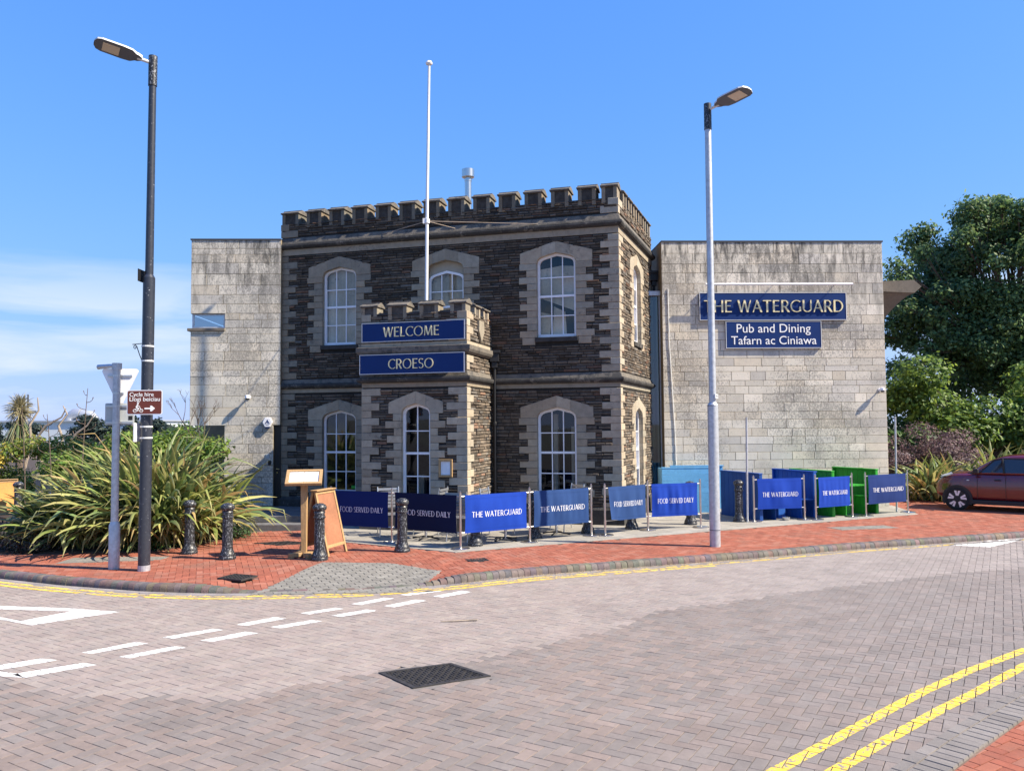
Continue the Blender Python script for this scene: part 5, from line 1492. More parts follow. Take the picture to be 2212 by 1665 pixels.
def banner(a, b, text, colr, label, fade=0.0, seed=0, wob=0.02, bulge=0.02, twist=0.0):
    pa, pb = Vector((*PST[a], 0)), Vector((*PST[b], 0)); ln = (pb-pa).length; ex = (pb-pa).normalized(); out = Vector((ex.y, -ex.x, 0))
    F_ = Fr(pa, ex, out); rr = random.Random(seed)
    t = thing('barrier_cloth', label, 'barrier', tuple((pa+pb)/2), 'printed blue barrier cloths')
    mb = MB()
    for z in (.965, .30): mb.tube([F_.p(.02, 0, z), F_.p(ln-.02, 0, z)], .012, 8)
    mb.build('rail', M['steel'], t, smooth=True)
    u0, u1 = .085, ln - .075
    ph = [(rr.uniform(8, 15), rr.uniform(0, 6.28), rr.uniform(.3, 1)) for _ in range(2)] + [(rr.uniform(22, 38), rr.uniform(0, 6.28), rr.uniform(.15, .4)) for _ in range(2)]
    zt, zb = .985, .285
    def off(u, z):
        s_ = (u-u0)/(u1-u0); v = (z-zb)/(zt-zb); mid = math.sin(math.pi*min(1, max(0, v)))
        r_ = sum(math.sin(f*s_*ln + p_)*a_ for f, p_, a_ in ph) / 2
        return .016 + mid*(bulge*math.sin(math.pi*s_) + wob*r_) + twist*(1-v)*max(0, .25-s_)*1.2
    def P(u, o, z):
        s_ = (u-u0)/(u1-u0); v = (z-zb)/(zt-zb)
        pull = .012*math.sin(math.pi*v) * (1 if s_ < .5 else -1) * abs(s_-.5)*2
        zz = z + twist*.5*max(0, .3-s_)*(1-v)
        return F_.p(u + pull, off(u, z) + o, zz)
    nu, nv = 44, 16; vs = []; fs = []
    for i in range(nu+1):
        for j in range(nv+1): vs.append(P(u0+(u1-u0)*i/nu, 0, zb+(zt-zb)*j/nv))
    for i in range(nu):
        for j in range(nv): k_ = i*(nv+1)+j; fs.append((k_, k_+nv+1, k_+nv+2, k_+1))
    mb = MB(); mb.col = colr; mb.add(vs, fs); mb.build('cloth', M['fabric'], t, smooth=True, auto=80)
    for z in (.915, .345):
        mb = MB(); mb.col = tuple(c*.9 for c in colr)
        n_ = 30; vs = []
        for i in range(n_+1):
            u = u0+(u1-u0)*i/n_; vs += [P(u, .0015, z-.003), P(u, .0015, z+.003)]
        mb.add(vs, [(2*i, 2*i+2, 2*i+3, 2*i+1) for i in range(n_)])
        mb.build('seam', M['fabric'], t)
    mb = MB(); w_ = (u1-u0)*(.82 if len(text) < 15 else .80)
    caps(mb, text, P, (u0+u1)/2 + .01*ln, .565, .105 if ln > 1.2 else .1, w_, .001, .0025, .0004, .85)
    mb.build('lettering', M['print'], t)
    return t
NV, BR, FD, MDB, GR = (.007, .02, .11), (.008, .045, .33), (.02, .055, .17), (.004, .01, .042), (.012, .032, .14)
banner(0, 1, 'FOOD SERVED DAILY', NV, 'navy food barrier cloth farthest left, behind the wooden board', seed=1, wob=.006, bulge=.01)
banner(1, 2, 'FOOD SERVED DAILY', MDB, 'darkest food barrier cloth, behind a worn bollard', seed=2, wob=.006, bulge=.012)
banner(2, 3, 'THE WATERGUARD', BR, 'bright blue pub name barrier cloth at the corner nearest the road', seed=3, wob=.022, bulge=.03)
banner(3, 4, 'THE WATERGUARD', FD, 'faded blue pub name barrier cloth below the right lower window', seed=4, wob=.026, bulge=.03)
banner(5, 6, 'FOOD SERVED DAILY', FD, 'faded crumpled food barrier cloth with a folded corner', seed=5, wob=.02, bulge=.02, twist=.30)
banner(6, 7, 'FOOD SERVED DAILY', BR, 'bright blue food barrier cloth just left of the galvanised lamp post', seed=6, wob=.028, bulge=.03)
banner(8, 9, 'THE WATERGUARD', BR, 'bright blue pub name barrier cloth in front of the blue booth', seed=7, wob=.022, bulge=.03)
banner(10, 11, 'THE WATERGUARD', BR, 'narrow bright blue pub name barrier cloth in front of the green booth', seed=8, wob=.022, bulge=.02)
banner(12, 13, 'THE WATERGUARD', GR, 'rightmost barrier cloth, faded navy with pub name', seed=9, wob=.008, bulge=.04)

# ------------------------------------------------------------------ patio chairs and tables glimpsed behind the cloths
def make_chair():
    t = thing('patio_chair', 'chair', 'chair', (0, 0, 0), 'metal chairs behind the barrier cloths', local=True)
    for sx_ in (-1, 1):
        mb = MB(); mb.tube([(sx_*.25, -.26, 0), (sx_*.24, -.22, .44), (sx_*.24, -.1, .66), (sx_*.24, .2, .66)], .013, 8); mb.build('leg', M['alu'], t, smooth=True)
        mb = MB(); mb.tube([(sx_*.22, .30, 0), (sx_*.22, .22, .45), (sx_*.22, .32, .98)], .013, 8); mb.build('leg', M['alu'], t, smooth=True)
    for i in range(6):
        mb = MB(); mb.box(-.22, .22, -.22+i*.075, -.165+i*.075, .44, .452); mb.build('seat_slat', M['alu'], t)
    for i in range(6):
        z = .58+i*.07; y = .245+(z-.45)*.19; mb = MB(); mb.box(-.22, .22, y-.008, y+.004, z-.025, z+.025); mb.build('back_slat', M['alu'], t)
    return t
c0 = make_chair()
CH_ = [(-2.55, 16.75, .3, 'slatted metal chair in the gap left of the second barrier post'), (-1.0, 16.0, 2.8, 'slatted metal chair at the corner post behind the bright blue cloth'), (-0.3, 16.55, 1.2, 'metal chair wholly behind the bright blue cloth'), (1.15, 17.35, -1.0, 'metal chair behind the faded blue cloth'), (-1.75, 16.9, 4.4, 'metal chair behind the darkest food cloth')]
for i, (x, y, a, lab) in enumerate(CH_):
    if i == 0: c0.location = (x, y, .008); c0.rotation_euler = (0, 0, a); c0['label'] = lab
    else: copy_tree(c0, (x, y, .008), a, lab)
def make_table():
    t = thing('patio_table', 'table', 'table', (0, 0, 0), 'metal tables behind the barrier cloths', local=True)
    mb = MB(); mb.box(-.35, .35, -.35, .35, .70, .725); mb.build('tabletop', M['alu'], t, bevel=.006)
    mb = MB(); mb.lathe([(.03, .03), (.03, .70)], n=10); mb.build('column', M['alu'], t, smooth=True)
    for a in range(4):
        mb = MB(); mb.tube([(0, 0, .06), (.3*math.cos(a*1.571+.785), .3*math.sin(a*1.571+.785), .012)], .014, 6); mb.build('foot', M['black_plain'], t)
    return t
t0 = make_table(); t0.location = (-0.15, 15.95, .008); t0['label'] = 'metal table behind the bright blue corner cloth'
copy_tree(t0, (-1.75, 16.2, .008), .4, 'metal table behind the darkest food cloth')
copy_tree(t0, (.9, 16.75, .008), .4, 'metal table behind the faded blue cloth')

# ------------------------------------------------------------------ painted booths
def booth(label, cen, tdir, colA, colB, length=1.5, span=1.62, h=1.07, table=True):
    t = thing('booth_seat', label, 'booth', (cen[0], cen[1], 0), 'painted timber booths on the patio')
    ex = Vector((*tdir, 0)).normalized(); nx = Vector((ex.y, -ex.x, 0))
    if nx.x < 0: nx = -nx
    F_ = Fr((*cen, .008), ex, nx)
    def bx(name, u0, u1, o0, o1, z0, z1, c):
        mb = MB(); g = rng.uniform(.93, 1.06); mb.col = tuple(x*g for x in c); mb.fbox(F_, u0, u1, o0, o1, z0, z1); mb.build(name, M['timber'], t, bevel=.004)
    nb = 9; wb = length/nb
    for sg, c in ((-1, colA), (1, colB)):
        o = sg*span/2
        for i in range(nb):
            a, b = sorted((o, o - sg*.022)); bx('back_board', -length/2+i*wb+.003, -length/2+(i+1)*wb-.003, a, b, 0.0, h, c)
        a, b = sorted((o + sg*.02, o - sg*.09)); bx('top_rail', -length/2-.01, length/2+.01, a, b, h+.001, h+.028, c)
        for e in (-length/2, length/2-.045):
            a, b = sorted((o - sg*.024, o - sg*.085)); bx('end_post', e, e+.045, a, b, 0, h, c)
        for k_ in range(3):
            a, b = sorted((o - sg*(.09+k_*.13), o - sg*(.215+k_*.13))); bx('seat_board', -length/2, length/2, a, b, .42, .445, c)
        for i in range(nb):
            a, b = sorted((o - sg*.44, o - sg*.46)); bx('seat_front_board', -length/2+i*wb+.003, -length/2+(i+1)*wb-.003, a, b, 0, .418, c)
    if table:
        for k_ in range(4): bx('table_board', -length/2, length/2, -.30+k_*.152, -.152+k_*.152, .70, .735, colB)
        bx('table_leg', -length/2+.25, -length/2+.36, -.10, .10, 0, .698, colB); bx('table_leg', length/2-.36, length/2-.25, -.10, .10, 0, .698, colB)
    return t
BLU, GRN, LBL = (.008, .085, .38), (.02, .28, .022), (.12, .36, .62)
booth('blue timber booth with high backs behind the thin pole', (6.22, 19.65), (.36, -.93), (.007, .06, .26), BLU, 1.5, 1.66)  # one blue paint; the left bench's darker blue is shade put into the colour
booth('green timber booth with high backs at the right end of the patio', (8.08, 20.28), (.42, -.91), GRN, GRN, 1.38, 1.55)
# the light blue one stands parallel to the wall, with horizontal boards
lbt = thing('booth_seat', 'light blue timber booth of horizontal boards against the ashlar wall', 'booth', (4.6, 20.9, 0), 'painted timber booths on the patio')
FLB = Fr((3.8, 20.5, .008), (1, .02, 0), (.02, -1, 0))
def lbx(name, u0, u1, o0, o1, z0, z1, g=1.0):
    mb = MB(); g *= rng.uniform(.95, 1.05); mb.col = tuple(x*g for x in LBL); mb.fbox(FLB, u0, u1, o0, o1, z0, z1); mb.build(name, M['timber'], lbt, bevel=.003)
for i in range(7):
    lbx('back_board', 0, 1.24, 0, .022, i*.16+.002, (i+1)*.16-.002)
lbx('top_rail', -.01, 1.26, -.06, .03, 1.122, 1.15)
for i in range(7):
    lbx('rear_board', .40, 1.80, -.86, -.84, i*.16+.002, (i+1)*.16-.002)
lbx('top_rail', .39, 1.82, -.90, -.80, 1.122, 1.15)
for i in range(3): lbx('seat_board', 0, 1.24, -.12-.13*(i+1), -.125-.13*i, .42, .445)
lbx('end_panel', 0, .025, -.5, -.001, 0, 1.12); lbx('end_panel', 1.215, 1.24, -.5, -.001, 0, 1.12)
# tin bowl on the patio
mb = MB(); mb.lathe([(.07, 0), (.08, .01), (.085, .07), (.075, .072), (.07, .02), (0, .02)], (6.35, 18.75, .01), 16); tag(mb.build('tin_bowl', M['alu'], smooth=True), 'small shiny tin bowl on the patio below the blue booth', 'bowl')

# ------------------------------------------------------------------ menu stand and folding boards
ms = thing('menu_stand', 'wooden lectern menu stand with two sheets beside the worn bollard', 'menu stand', (-3.66, 14.13, 0))
mx, my = -3.66, 14.13
mb = MB(); mb.add([(mx-.045, my-.04, .06), (mx+.045, my-.04, .06), (mx+.045, my+.04, .06), (mx-.045, my+.04, .06), (mx-.055, my-.045, 1.30), (mx+.055, my-.045, 1.30), (mx+.055, my+.045, 1.30), (mx-.055, my+.045, 1.30)], [(0,3,2,1),(4,5,6,7),(0,1,5,4),(1,2,6,5),(2,3,7,6),(3,0,4,7)]); mb.build('post', M['wood'], ms, bevel=.005)
for ang in (R(35), R(125)):
    F_ = Fr((mx, my, 0), (math.cos(ang), math.sin(ang), 0), (-math.sin(ang), math.cos(ang), 0))
    for sg in (-1, 1):
        a, b = sorted((sg*.047, sg*.27)); mb = MB(); mb.fbox(F_, a, b, -.04, .04, .02, .09); mb.build('foot', M['wood'], ms, bevel=.006)
        a, b = sorted((sg*.20, sg*.28)); mb = MB(); mb.fbox(F_, a, b, -.045, .045, 0, .019); mb.build('foot_pad', M['wood'], ms)
# tilted desk: local axes
du = Vector((.985, .17, 0)).normalized(); dn = Vector((.17*.5, -.985*.5, .86)).normalized(); dv = dn.cross(du).normalized()
dc = Vector((mx, my - .02, 1.40))
class F3:
    def __init__(s, o, a, b, c): s.o, s.a, s.b, s.c = o, a, b, c
    def p(s, u, off, z): return s.o + s.a*u + s.c*off + s.b*z
FD_ = F3(dc, du, dv, dn)
mb = MB(); mb.fbox(FD_, -.30, .30, -.035, -.012, -.21, .21); mb.build('desk', M['wood'], ms)
mb = MB()
for a in ((-.31, .31, -.22, -.165), (-.31, .31, .165, .22), (-.31, -.255, -.165, .165), (.255, .31, -.165, .165)): mb.fbox(FD_, a[0], a[1], -.04, .012, a[2], a[3])
mb.build('desk_frame', M['wood'], ms, bevel=.004)
for a, b in ((-.25, -.006), (.006, .25)):
    mb = MB(); mb.fbox(FD_, a, b, -.0115, -.008, -.16, .16); sh = mb.build('sheet', M['paper'], ms)
    mb = MB()
    for i in range(16): mb.fbox(FD_, a+.03, a+.03+rng.uniform(.08, .18), -.0078, -.0074, -.14+i*.018, -.136+i*.018)
    mb.build('print', M['edge'], sh)

def aboard(name, label, cen, rot, w_, h, spread, m_frame, m_panel, legs=True):
    t = thing(name, label, 'folding board', (cen[0], cen[1], 0), 'wooden folding boards')
    ca_, sa_ = math.cos(rot), math.sin(rot)
    for sg in (-1, 1):
        e1 = Vector((ca_, sa_, 0)); od = Vector((-sa_, ca_, 0)) * sg
        up_ = (Vector((0, 0, h)) - od*spread).normalized(); nrm = up_.cross(e1) * (1 if (up_.cross(e1)).dot(od) > 0 else -1)
        F_ = F3(Vector((cen[0], cen[1], 0)) + od*(spread+.02), e1, up_, nrm); L_ = math.hypot(h, spread)
        for a in (-w_/2, w_/2-.05):
            mb = MB(); mb.fbox(F_, a, a+.05, -.02, .02, 0, L_); mb.build('stile', m_frame, t, bevel=.004)
        for a in (L_-.06, .14):
            mb = MB(); mb.fbox(F_, -w_/2+.051, w_/2-.051, -.018, .018, a, a+.055); mb.build('rail', m_frame, t, bevel=.004)
        mb = MB(); mb.fbox(F_, -w_/2+.051, w_/2-.051, -.006, .006, .196, L_-.061); mb.build('panel', m_panel, t)
    mb = MB(); e1 = Vector((ca_, sa_, 0)); F_ = Fr((*cen, 0), e1, (-sa_, ca_, 0)); mb.fbox(F_, -w_/2, w_/2, -.075, .075, h+.002, h+.022); mb.build('top_board', m_frame, t, bevel=.004)
    return t
aboard('folding_board', 'pale wooden folding board with brown panels behind the bollard', (-3.42, 14.52), R(72), .66, 1.13, .27, M['wood'], M['wood_panel'])
aboard('folding_board', 'orange wooden folding board at the far left edge', (-12.85, 20.3), R(35), .62, .98, .36, M['wood'], M['orange_wood'])
# ------------------------------------------------------------------ parked car (dark red small crossover)
CS = 0.84; chd = R(180 - 40)
cc_, cs_ = math.cos(chd), math.sin(chd)
wx, wy = 1.27*CS, .74*CS
cpos = (11.50 - (wx*cc_ - wy*cs_), 20.80 - (wx*cs_ + wy*cc_))
car = thing('parked_car', 'dark red crossover car parked at the right edge by the flax', 'car', (cpos[0], cpos[1], 0), local=True, rotz=chd)
car.scale = (CS, CS, CS)
def loft(secs):
    mb = MB(); n = len(secs[0])
    for s_ in secs: mb.add(s_, [])
    for i in range(len(secs)-1):
        for j in range(n): mb.f.append([i*n+j, i*n+(j+1) % n, (i+1)*n+(j+1) % n, (i+1)*n+j]); mb.m.append(0)
    mb.f.append(list(range(n))[::-1]); mb.m.append(0); mb.f.append([(len(secs)-1)*n+j for j in range(n)]); mb.m.append(0)
    return mb
def bsec(x, w_, zb, zt, cr=.03):
    half = [(w_*.86, zb), (w_*.97, zb+.10), (w_, zb + (zt-zb)*.38), (w_*1.0, zb + (zt-zb)*.66), (w_*.95, zt-.06), (w_*.84, zt), (w_*.45, zt+cr)]
    return [(x, y, z) for y, z in half] + [(x, -y, z) for y, z in half[::-1]]
st_ = [(-2.04, .60, .50, .80), (-1.98, .78, .36, 1.0), (-1.7, .86, .30, 1.08), (-1.2, .885, .27, 1.08), (-.4, .875, .26, 1.05), (.4, .875, .26, 1.03), (.85, .88, .26, 1.03), (1.2, .88, .28, 1.03), (1.55, .86, .30, .99), (1.82, .80, .34, .90), (1.98, .68, .40, .78), (2.06, .50, .46, .66)]
o = loft([bsec(*s_) for s_ in st_]).build('body', M['car'], car, smooth=True, auto=60)
sb = o.modifiers.new('sub', 'SUBSURF'); sb.levels = 2; sb.render_levels = 2
def gsec(x, w_, zb, zt, wt):
    half = [(w_, zb), (w_*.98, zb+.05), (w_+(wt-w_)*.55, zb+(zt-zb)*.62), (wt, zt-.06), (wt*.86, zt-.01), (wt*.4, zt+.015)]
    return [(x, y, z) for y, z in half] + [(x, -y, z) for y, z in half[::-1]]
gs = [(1.05, .76, .95, 1.02, .72), (.80, .80, .98, 1.15, .70), (.42, .82, .99, 1.37, .64), (.10, .83, .99, 1.49, .61), (-.4, .84, .99, 1.545, .60), (-1.0, .84, 1.0, 1.51, .58), (-1.55, .82, 1.0, 1.40, .54), (-1.82, .78, 1.0, 1.22, .52), (-1.95, .74, .95, 1.0, .6)]
o = loft([gsec(*s_) for s_ in gs]).build('cabin', M['car'], car, smooth=True, auto=60)
sb = o.modifiers.new('sub', 'SUBSURF'); sb.levels = 2; sb.render_levels = 2
# side glass, follows the tumblehome
def gy(x, z, pr=.012):
    w_ = np.interp(x, [s_[0] for s_ in gs][::-1], [s_[1] for s_ in gs][::-1]); zb = .99
    zt = np.interp(x, [s_[0] for s_ in gs][::-1], [s_[3] for s_ in gs][::-1]); wt = np.interp(x, [s_[0] for s_ in gs][::-1], [s_[4] for s_ in gs][::-1])
    return w_ + (wt-w_)*max(0, (z-zb))/(zt-zb)*.93 + pr
for sg in (1, -1):
    for nm, q in (('front_window', [(.66, 1.06), (.05, 1.06), (.10, 1.40), (.30, 1.36)]), ('rear_window', [(-.02, 1.06), (-.85, 1.07), (-.75, 1.40), (.03, 1.41)])):
        mb = MB(); nq = 6
        a, b, c, d = q; vs = []; fs = []
        for i in range(nq+1):
            for j in range(nq+1):
                s_, v = i/nq, j/nq
                x = (a[0]*(1-s_)+b[0]*s_)*(1-v) + (d[0]*(1-s_)+c[0]*s_)*v; z = (a[1]*(1-s_)+b[1]*s_)*(1-v) + (d[1]*(1-s_)+c[1]*s_)*v
                vs.append((x, sg*gy(x, z), z))
        for i in range(nq):
            for j in range(nq): fs.append((i*(nq+1)+j, (i+1)*(nq+1)+j, (i+1)*(nq+1)+j+1, i*(nq+1)+j+1))
        mb.add(vs, fs); mb.build(nm, M['car_glass'], car, smooth=True)
    mb = MB(); mb.tube([(.98, sg*.80, 1.04), (.66, sg*gy(.66, 1.06, .012), 1.05), (.30, sg*gy(.30, 1.36, .01), 1.375), (.08, sg*gy(.08, 1.42, .01), 1.425), (-.8, sg*gy(-.8, 1.42, .01), 1.42)], .022, 6); mb.build('window_trim', M['plastic'], car)
    mb = MB(); mb.box(-.03, .04, sg*.70-.0, sg*.80, 1.05, 1.41) if False else mb.tube([(.01, sg*gy(.01, 1.06, .01), 1.05), (.06, sg*gy(.06, 1.41, .01), 1.41)], .035, 6); mb.build('door_pillar', M['plastic'], car)
    mb = MB(); mb.box(.66, .80, sg*.98-.07, sg*.98+.07, 1.04, 1.16); mb.box(.70, .76, min(sg*.83, sg*.92), max(sg*.83, sg*.92), 1.04, 1.08); mb.build('mirror', M['plastic'], car, bevel=.03)
    for x in (1.27, -1.26):
        ring_ = []; n = 20
        mb = MB(); yy = sg*.895
        pts = [(x+.415*math.cos(a), .345+.415*math.sin(a)) for a in np.linspace(-.45, math.pi+.45, n)]
        pts2 = [(x+.352*math.cos(a), .345+.352*math.sin(a)) for a in np.linspace(-.45, math.pi+.45, n)]
        for i in range(n-1):
            q = [pts[i], pts[i+1], pts2[i+1], pts2[i]]
            mb.add([(p[0], yy, p[1]) for p in q] + [(p[0], yy-sg*.12, p[1]) for p in q], [(0,1,2,3), (0,1,5,4), (2,3,7,6)])
        mb.build('wheel_arch', M['plastic'], car)
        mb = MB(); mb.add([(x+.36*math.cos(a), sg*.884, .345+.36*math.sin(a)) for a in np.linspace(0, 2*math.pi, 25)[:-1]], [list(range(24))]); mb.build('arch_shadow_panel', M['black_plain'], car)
        wh = MB(); n = 28
        prof_ = [(.20, .70), (.31, .70), (.335, .72), (.338, .80), (.33, .895), (.30, .912), (.262, .905)]
        vs = []
        for r_, y in prof_:
            for k_ in range(n): a = 2*math.pi*k_/n; vs.append((x+r_*math.cos(a), sg*y, .338+r_*math.sin(a)))
        fs = [(i*n+k_, i*n+(k_+1) % n, (i+1)*n+(k_+1) % n, (i+1)*n+k_) for i in range(len(prof_)-1) for k_ in range(n)]
        wh.add(vs, fs); w_ob = wh.build('wheel', M['tyre'], car, smooth=True)
        mb = MB(); mb.add([(x+.262*math.cos(2*math.pi*k_/n), sg*.894, .338+.262*math.sin(2*math.pi*k_/n)) for k_ in range(n)], [list(range(n))]); mb.build('hub', M['plastic'], w_ob)
        mb = MB()
        for k_ in range(5):
            a = 2*math.pi*k_/5 + .35
            for da, w0, w1 in ((-.17, .02, .035), (.17, .02, .035)):
                p0_, p1_ = .10, .255; a0, a1 = a + da*.9, a + da*1.25
                tx, tz = -math.sin(a), math.cos(a)
                q = [(p0_*math.cos(a0)-w0*tx, p0_*math.sin(a0)-w0*tz), (p1_*math.cos(a1)-w1*tx, p1_*math.sin(a1)-w1*tz), (p1_*math.cos(a1)+w1*tx, p1_*math.sin(a1)+w1*tz), (p0_*math.cos(a0)+w0*tx, p0_*math.sin(a0)+w0*tz)]
                mb.add([(x+p[0], sg*.904, .338+p[1]) for p in q] + [(x+p[0], sg*.895, .338+p[1]) for p in q], [(0,1,2,3), (0,1,5,4), (1,2,6,5), (2,3,7,6), (3,0,4,7)])
        mb.build('rim', M['rim'], w_ob)
    mb = MB(); a, b = sorted((sg*.80, sg*.905)); mb.box(-.90, .90, a, b, .20, .33); mb.build('sill', M['plastic'], car, bevel=.02)
    mb = MB()
    for x in (.72, -.02): mb.box(x-.004, x+.004, min(sg*.878, sg*.886), max(sg*.878, sg*.886), .36, 1.02)
    mb.build('door_gap', M['black_plain'], car)
    mb = MB(); mb.box(.10, .27, min(sg*.88, sg*.905), max(sg*.88, sg*.905), .86, .89); mb.build('door_handle', M['black_plain'], car, bevel=.008)
    mb = MB(); mb.lathe([(.0, .0), (.03, .0)], (0, 0, 0), 8) if False else mb.box(.93, 1.0, min(sg*.87, sg*.89), max(sg*.87, sg*.89), .84, .865); mb.build('indicator', M['edge'], car, bevel=.006)
    mb = MB(); mb.add([(1.72, sg*.60, .955), (1.45, sg*.74, 1.02), (1.40, sg*.78, .99), (1.60, sg*.80, .94), (1.82, sg*.70, .90)], [(0,1,2,3,4)]);
    mb.add([(1.74, sg*.60, .97), (1.46, sg*.72, 1.05), (1.40, sg*.79, 1.02), (1.60, sg*.815, .965), (1.84, sg*.71, .92)], [(0,1,2,3,4)]); mb.build('headlight', M['edge'], car)

for o in car.children:          # a tall, short crossover body over the same wheels
    if o.name.split('.')[0] in ('wheel', 'wheel_arch', 'arch_shadow_panel', 'sill'): continue
    for v in o.data.vertices:
        if v.co.z > .42: v.co.z = .42 + (v.co.z - .42) * 1.15
        if v.co.x > 1.3: v.co.x = 1.3 + (v.co.x - 1.3) * .86
# ------------------------------------------------------------------ foliage
def leaf_cloud(name, clumps, size, pal, parent, seed, up=.5, shell=.55, aspect=1.7, material=None, kind=None):
    """clumps: (centre, radii, count)"""
    r = np.random.default_rng(seed); Vs, Cs = [], []
    pal = np.array(pal)
    for c, rad, n in clumps:
        d = r.normal(size=(n, 3)); d /= np.linalg.norm(d, axis=1, keepdims=True)
        rr = shell + (1-shell)*r.random(n)**0.6; rr *= r.uniform(.82, 1.12, n)
        # break the surface into tufts
        ph = np.sin(d[:, 0]*7+c[0]*3)*np.sin(d[:, 1]*6.3+c[1]*5)*np.sin(d[:, 2]*6.7+c[2]*2); rr *= 1 + .22*ph
        p = np.array(c) + d*np.array(rad)*rr[:, None]
        nor = d + r.normal(0, .55, (n, 3)); nor[:, 2] += up; nor /= np.linalg.norm(nor, axis=1, keepdims=True)
        t = r.normal(size=(n, 3)); t -= nor*(t*nor).sum(1, keepdims=True); t /= np.linalg.norm(t, axis=1, keepdims=True); b = np.cross(nor, t)
        s_ = size*r.uniform(.6, 1.35, n)[:, None]
        droop = nor*s_*.18
        quad = np.stack([p - t*s_, p + b*s_/aspect - droop*0, p + t*s_ - droop, p - b*s_/aspect], 1)
        cl = pal[r.integers(0, len(pal), n)] * r.uniform(.7, 1.3, (n, 1)) * (1 + .25*ph[:, None])
        Vs.append(quad.reshape(-1, 3)); Cs.append(np.repeat(cl, 4, 0))
    V = np.concatenate(Vs); Q = np.arange(len(V)).reshape(-1, 4)
    return np_obj(name, V, Q, material or M['leaf'], parent, col=np.concatenate(Cs), kind=kind)

def tree(name, label, base, h0, clumps, size, pal, seed, trunk_r=.25, group=None, cat='tree', limbs=True, up=.5, shell=.5):
    t = thing(name, label, cat, base, group); r = random.Random(seed); b = Vector(base)
    cen = sum((Vector(c[0]) for c in clumps), Vector()) / len(clumps)
    fork = Vector((b.x*.6+cen.x*.4, b.y*.6+cen.y*.4, b.z + h0))
    mb = MB(); mb.tube([b, b.lerp(fork, .5) + Vector((r.uniform(-.1, .1), 0, 0)), fork], [trunk_r, trunk_r*.8, trunk_r*.65], 10); mb.build('trunk', M['bark'], t, smooth=True)
    if limbs:
        mb = MB()
        for c, rad, n in clumps:
            c = Vector(c); mid = fork.lerp(c, .5) + Vector((r.uniform(-.3, .3), r.uniform(-.3, .3), r.uniform(-.1, .4)))
            mb.tube([fork, mid, c], [trunk_r*.16, trunk_r*.10, trunk_r*.04], 5)
            for _ in range(5):
                e = c + Vector((r.uniform(-1, 1)*rad[0], r.uniform(-1, 1)*rad[1], r.uniform(-.7, 1)*rad[2]))*.75
                mb.tube([mid.lerp(c, r.uniform(.1, .9)), e], [trunk_r*.05, trunk_r*.02], 4)
        mb.build('limbs', M['bark'], t, smooth=True)
    leaf_cloud('crown', clumps, size, pal, t, seed, up, shell)
    return t

DG = [(.075, .14, .048), (.10, .175, .06), (.05, .10, .044), (.15, .22, .08)]
LG = [(.13, .21, .035), (.095, .17, .035), (.17, .25, .045), (.07, .13, .035)]
rt = random.Random(3)
# big tree right of the ashlar block
cl = []
for i in range(330):
    a = rt.uniform(0, 6.28); el = rt.uniform(-1, 1); rr = rt.uniform(.35, 1.0)**.55
    w_ = math.sqrt(max(0.05, 1-abs(el)**2.6))
    lump = 1 + .13*math.sin(3*a + 2*el) + .09*math.sin(6*el + a)
    x = 20.2 + 5.4*rr*lump*math.cos(a)*w_; y = 31.5 + 3.0*rr*math.sin(a)*w_; z = 6.7 + 4.2*el*rr*lump
    if y > 32.4 and rt.random() < .7: continue
    s_ = rt.uniform(.35, .95); cl.append(((x, y, z), (s_*1.15, s_*1.05, s_*.85), int(900*s_*s_) + 90))
cl += [((14.3 + rt.uniform(0, 2.2), 30 + rt.uniform(-.4, .4), z_), (.6, .5, .42), 210) for z_ in (4.0, 4.4, 4.9, 5.2, 5.5, 6.0, 6.3, 6.6, 7.1, 7.6, 8.1, 8.6)]
tree('broadleaf_tree', 'tall dark green broadleaf tree behind the right ashlar block', (19.5, 31.5, -.1), 4.2, cl, .08, DG, 21, .34, shell=.15, up=.35)
# brighter round shrub below it
cl = []
for i in range(46):
    x = rt.uniform(12.8, 20.5); z = rt.uniform(1.2, 3.95) - max(0, (x-16))*.10; y = 27 + rt.uniform(-.9, .6) + abs(x-15)*.05
    s_ = rt.uniform(.5, .85); cl.append(((x, y, z), (s_*1.2, s_, s_*.75), int(900*s_*s_)))
cl += [((16.2 + .45*i, 26.9 + rt.uniform(-.3, .3), rt.uniform(.5, 2.0)), (.75, .6, .6), 620) for i in range(11)]
tree('evergreen_shrub', 'bright green rounded shrub below the tall tree', (15.5, 27.3, -.1), 1.0, cl, .085, LG, 22, .12, cat='shrub', shell=.6, up=.8)
# dark hedge closing the view behind
cl = [((10.7 + i*.5, 26.2 + rt.uniform(-.2, .2), rt.uniform(.3, 1.9)), (.6, .4, .5), 500) for i in range(7)] + [((12 + i*1.5, 34.5 + rt.uniform(-.5, .5), rt.uniform(.8, 4.4)), (1.5, 1.0, 1.4), 900) for i in range(15)]
tree('hedge', 'dark hedge behind the bright shrub at the right', (19, 34.5, -.1), .6, cl, .12, DG, 23, .1, cat='hedge', limbs=False)
# purple leaved shrub
PUR = [(.17, .11, .115), (.13, .08, .09), (.23, .16, .16), (.09, .06, .065)]
cl = []
for i in range(24):
    a = rt.uniform(0, 1); x = 11.3 + a*3.1; z = rt.uniform(.5, 1.75) + .35*math.sin(a*3.1); s_ = rt.uniform(.28, .5)
    cl.append(((x, 24.5 + rt.uniform(-.5, .4), z), (s_*1.3, s_, s_*.7), int(1300*s_*s_*1.6)))
tree('purple_shrub', 'purple leaved shrub behind the right flax and the thin pole', (12.8, 24.7, 0), .6, cl, .035, PUR, 24, .05, cat='shrub', up=.7)
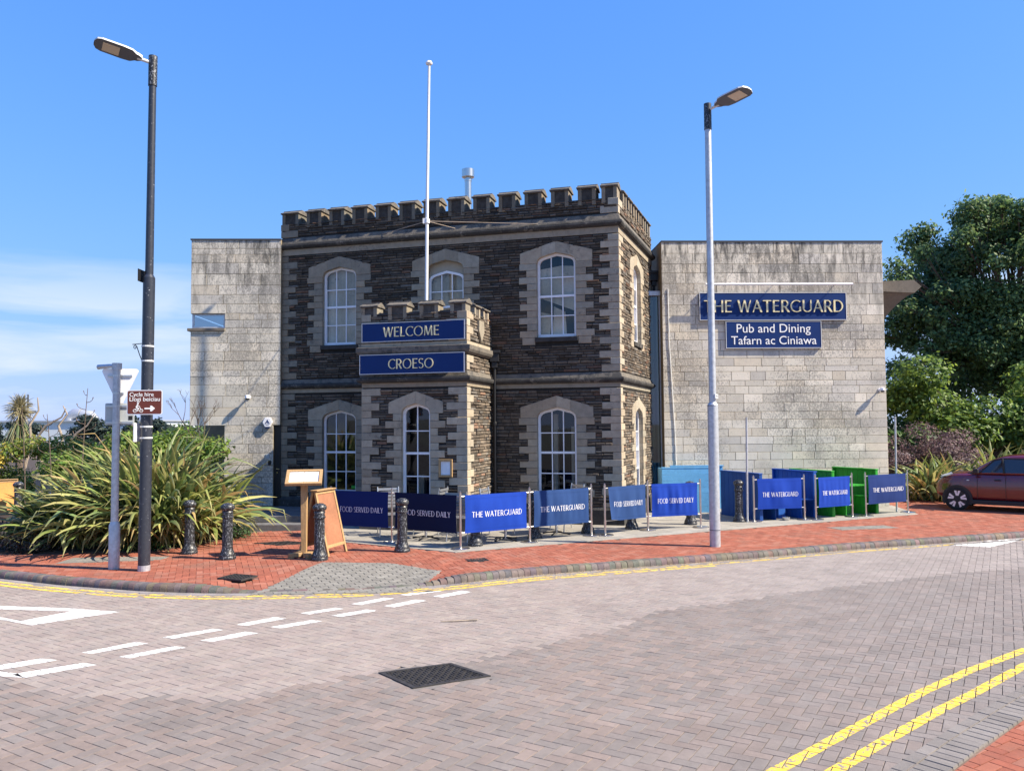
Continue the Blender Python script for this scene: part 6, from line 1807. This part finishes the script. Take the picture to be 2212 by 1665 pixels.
# black railings
rl = thing('railings', 'black iron railings between the ashlar block and the purple shrub', 'fence', (11, 24.0, 0))
for i in range(14):
    mb = MB(); mb.tube([(10.2 + i*.13, 23.9, 0), (10.2 + i*.13, 23.9, 1.1)], .012, 5); mb.build('bar', M['black_plain'], rl)
mb = MB(); mb.box(10.1, 12.1, 23.88, 23.92, 1.02, 1.05); mb.box(10.1, 12.1, 23.88, 23.92, .12, .15); mb.build('rail', M['black_plain'], rl)

# ------------------------------------------------------------------ flax
def blade(mb, base, az, el0, ln, w_, bend, tipcol, col, r, fold=False, seg=8):
    d = Vector((math.cos(az), math.sin(az), 0)); p = Vector(base); el = el0
    side = Vector((-d.y, d.x, 0)); tw = r.uniform(-.5, .5)
    pts = []
    kf = r.uniform(.5, .75) if fold else 2
    for i in range(seg+1):
        s_ = i/seg
        t_ = d*math.cos(el) + Vector((0, 0, 1))*math.sin(el)
        sd = (side*math.cos(tw*s_*2) + t_.cross(side)*math.sin(tw*s_*2))
        nrm = sd.cross(t_)
        ww = w_ * (0.55 + .45*min(1, s_*3)) * (1 if s_ < .62 else max(.03, 1-((s_-.62)/.38)**1.5))
        pts.append((p.copy(), sd*ww*.5, nrm*ww*.16, s_))
        p += t_*ln/seg
        el -= bend/seg * (0.35 + 1.6*s_)
        if s_ > kf and fold: el -= .9; fold = False
        if p.z < .03: p.z = .03
    b = len(mb.v)
    for p_, sd, nr_, s_ in pts:
        mb.v += [tuple(p_ - sd + nr_), tuple(p_ - nr_*.6), tuple(p_ + sd + nr_)]
        k_ = max(0, (s_-.76)/.24)*.6
        ccol = tuple(c*(1-k_) + t2*k_ for c, t2 in zip(col, tipcol)); ed = tuple(min(1, c*1.12+.005) for c in ccol); mb.c += [ed, ccol, ed]
    for i in range(len(pts)-1):
        for j in (0, 1): mb.f.append([b+i*3+j, b+i*3+j+1, b+(i+1)*3+j+1, b+(i+1)*3+j]); mb.m.append(0)
FLC = [(.115, .165, .045), (.16, .21, .055), (.08, .125, .045), (.22, .25, .075), (.28, .28, .10), (.10, .15, .06), (.07, .11, .045)]
TIP = (.30, .23, .09)
def flax(label, crowns, seed, n_single, group, spread=1.0):
    r = random.Random(seed)
    t = thing('flax_plant', label, 'flax', (sum(c[0] for c in crowns)/len(crowns), sum(c[1] for c in crowns)/len(crowns), 0), group)
    blades = []
    for cx, cy, n, ln, lean in crowns:
        for i in range(n):
            az = r.uniform(0, 6.28); q = r.random()
            el = R(r.uniform(58, 88)) if q < .5 else R(r.uniform(30, 62))
            bend = r.uniform(.5, 1.5) if q < .5 else r.uniform(.9, 2.0)
            L_ = ln*r.uniform(.65, 1.12)
            base = (cx + r.gauss(0, .22), cy + r.gauss(0, .2), r.uniform(0, .12))
            az = az if r.random() > lean[1] else lean[0] + r.gauss(0, .6)
            c = FLC[r.randrange(len(FLC))]; g = r.uniform(.85, 1.65)
            if r.random() < .10: c = (.33, .24, .10)
            blades.append((base, az, el, L_, r.uniform(.06, .12), bend, tuple(x*g for x in c), r.random() < .18))
    # dead skirt at the base
    for cx, cy, n, ln, lean in crowns:
        for i in range(n // 4):
            blades.append(((cx + r.gauss(0, .2), cy + r.gauss(0, .2), .35), r.uniform(0, 6.28), R(r.uniform(5, 40)), ln*.6, .04, r.uniform(1.2, 2.2), (.34*r.uniform(.7, 1.1), .25, .11), False))
    blades.sort(key=lambda b_: b_[0][1] + 1.2*math.sin(b_[1])*1.0)    # leaves towards the viewer first
    rest = MB()
    for i, (base, az, el, L_, w_, bend, c, fo) in enumerate(blades):
        m_ = MB() if i < n_single else rest
        blade(m_, base, az, el, L_, w_, bend, TIP, c, r, fo)
        if i < n_single: m_.build('leaf', M['blade'], t, smooth=True, auto=80)
    rest.build('leaves', M['blade'], t, smooth=True, auto=80, kind='stuff')
    # tall dry flower stalks
    return t
LEFTW = (R(185), .35)
flax('large arching flax clump behind the sign post and lamp post', [(-7.9, 15.6, 230, 1.75, (R(200), .55)), (-7.2, 15.7, 230, 2.25, (R(250), .3)), (-6.75, 16.0, 230, 2.2, (R(270), .25)), (-7.3, 16.4, 170, 2.4, (R(190), .2)), (-8.6, 15.5, 170, 1.3, (R(205), .65)), (-6.75, 15.6, 150, 1.6, (R(280), .4)), (-6.35, 16.6, 130, 1.7, (R(270), .3))], 5, 300, 'flax clumps')
flax('smaller flax clump between the rightmost barrier and the car', [(12.0, 23.2, 120, 1.35, (R(200), .1)), (12.6, 23.4, 110, 1.4, (R(300), .1)), (14.1, 23.6, 120, 1.7, (R(350), .1)), (15.0, 23.8, 80, 1.5, (R(20), .2))], 6, 200, 'flax clumps')
# soil below the beds
mb = MB(); mb.plan([(-9.6, 14.9), (-6.7, 14.75), (-6.1, 15.7), (-5.7, 17.3), (-5.7, 20.1), (-16, 22), (-16, 18)], -.012, .02); tag(mb.build('planting_bed', M['soil']), kind='structure')
mb = MB(); mb.plan([(10.6, 23.2), (17, 23.0), (22, 26), (22, 40), (10.8, 40)], -.012, .015); tag(mb.build('planting_bed', M['soil']), kind='structure')
mb = MB(); mb.plan([(-24, 22.3), (-9.5, 22.3), (-9.0, 30), (-30, 60), (-60, 60)], -.012, .012); tag(mb.build('planting_bed', M['soil']), kind='structure')
# flax flower stalks
def stalk(x, y, z0, h, lean, seed, label):
    r = random.Random(seed); mb = MB(); p = [(x + lean*s_*s_, y, z0 + h*s_) for s_ in np.linspace(0, 1, 7)]
    mb.tube(p, [.02, .018, .016, .014, .012, .009, .006], 5)
    for k_ in range(9):
        s_ = .55 + .05*k_; b = Vector((x + lean*s_*s_, y, z0 + h*s_)); sg = 1 if k_ % 2 else -1; L_ = (.32-.025*k_)*r.uniform(.7, 1.1)
        e = b + Vector((sg*L_*.9, r.uniform(-.05, .05), L_*.45)); mb.tube([b, b.lerp(e, .6) - Vector((0, 0, .02)), e, e + Vector((sg*.02, 0, .06))], [.008, .007, .006, .012], 4)
    tag(mb.build('flax_flower_stalk', M['bark']), label, 'flower stalk', 'dry flax flower stalks')
stalk(-9.4, 17.5, 0, 3.15, .12, 1, 'tallest dry flower stalk left of the sign post')
stalk(-10.9, 18, 0, 2.75, -.12, 2, 'dry flower stalk left of the tallest one')
stalk(-10.3, 18, 0, 2.6, -.15, 3, 'short dry flower stalk between the two taller ones')
stalk(-8.2, 17.3, 0, 3.0, .30, 4, 'dry flower stalk beside the brown sign')
# bare tree in front of the left ashlar block
bt = thing('bare_tree', 'leafless spindly tree in front of the left ashlar block', 'tree', (-7.45, 18.6, 0))
r = random.Random(9); mb = MB()
def twig(p, d, L_, rad, dep):
    q = p + d*L_; mb.tube([p, p.lerp(q, .5) + Vector((r.uniform(-.03, .03), 0, .02)), q], [rad, rad*.8, rad*.6], 5)
    if dep:
        for _ in range(3 if dep > 1 else 2):
            nd = (d + Vector((r.uniform(-.75, .75), r.uniform(-.5, .5), r.uniform(-.1, .5)))).normalized(); twig(q, nd, L_*r.uniform(.38, .56), rad*.6, dep-1)
twig(Vector((-7.4, 18.6, 0)), Vector((.12, 0, 1)).normalized(), 1.7, .024, 4)
mb.build('trunk', M['bark'], bt)
mb = MB(); twig(Vector((-7.75, 18.7, 0)), Vector((.06, 0, 1)).normalized(), 1.65, .016, 3); mb.build('side_stem', M['bark'], bt)
# shrubs on the left
YG = [(.18, .24, .04), (.13, .20, .035), (.27, .28, .05), (.10, .16, .035), (.36, .31, .06)]
MG = [(.07, .14, .03), (.05, .10, .03), (.10, .17, .035), (.035, .075, .028)]
cl = [((-16.5 + i*.42 + rt.uniform(-.2, .2), 23.5 + rt.uniform(-.7, .7), rt.uniform(.3, 1.55)), (.6, .5, .45), 620) for i in range(15)] + [((-17 + i*.42, 22.9, rt.uniform(.15, .75)), (.5, .4, .4), 420) for i in range(16)] + [((-16.5 + i*.5, 23.3, rt.uniform(1.25, 1.8)), (.5, .4, .35), 520) for i in range(13)]
tree('hedge', 'yellow green hedge behind the orange board at far left', (-13.5, 23.6, 0), .4, cl, .05, YG, 31, .06, cat='hedge', limbs=False, up=.7)
cl = [((-15.1, 22.9, 1.75), (.25, .25, .42), 300), ((-14.9, 22.9, 1.35), (.4, .3, .3), 300), ((-12.3, 22.4, 1.5), (.35, .3, .25), 250)]
tree('flowering_shrub', 'yellow leaved shoots rising from the hedge', (-15, 22.9, 0), .5, cl, .04, [(.55, .42, .08), (.48, .34, .05), (.38, .34, .08)], 33, .04, cat='shrub', limbs=False)
cl = [((-10.6 + i*.3, 18.8 + rt.uniform(-.4, .5), rt.uniform(1.1, 1.95)), (.5, .45, .36), 560) for i in range(13)]
tree('laurel_shrub', 'mid green shrub behind the top of the flax clump', (-8.7, 19.0, 0), .6, cl, .055, [(.12, .20, .03), (.08, .15, .03), (.16, .22, .04)], 34, .06, cat='shrub', limbs=False, up=.8)
cl = [((-8.9, 14.9, .2), (.5, .35, .28), 900), ((-9.5, 15.1, .28), (.4, .35, .3), 700), ((-9.3, 15.6, .45), (.4, .35, .3), 600)]
tree('low_shrub', 'dark purplish low shrub at the left foot of the flax', (-9.1, 15.2, 0), .1, cl, .028, [(.03, .035, .025), (.05, .035, .035), (.045, .05, .035)], 35, .03, cat='shrub', limbs=False)
cl = [((-5.75, 16.75, .12), (.38, .3, .22), 1100), ((-5.95, 16.5, .18), (.3, .3, .22), 700)]
tree('heath_shrub', 'small feathery green shrub beside the stone steps', (-5.8, 16.7, 0), .05, cl, .022, [(.06, .14, .05), (.08, .17, .06), (.045, .10, .045)], 36, .02, cat='shrub', limbs=False, up=.9)
cl = [((-6.9, 14.95, .08), (.5, .18, .12), 500)]
tree('ground_cover', 'low dark green ground cover in front of the flax by the sign post', (-6.9, 14.95, 0), .03, cl, .02, MG, 37, .015, cat='ground cover', limbs=False)
# cabbage palm with a bushy head and hanging dead leaves
cp_ = thing('cabbage_palm', 'cabbage palm with bushy pale head and hanging leaves at far left', 'palm', (-18.45, 30, 0))
mb = MB(); mb.tube([(-18.4, 30, -.1), (-18.45, 30, 2.6)], [.14, .11], 8); mb.build('trunk', M['bark'], cp_)
r = random.Random(12); mb = MB()
for i in range(420):
    az = r.uniform(0, 6.28); c = (.30, .27, .15); g = r.uniform(.6, 1.2)
    blade(mb, (-18.45, 30, 2.95 + r.uniform(-.15, .15)), az, R(r.uniform(-50, 89)), r.uniform(.45, .68), .028, r.uniform(.2, 1.5), (.36, .31, .2), tuple(x*g for x in c), r, False, 4)
mb.build('head', M['blade'], cp_)
mb = MB()
for i in range(170):
    az = r.uniform(0, 6.28); g = r.uniform(.6, 1.3); c = (.09, .13, .05) if r.random() < .7 else (.2, .17, .08)
    blade(mb, (-18.45 + .1*math.cos(az), 30 + .1*math.sin(az), 2.45 + r.uniform(-.2, .2)), az, R(r.uniform(-75, -50)), r.uniform(.8, 1.25), .04, .3, (.2, .16, .08), tuple(x*g for x in c), r, False, 4)
mb.build('hanging_leaves', M['blade'], cp_)
# dead pale branches
db = thing('dead_branches', 'pale twisted dead branches right of the cabbage palm', 'branch', (-16.5, 28, 0))
for path in ([(-17, 28, .9), (-16.8, 28, 1.8), (-16.85, 28, 2.4), (-16.55, 28, 2.9), (-16.6, 28, 3.35)], [(-16.9, 28, 1.5), (-16.3, 28, 2.35), (-15.75, 28, 2.65), (-15.6, 28, 2.95)], [(-15.9, 28, .9), (-15.7, 28, 1.9), (-15.85, 28, 2.35), (-15.55, 28, 2.75), (-15.7, 28, 3.05)], [(-15.7, 28, 1.5), (-15.2, 28, 2.1), (-14.85, 28, 2.35), (-14.6, 28, 2.75)], [(-15, 28, .9), (-14.4, 28, 1.75), (-13.9, 28, 2.1)], [(-16.8, 28, 1.6), (-16.0, 28, 1.85), (-15.4, 28, 2.05)]):
    mb = MB(); mb.tube(path, [.055, .048, .04, .03, .018][:len(path)] if len(path) == 5 else np.linspace(.05, .018, len(path)).tolist(), 6); mb.build('branch', M['dead_wood'], db, smooth=True)
# notice board in the planting
nb_ = thing('notice_board', 'wooden notice board half hidden behind the flax', 'notice board', (-10.9, 19, 0))
mb = MB(); mb.box(-11.24, -11.12, 18.95, 19.05, 0, 1.52); mb.build('post', M['dead_wood'], nb_)
mb = MB(); mb.box(-11.1, -9.7, 18.98, 19.03, .45, 1.3); mb.build('panel', M['dead_wood'], nb_)
mb = MB(); mb.box(-10.9, -9.9, 18.96, 18.979, .55, 1.1); mb.build('sheet', M['paper'], nb_)

# ------------------------------------------------------------------ far background
FT_ = [(.030, .050, .042), (.024, .042, .038), (.04, .06, .045)]
rf = random.Random(77)
for i, (x, y, h, w_) in enumerate([(-53, 80, 3.2, 3.6), (-48.5, 80, 2.9, 3.0), (-44.5, 82, 2.7, 3.0), (-41.2, 80, 3.6, 2.6), (-38.4, 81, 3.3, 1.5), (-36, 80, 3.2, 1.9), (-33.2, 79, 2.8, 2.4), (-30, 80, 2.7, 2.6), (-27, 78, 2.6, 2.4), (-23.5, 80, 2.4, 2.6)]):
    cl = [((x + rf.uniform(-.5, .5)*w_, y + rf.uniform(-.5, .5), h*rf.uniform(.25, .86)), (w_*.36, .9, h*.19), 330) for _ in range(8)]
    tree('conifer', ['far dark conifer at the left edge', 'far dark conifer below the pale shed at left', 'low far conifer right of the palm', 'rounded far conifer behind the flower stalks', 'small pointed far conifer beside the rounded one', 'far conifer left of the grey sign post', 'far conifer behind the grey sign post', 'far conifer between sign post and lamp post', 'far conifer right of the black lamp post', 'far conifer by the left ashlar block'][i], (x, y, -.16), 1.0, cl, .16, FT_, 50+i, .12, 'far conifers', limbs=False, shell=.4)
cl = [((-22.5, 66, 2.2), (1.0, .8, .8), 500), ((-17.5, 45, 2.0), (1.6, .8, .7), 900), ((-15.8, 45, 1.6), (1.2, .8, .8), 700)]
tree('far_tree', 'dark leafy tree seen in the recess under the left ashlar block', (-17, 45, -.16), .9, cl, .10, DG, 71, .12)
sh_ = thing('industrial_shed', 'long pale industrial shed far behind the conifers', 'building', (-62, 112, 0))
mb = MB(); mb.box(-96, -50.5, 110, 128, -.15, 3.05); mb.build('wall', M['clad'], sh_)
mb = MB(); mb.box(-96.3, -50.2, 109.7, 128.3, 3.05, 3.25); mb.build('roof', M['galv'], sh_)
mb = MB(); mb.tube([(-61.8, 112, 3.1), (-61.8, 112, 3.7), (-61.2, 112, 4.15), (-60.3, 112, 4.1)], .75, 12); mb.build('duct', M['galv'], sh_, smooth=True)
mb = MB(); mb.tube([(-60.2, 112, 4.0), (-58.9, 112, 3.9), (-58.3, 112, 3.2)], .7, 12); mb.build('duct', M['galv'], sh_, smooth=True)
hh = thing('far_house', 'far house with dark gable roof left of the ashlar block', 'house', (-24.8, 60, 0))
mb = MB(); mb.box(-27.5, -22.4, 60, 66, -.15, 1.35); mb.build('wall', M['plain'], hh)
FH = Fr((-24.85, 59.9, 0), (1, 0, 0), (0, -1, 0))
mb = MB(); mb.prism(FH, [(-1.0, 1.36), (1.0, 1.36), (0, 2.12)], -6, 0); mb.prism(Fr((-24.85, 59.95, 0), (1, 0, 0), (0, -1, 0)), [(-2.8, 1.36), (2.6, 1.36), (2.3, 1.75), (-2.5, 1.75)], -6, -.3); mb.build('roof', M['slate'], hh)
mt_ = thing('antenna_mast', 'telecom mast with antennas behind the cabbage palm', 'mast', (-55.2, 95, 0))
mb = MB(); mb.tube([(-58.0, 95, -.15), (-58.0, 95, 4.0)], .3, 8); mb.build('column', M['slate'], mt_)
mb = MB(); mb.lathe([(.8, 3.95), (1.1, 4.05), (1.1, 4.3)], (-57.7, 95, 0), 14); mb.build('platform', M['slate'], mt_)
for x, z0, z1, w_ in ((-58.9, 4.3, 5.5, .13), (-57.9, 4.3, 6.1, .1), (-57.45, 4.3, 6.2, .09)):
    mb = MB(); mb.tube([(x, 95, z0), (x, 95, z1)], w_, 6); mb.build('antenna', M['slate'], mt_)
mb = MB(); mb.tube([(-57.9, 95, 5.7), (-57.45, 95, 5.75)], .05, 5); mb.lathe([(.3, 0), (.3, .15), (.1, .2)], (-57.2, 95, 5.0), 10); mb.build('dish', M['slate'], mt_)

# a distant person beyond the hedge
def person(x, y):
    t = thing('person', 'distant person with dark hair and blue top behind the hedge', 'person', (x, y, -.013))
    J = {'pel': (0, 0, .95), 'che': (0, 0, 1.32), 'nek': (0, 0, 1.5), 'hed': (0, -.01, 1.62), 'top': (0, 0, 1.76), 'lsh': (.18, 0, 1.42), 'lel': (.25, .02, 1.15), 'lha': (.26, -.05, .9), 'rsh': (-.18, 0, 1.42), 'rel': (-.25, .02, 1.15), 'rha': (-.26, -.05, .9),
         'lhi': (.1, 0, .9), 'lkn': (.11, -.02, .5), 'lan': (.11, .02, .08), 'lto': (.12, -.16, .03), 'rhi': (-.1, 0, .9), 'rkn': (-.11, -.02, .5), 'ran': (-.11, .02, .08), 'rto': (-.12, -.16, .03)}
    Rr = {'pel': .15, 'che': .16, 'nek': .055, 'hed': .095, 'top': .06, 'lsh': .07, 'rsh': .07, 'lel': .045, 'rel': .045, 'lha': .035, 'rha': .035, 'lhi': .09, 'rhi': .09, 'lkn': .06, 'rkn': .06, 'lan': .045, 'ran': .045, 'lto': .035, 'rto': .035}
    Ed = [('pel', 'che'), ('che', 'nek'), ('nek', 'hed'), ('hed', 'top'), ('che', 'lsh'), ('lsh', 'lel'), ('lel', 'lha'), ('che', 'rsh'), ('rsh', 'rel'), ('rel', 'rha'), ('pel', 'lhi'), ('lhi', 'lkn'), ('lkn', 'lan'), ('lan', 'lto'), ('pel', 'rhi'), ('rhi', 'rkn'), ('rkn', 'ran'), ('ran', 'rto')]
    ks = list(J); me = bpy.data.meshes.new('body'); me.from_pydata([(x + J[k_][0], y + J[k_][1], J[k_][2]) for k_ in ks], [(ks.index(a), ks.index(b)) for a, b in Ed], [])
    ob = bpy.data.objects.new('body', me); link(ob, t); sk = ob.modifiers.new('skin', 'SKIN'); ob.modifiers.new('sub', 'SUBSURF').levels = 1
    for i, k_ in enumerate(ks): me.skin_vertices[0].data[i].radius = (Rr[k_], Rr[k_])
    me.skin_vertices[0].data[0].use_root = True
    me.materials.append(M['blue_cloth'])
    mb = MB(); mb.lathe([(.09, 1.5), (.12, 1.58), (.125, 1.68), (.09, 1.77), (0, 1.80)], (x, y + .03, 0), 12); mb.build('hair', M['hair'], t, smooth=True)
    mb = MB(); mb.lathe([(.05, 1.53), (.085, 1.57), (.09, 1.66), (.06, 1.72)], (x, y - .035, 0), 12); mb.build('face', M['skin'], t, smooth=True)
person(-23.5, 40)
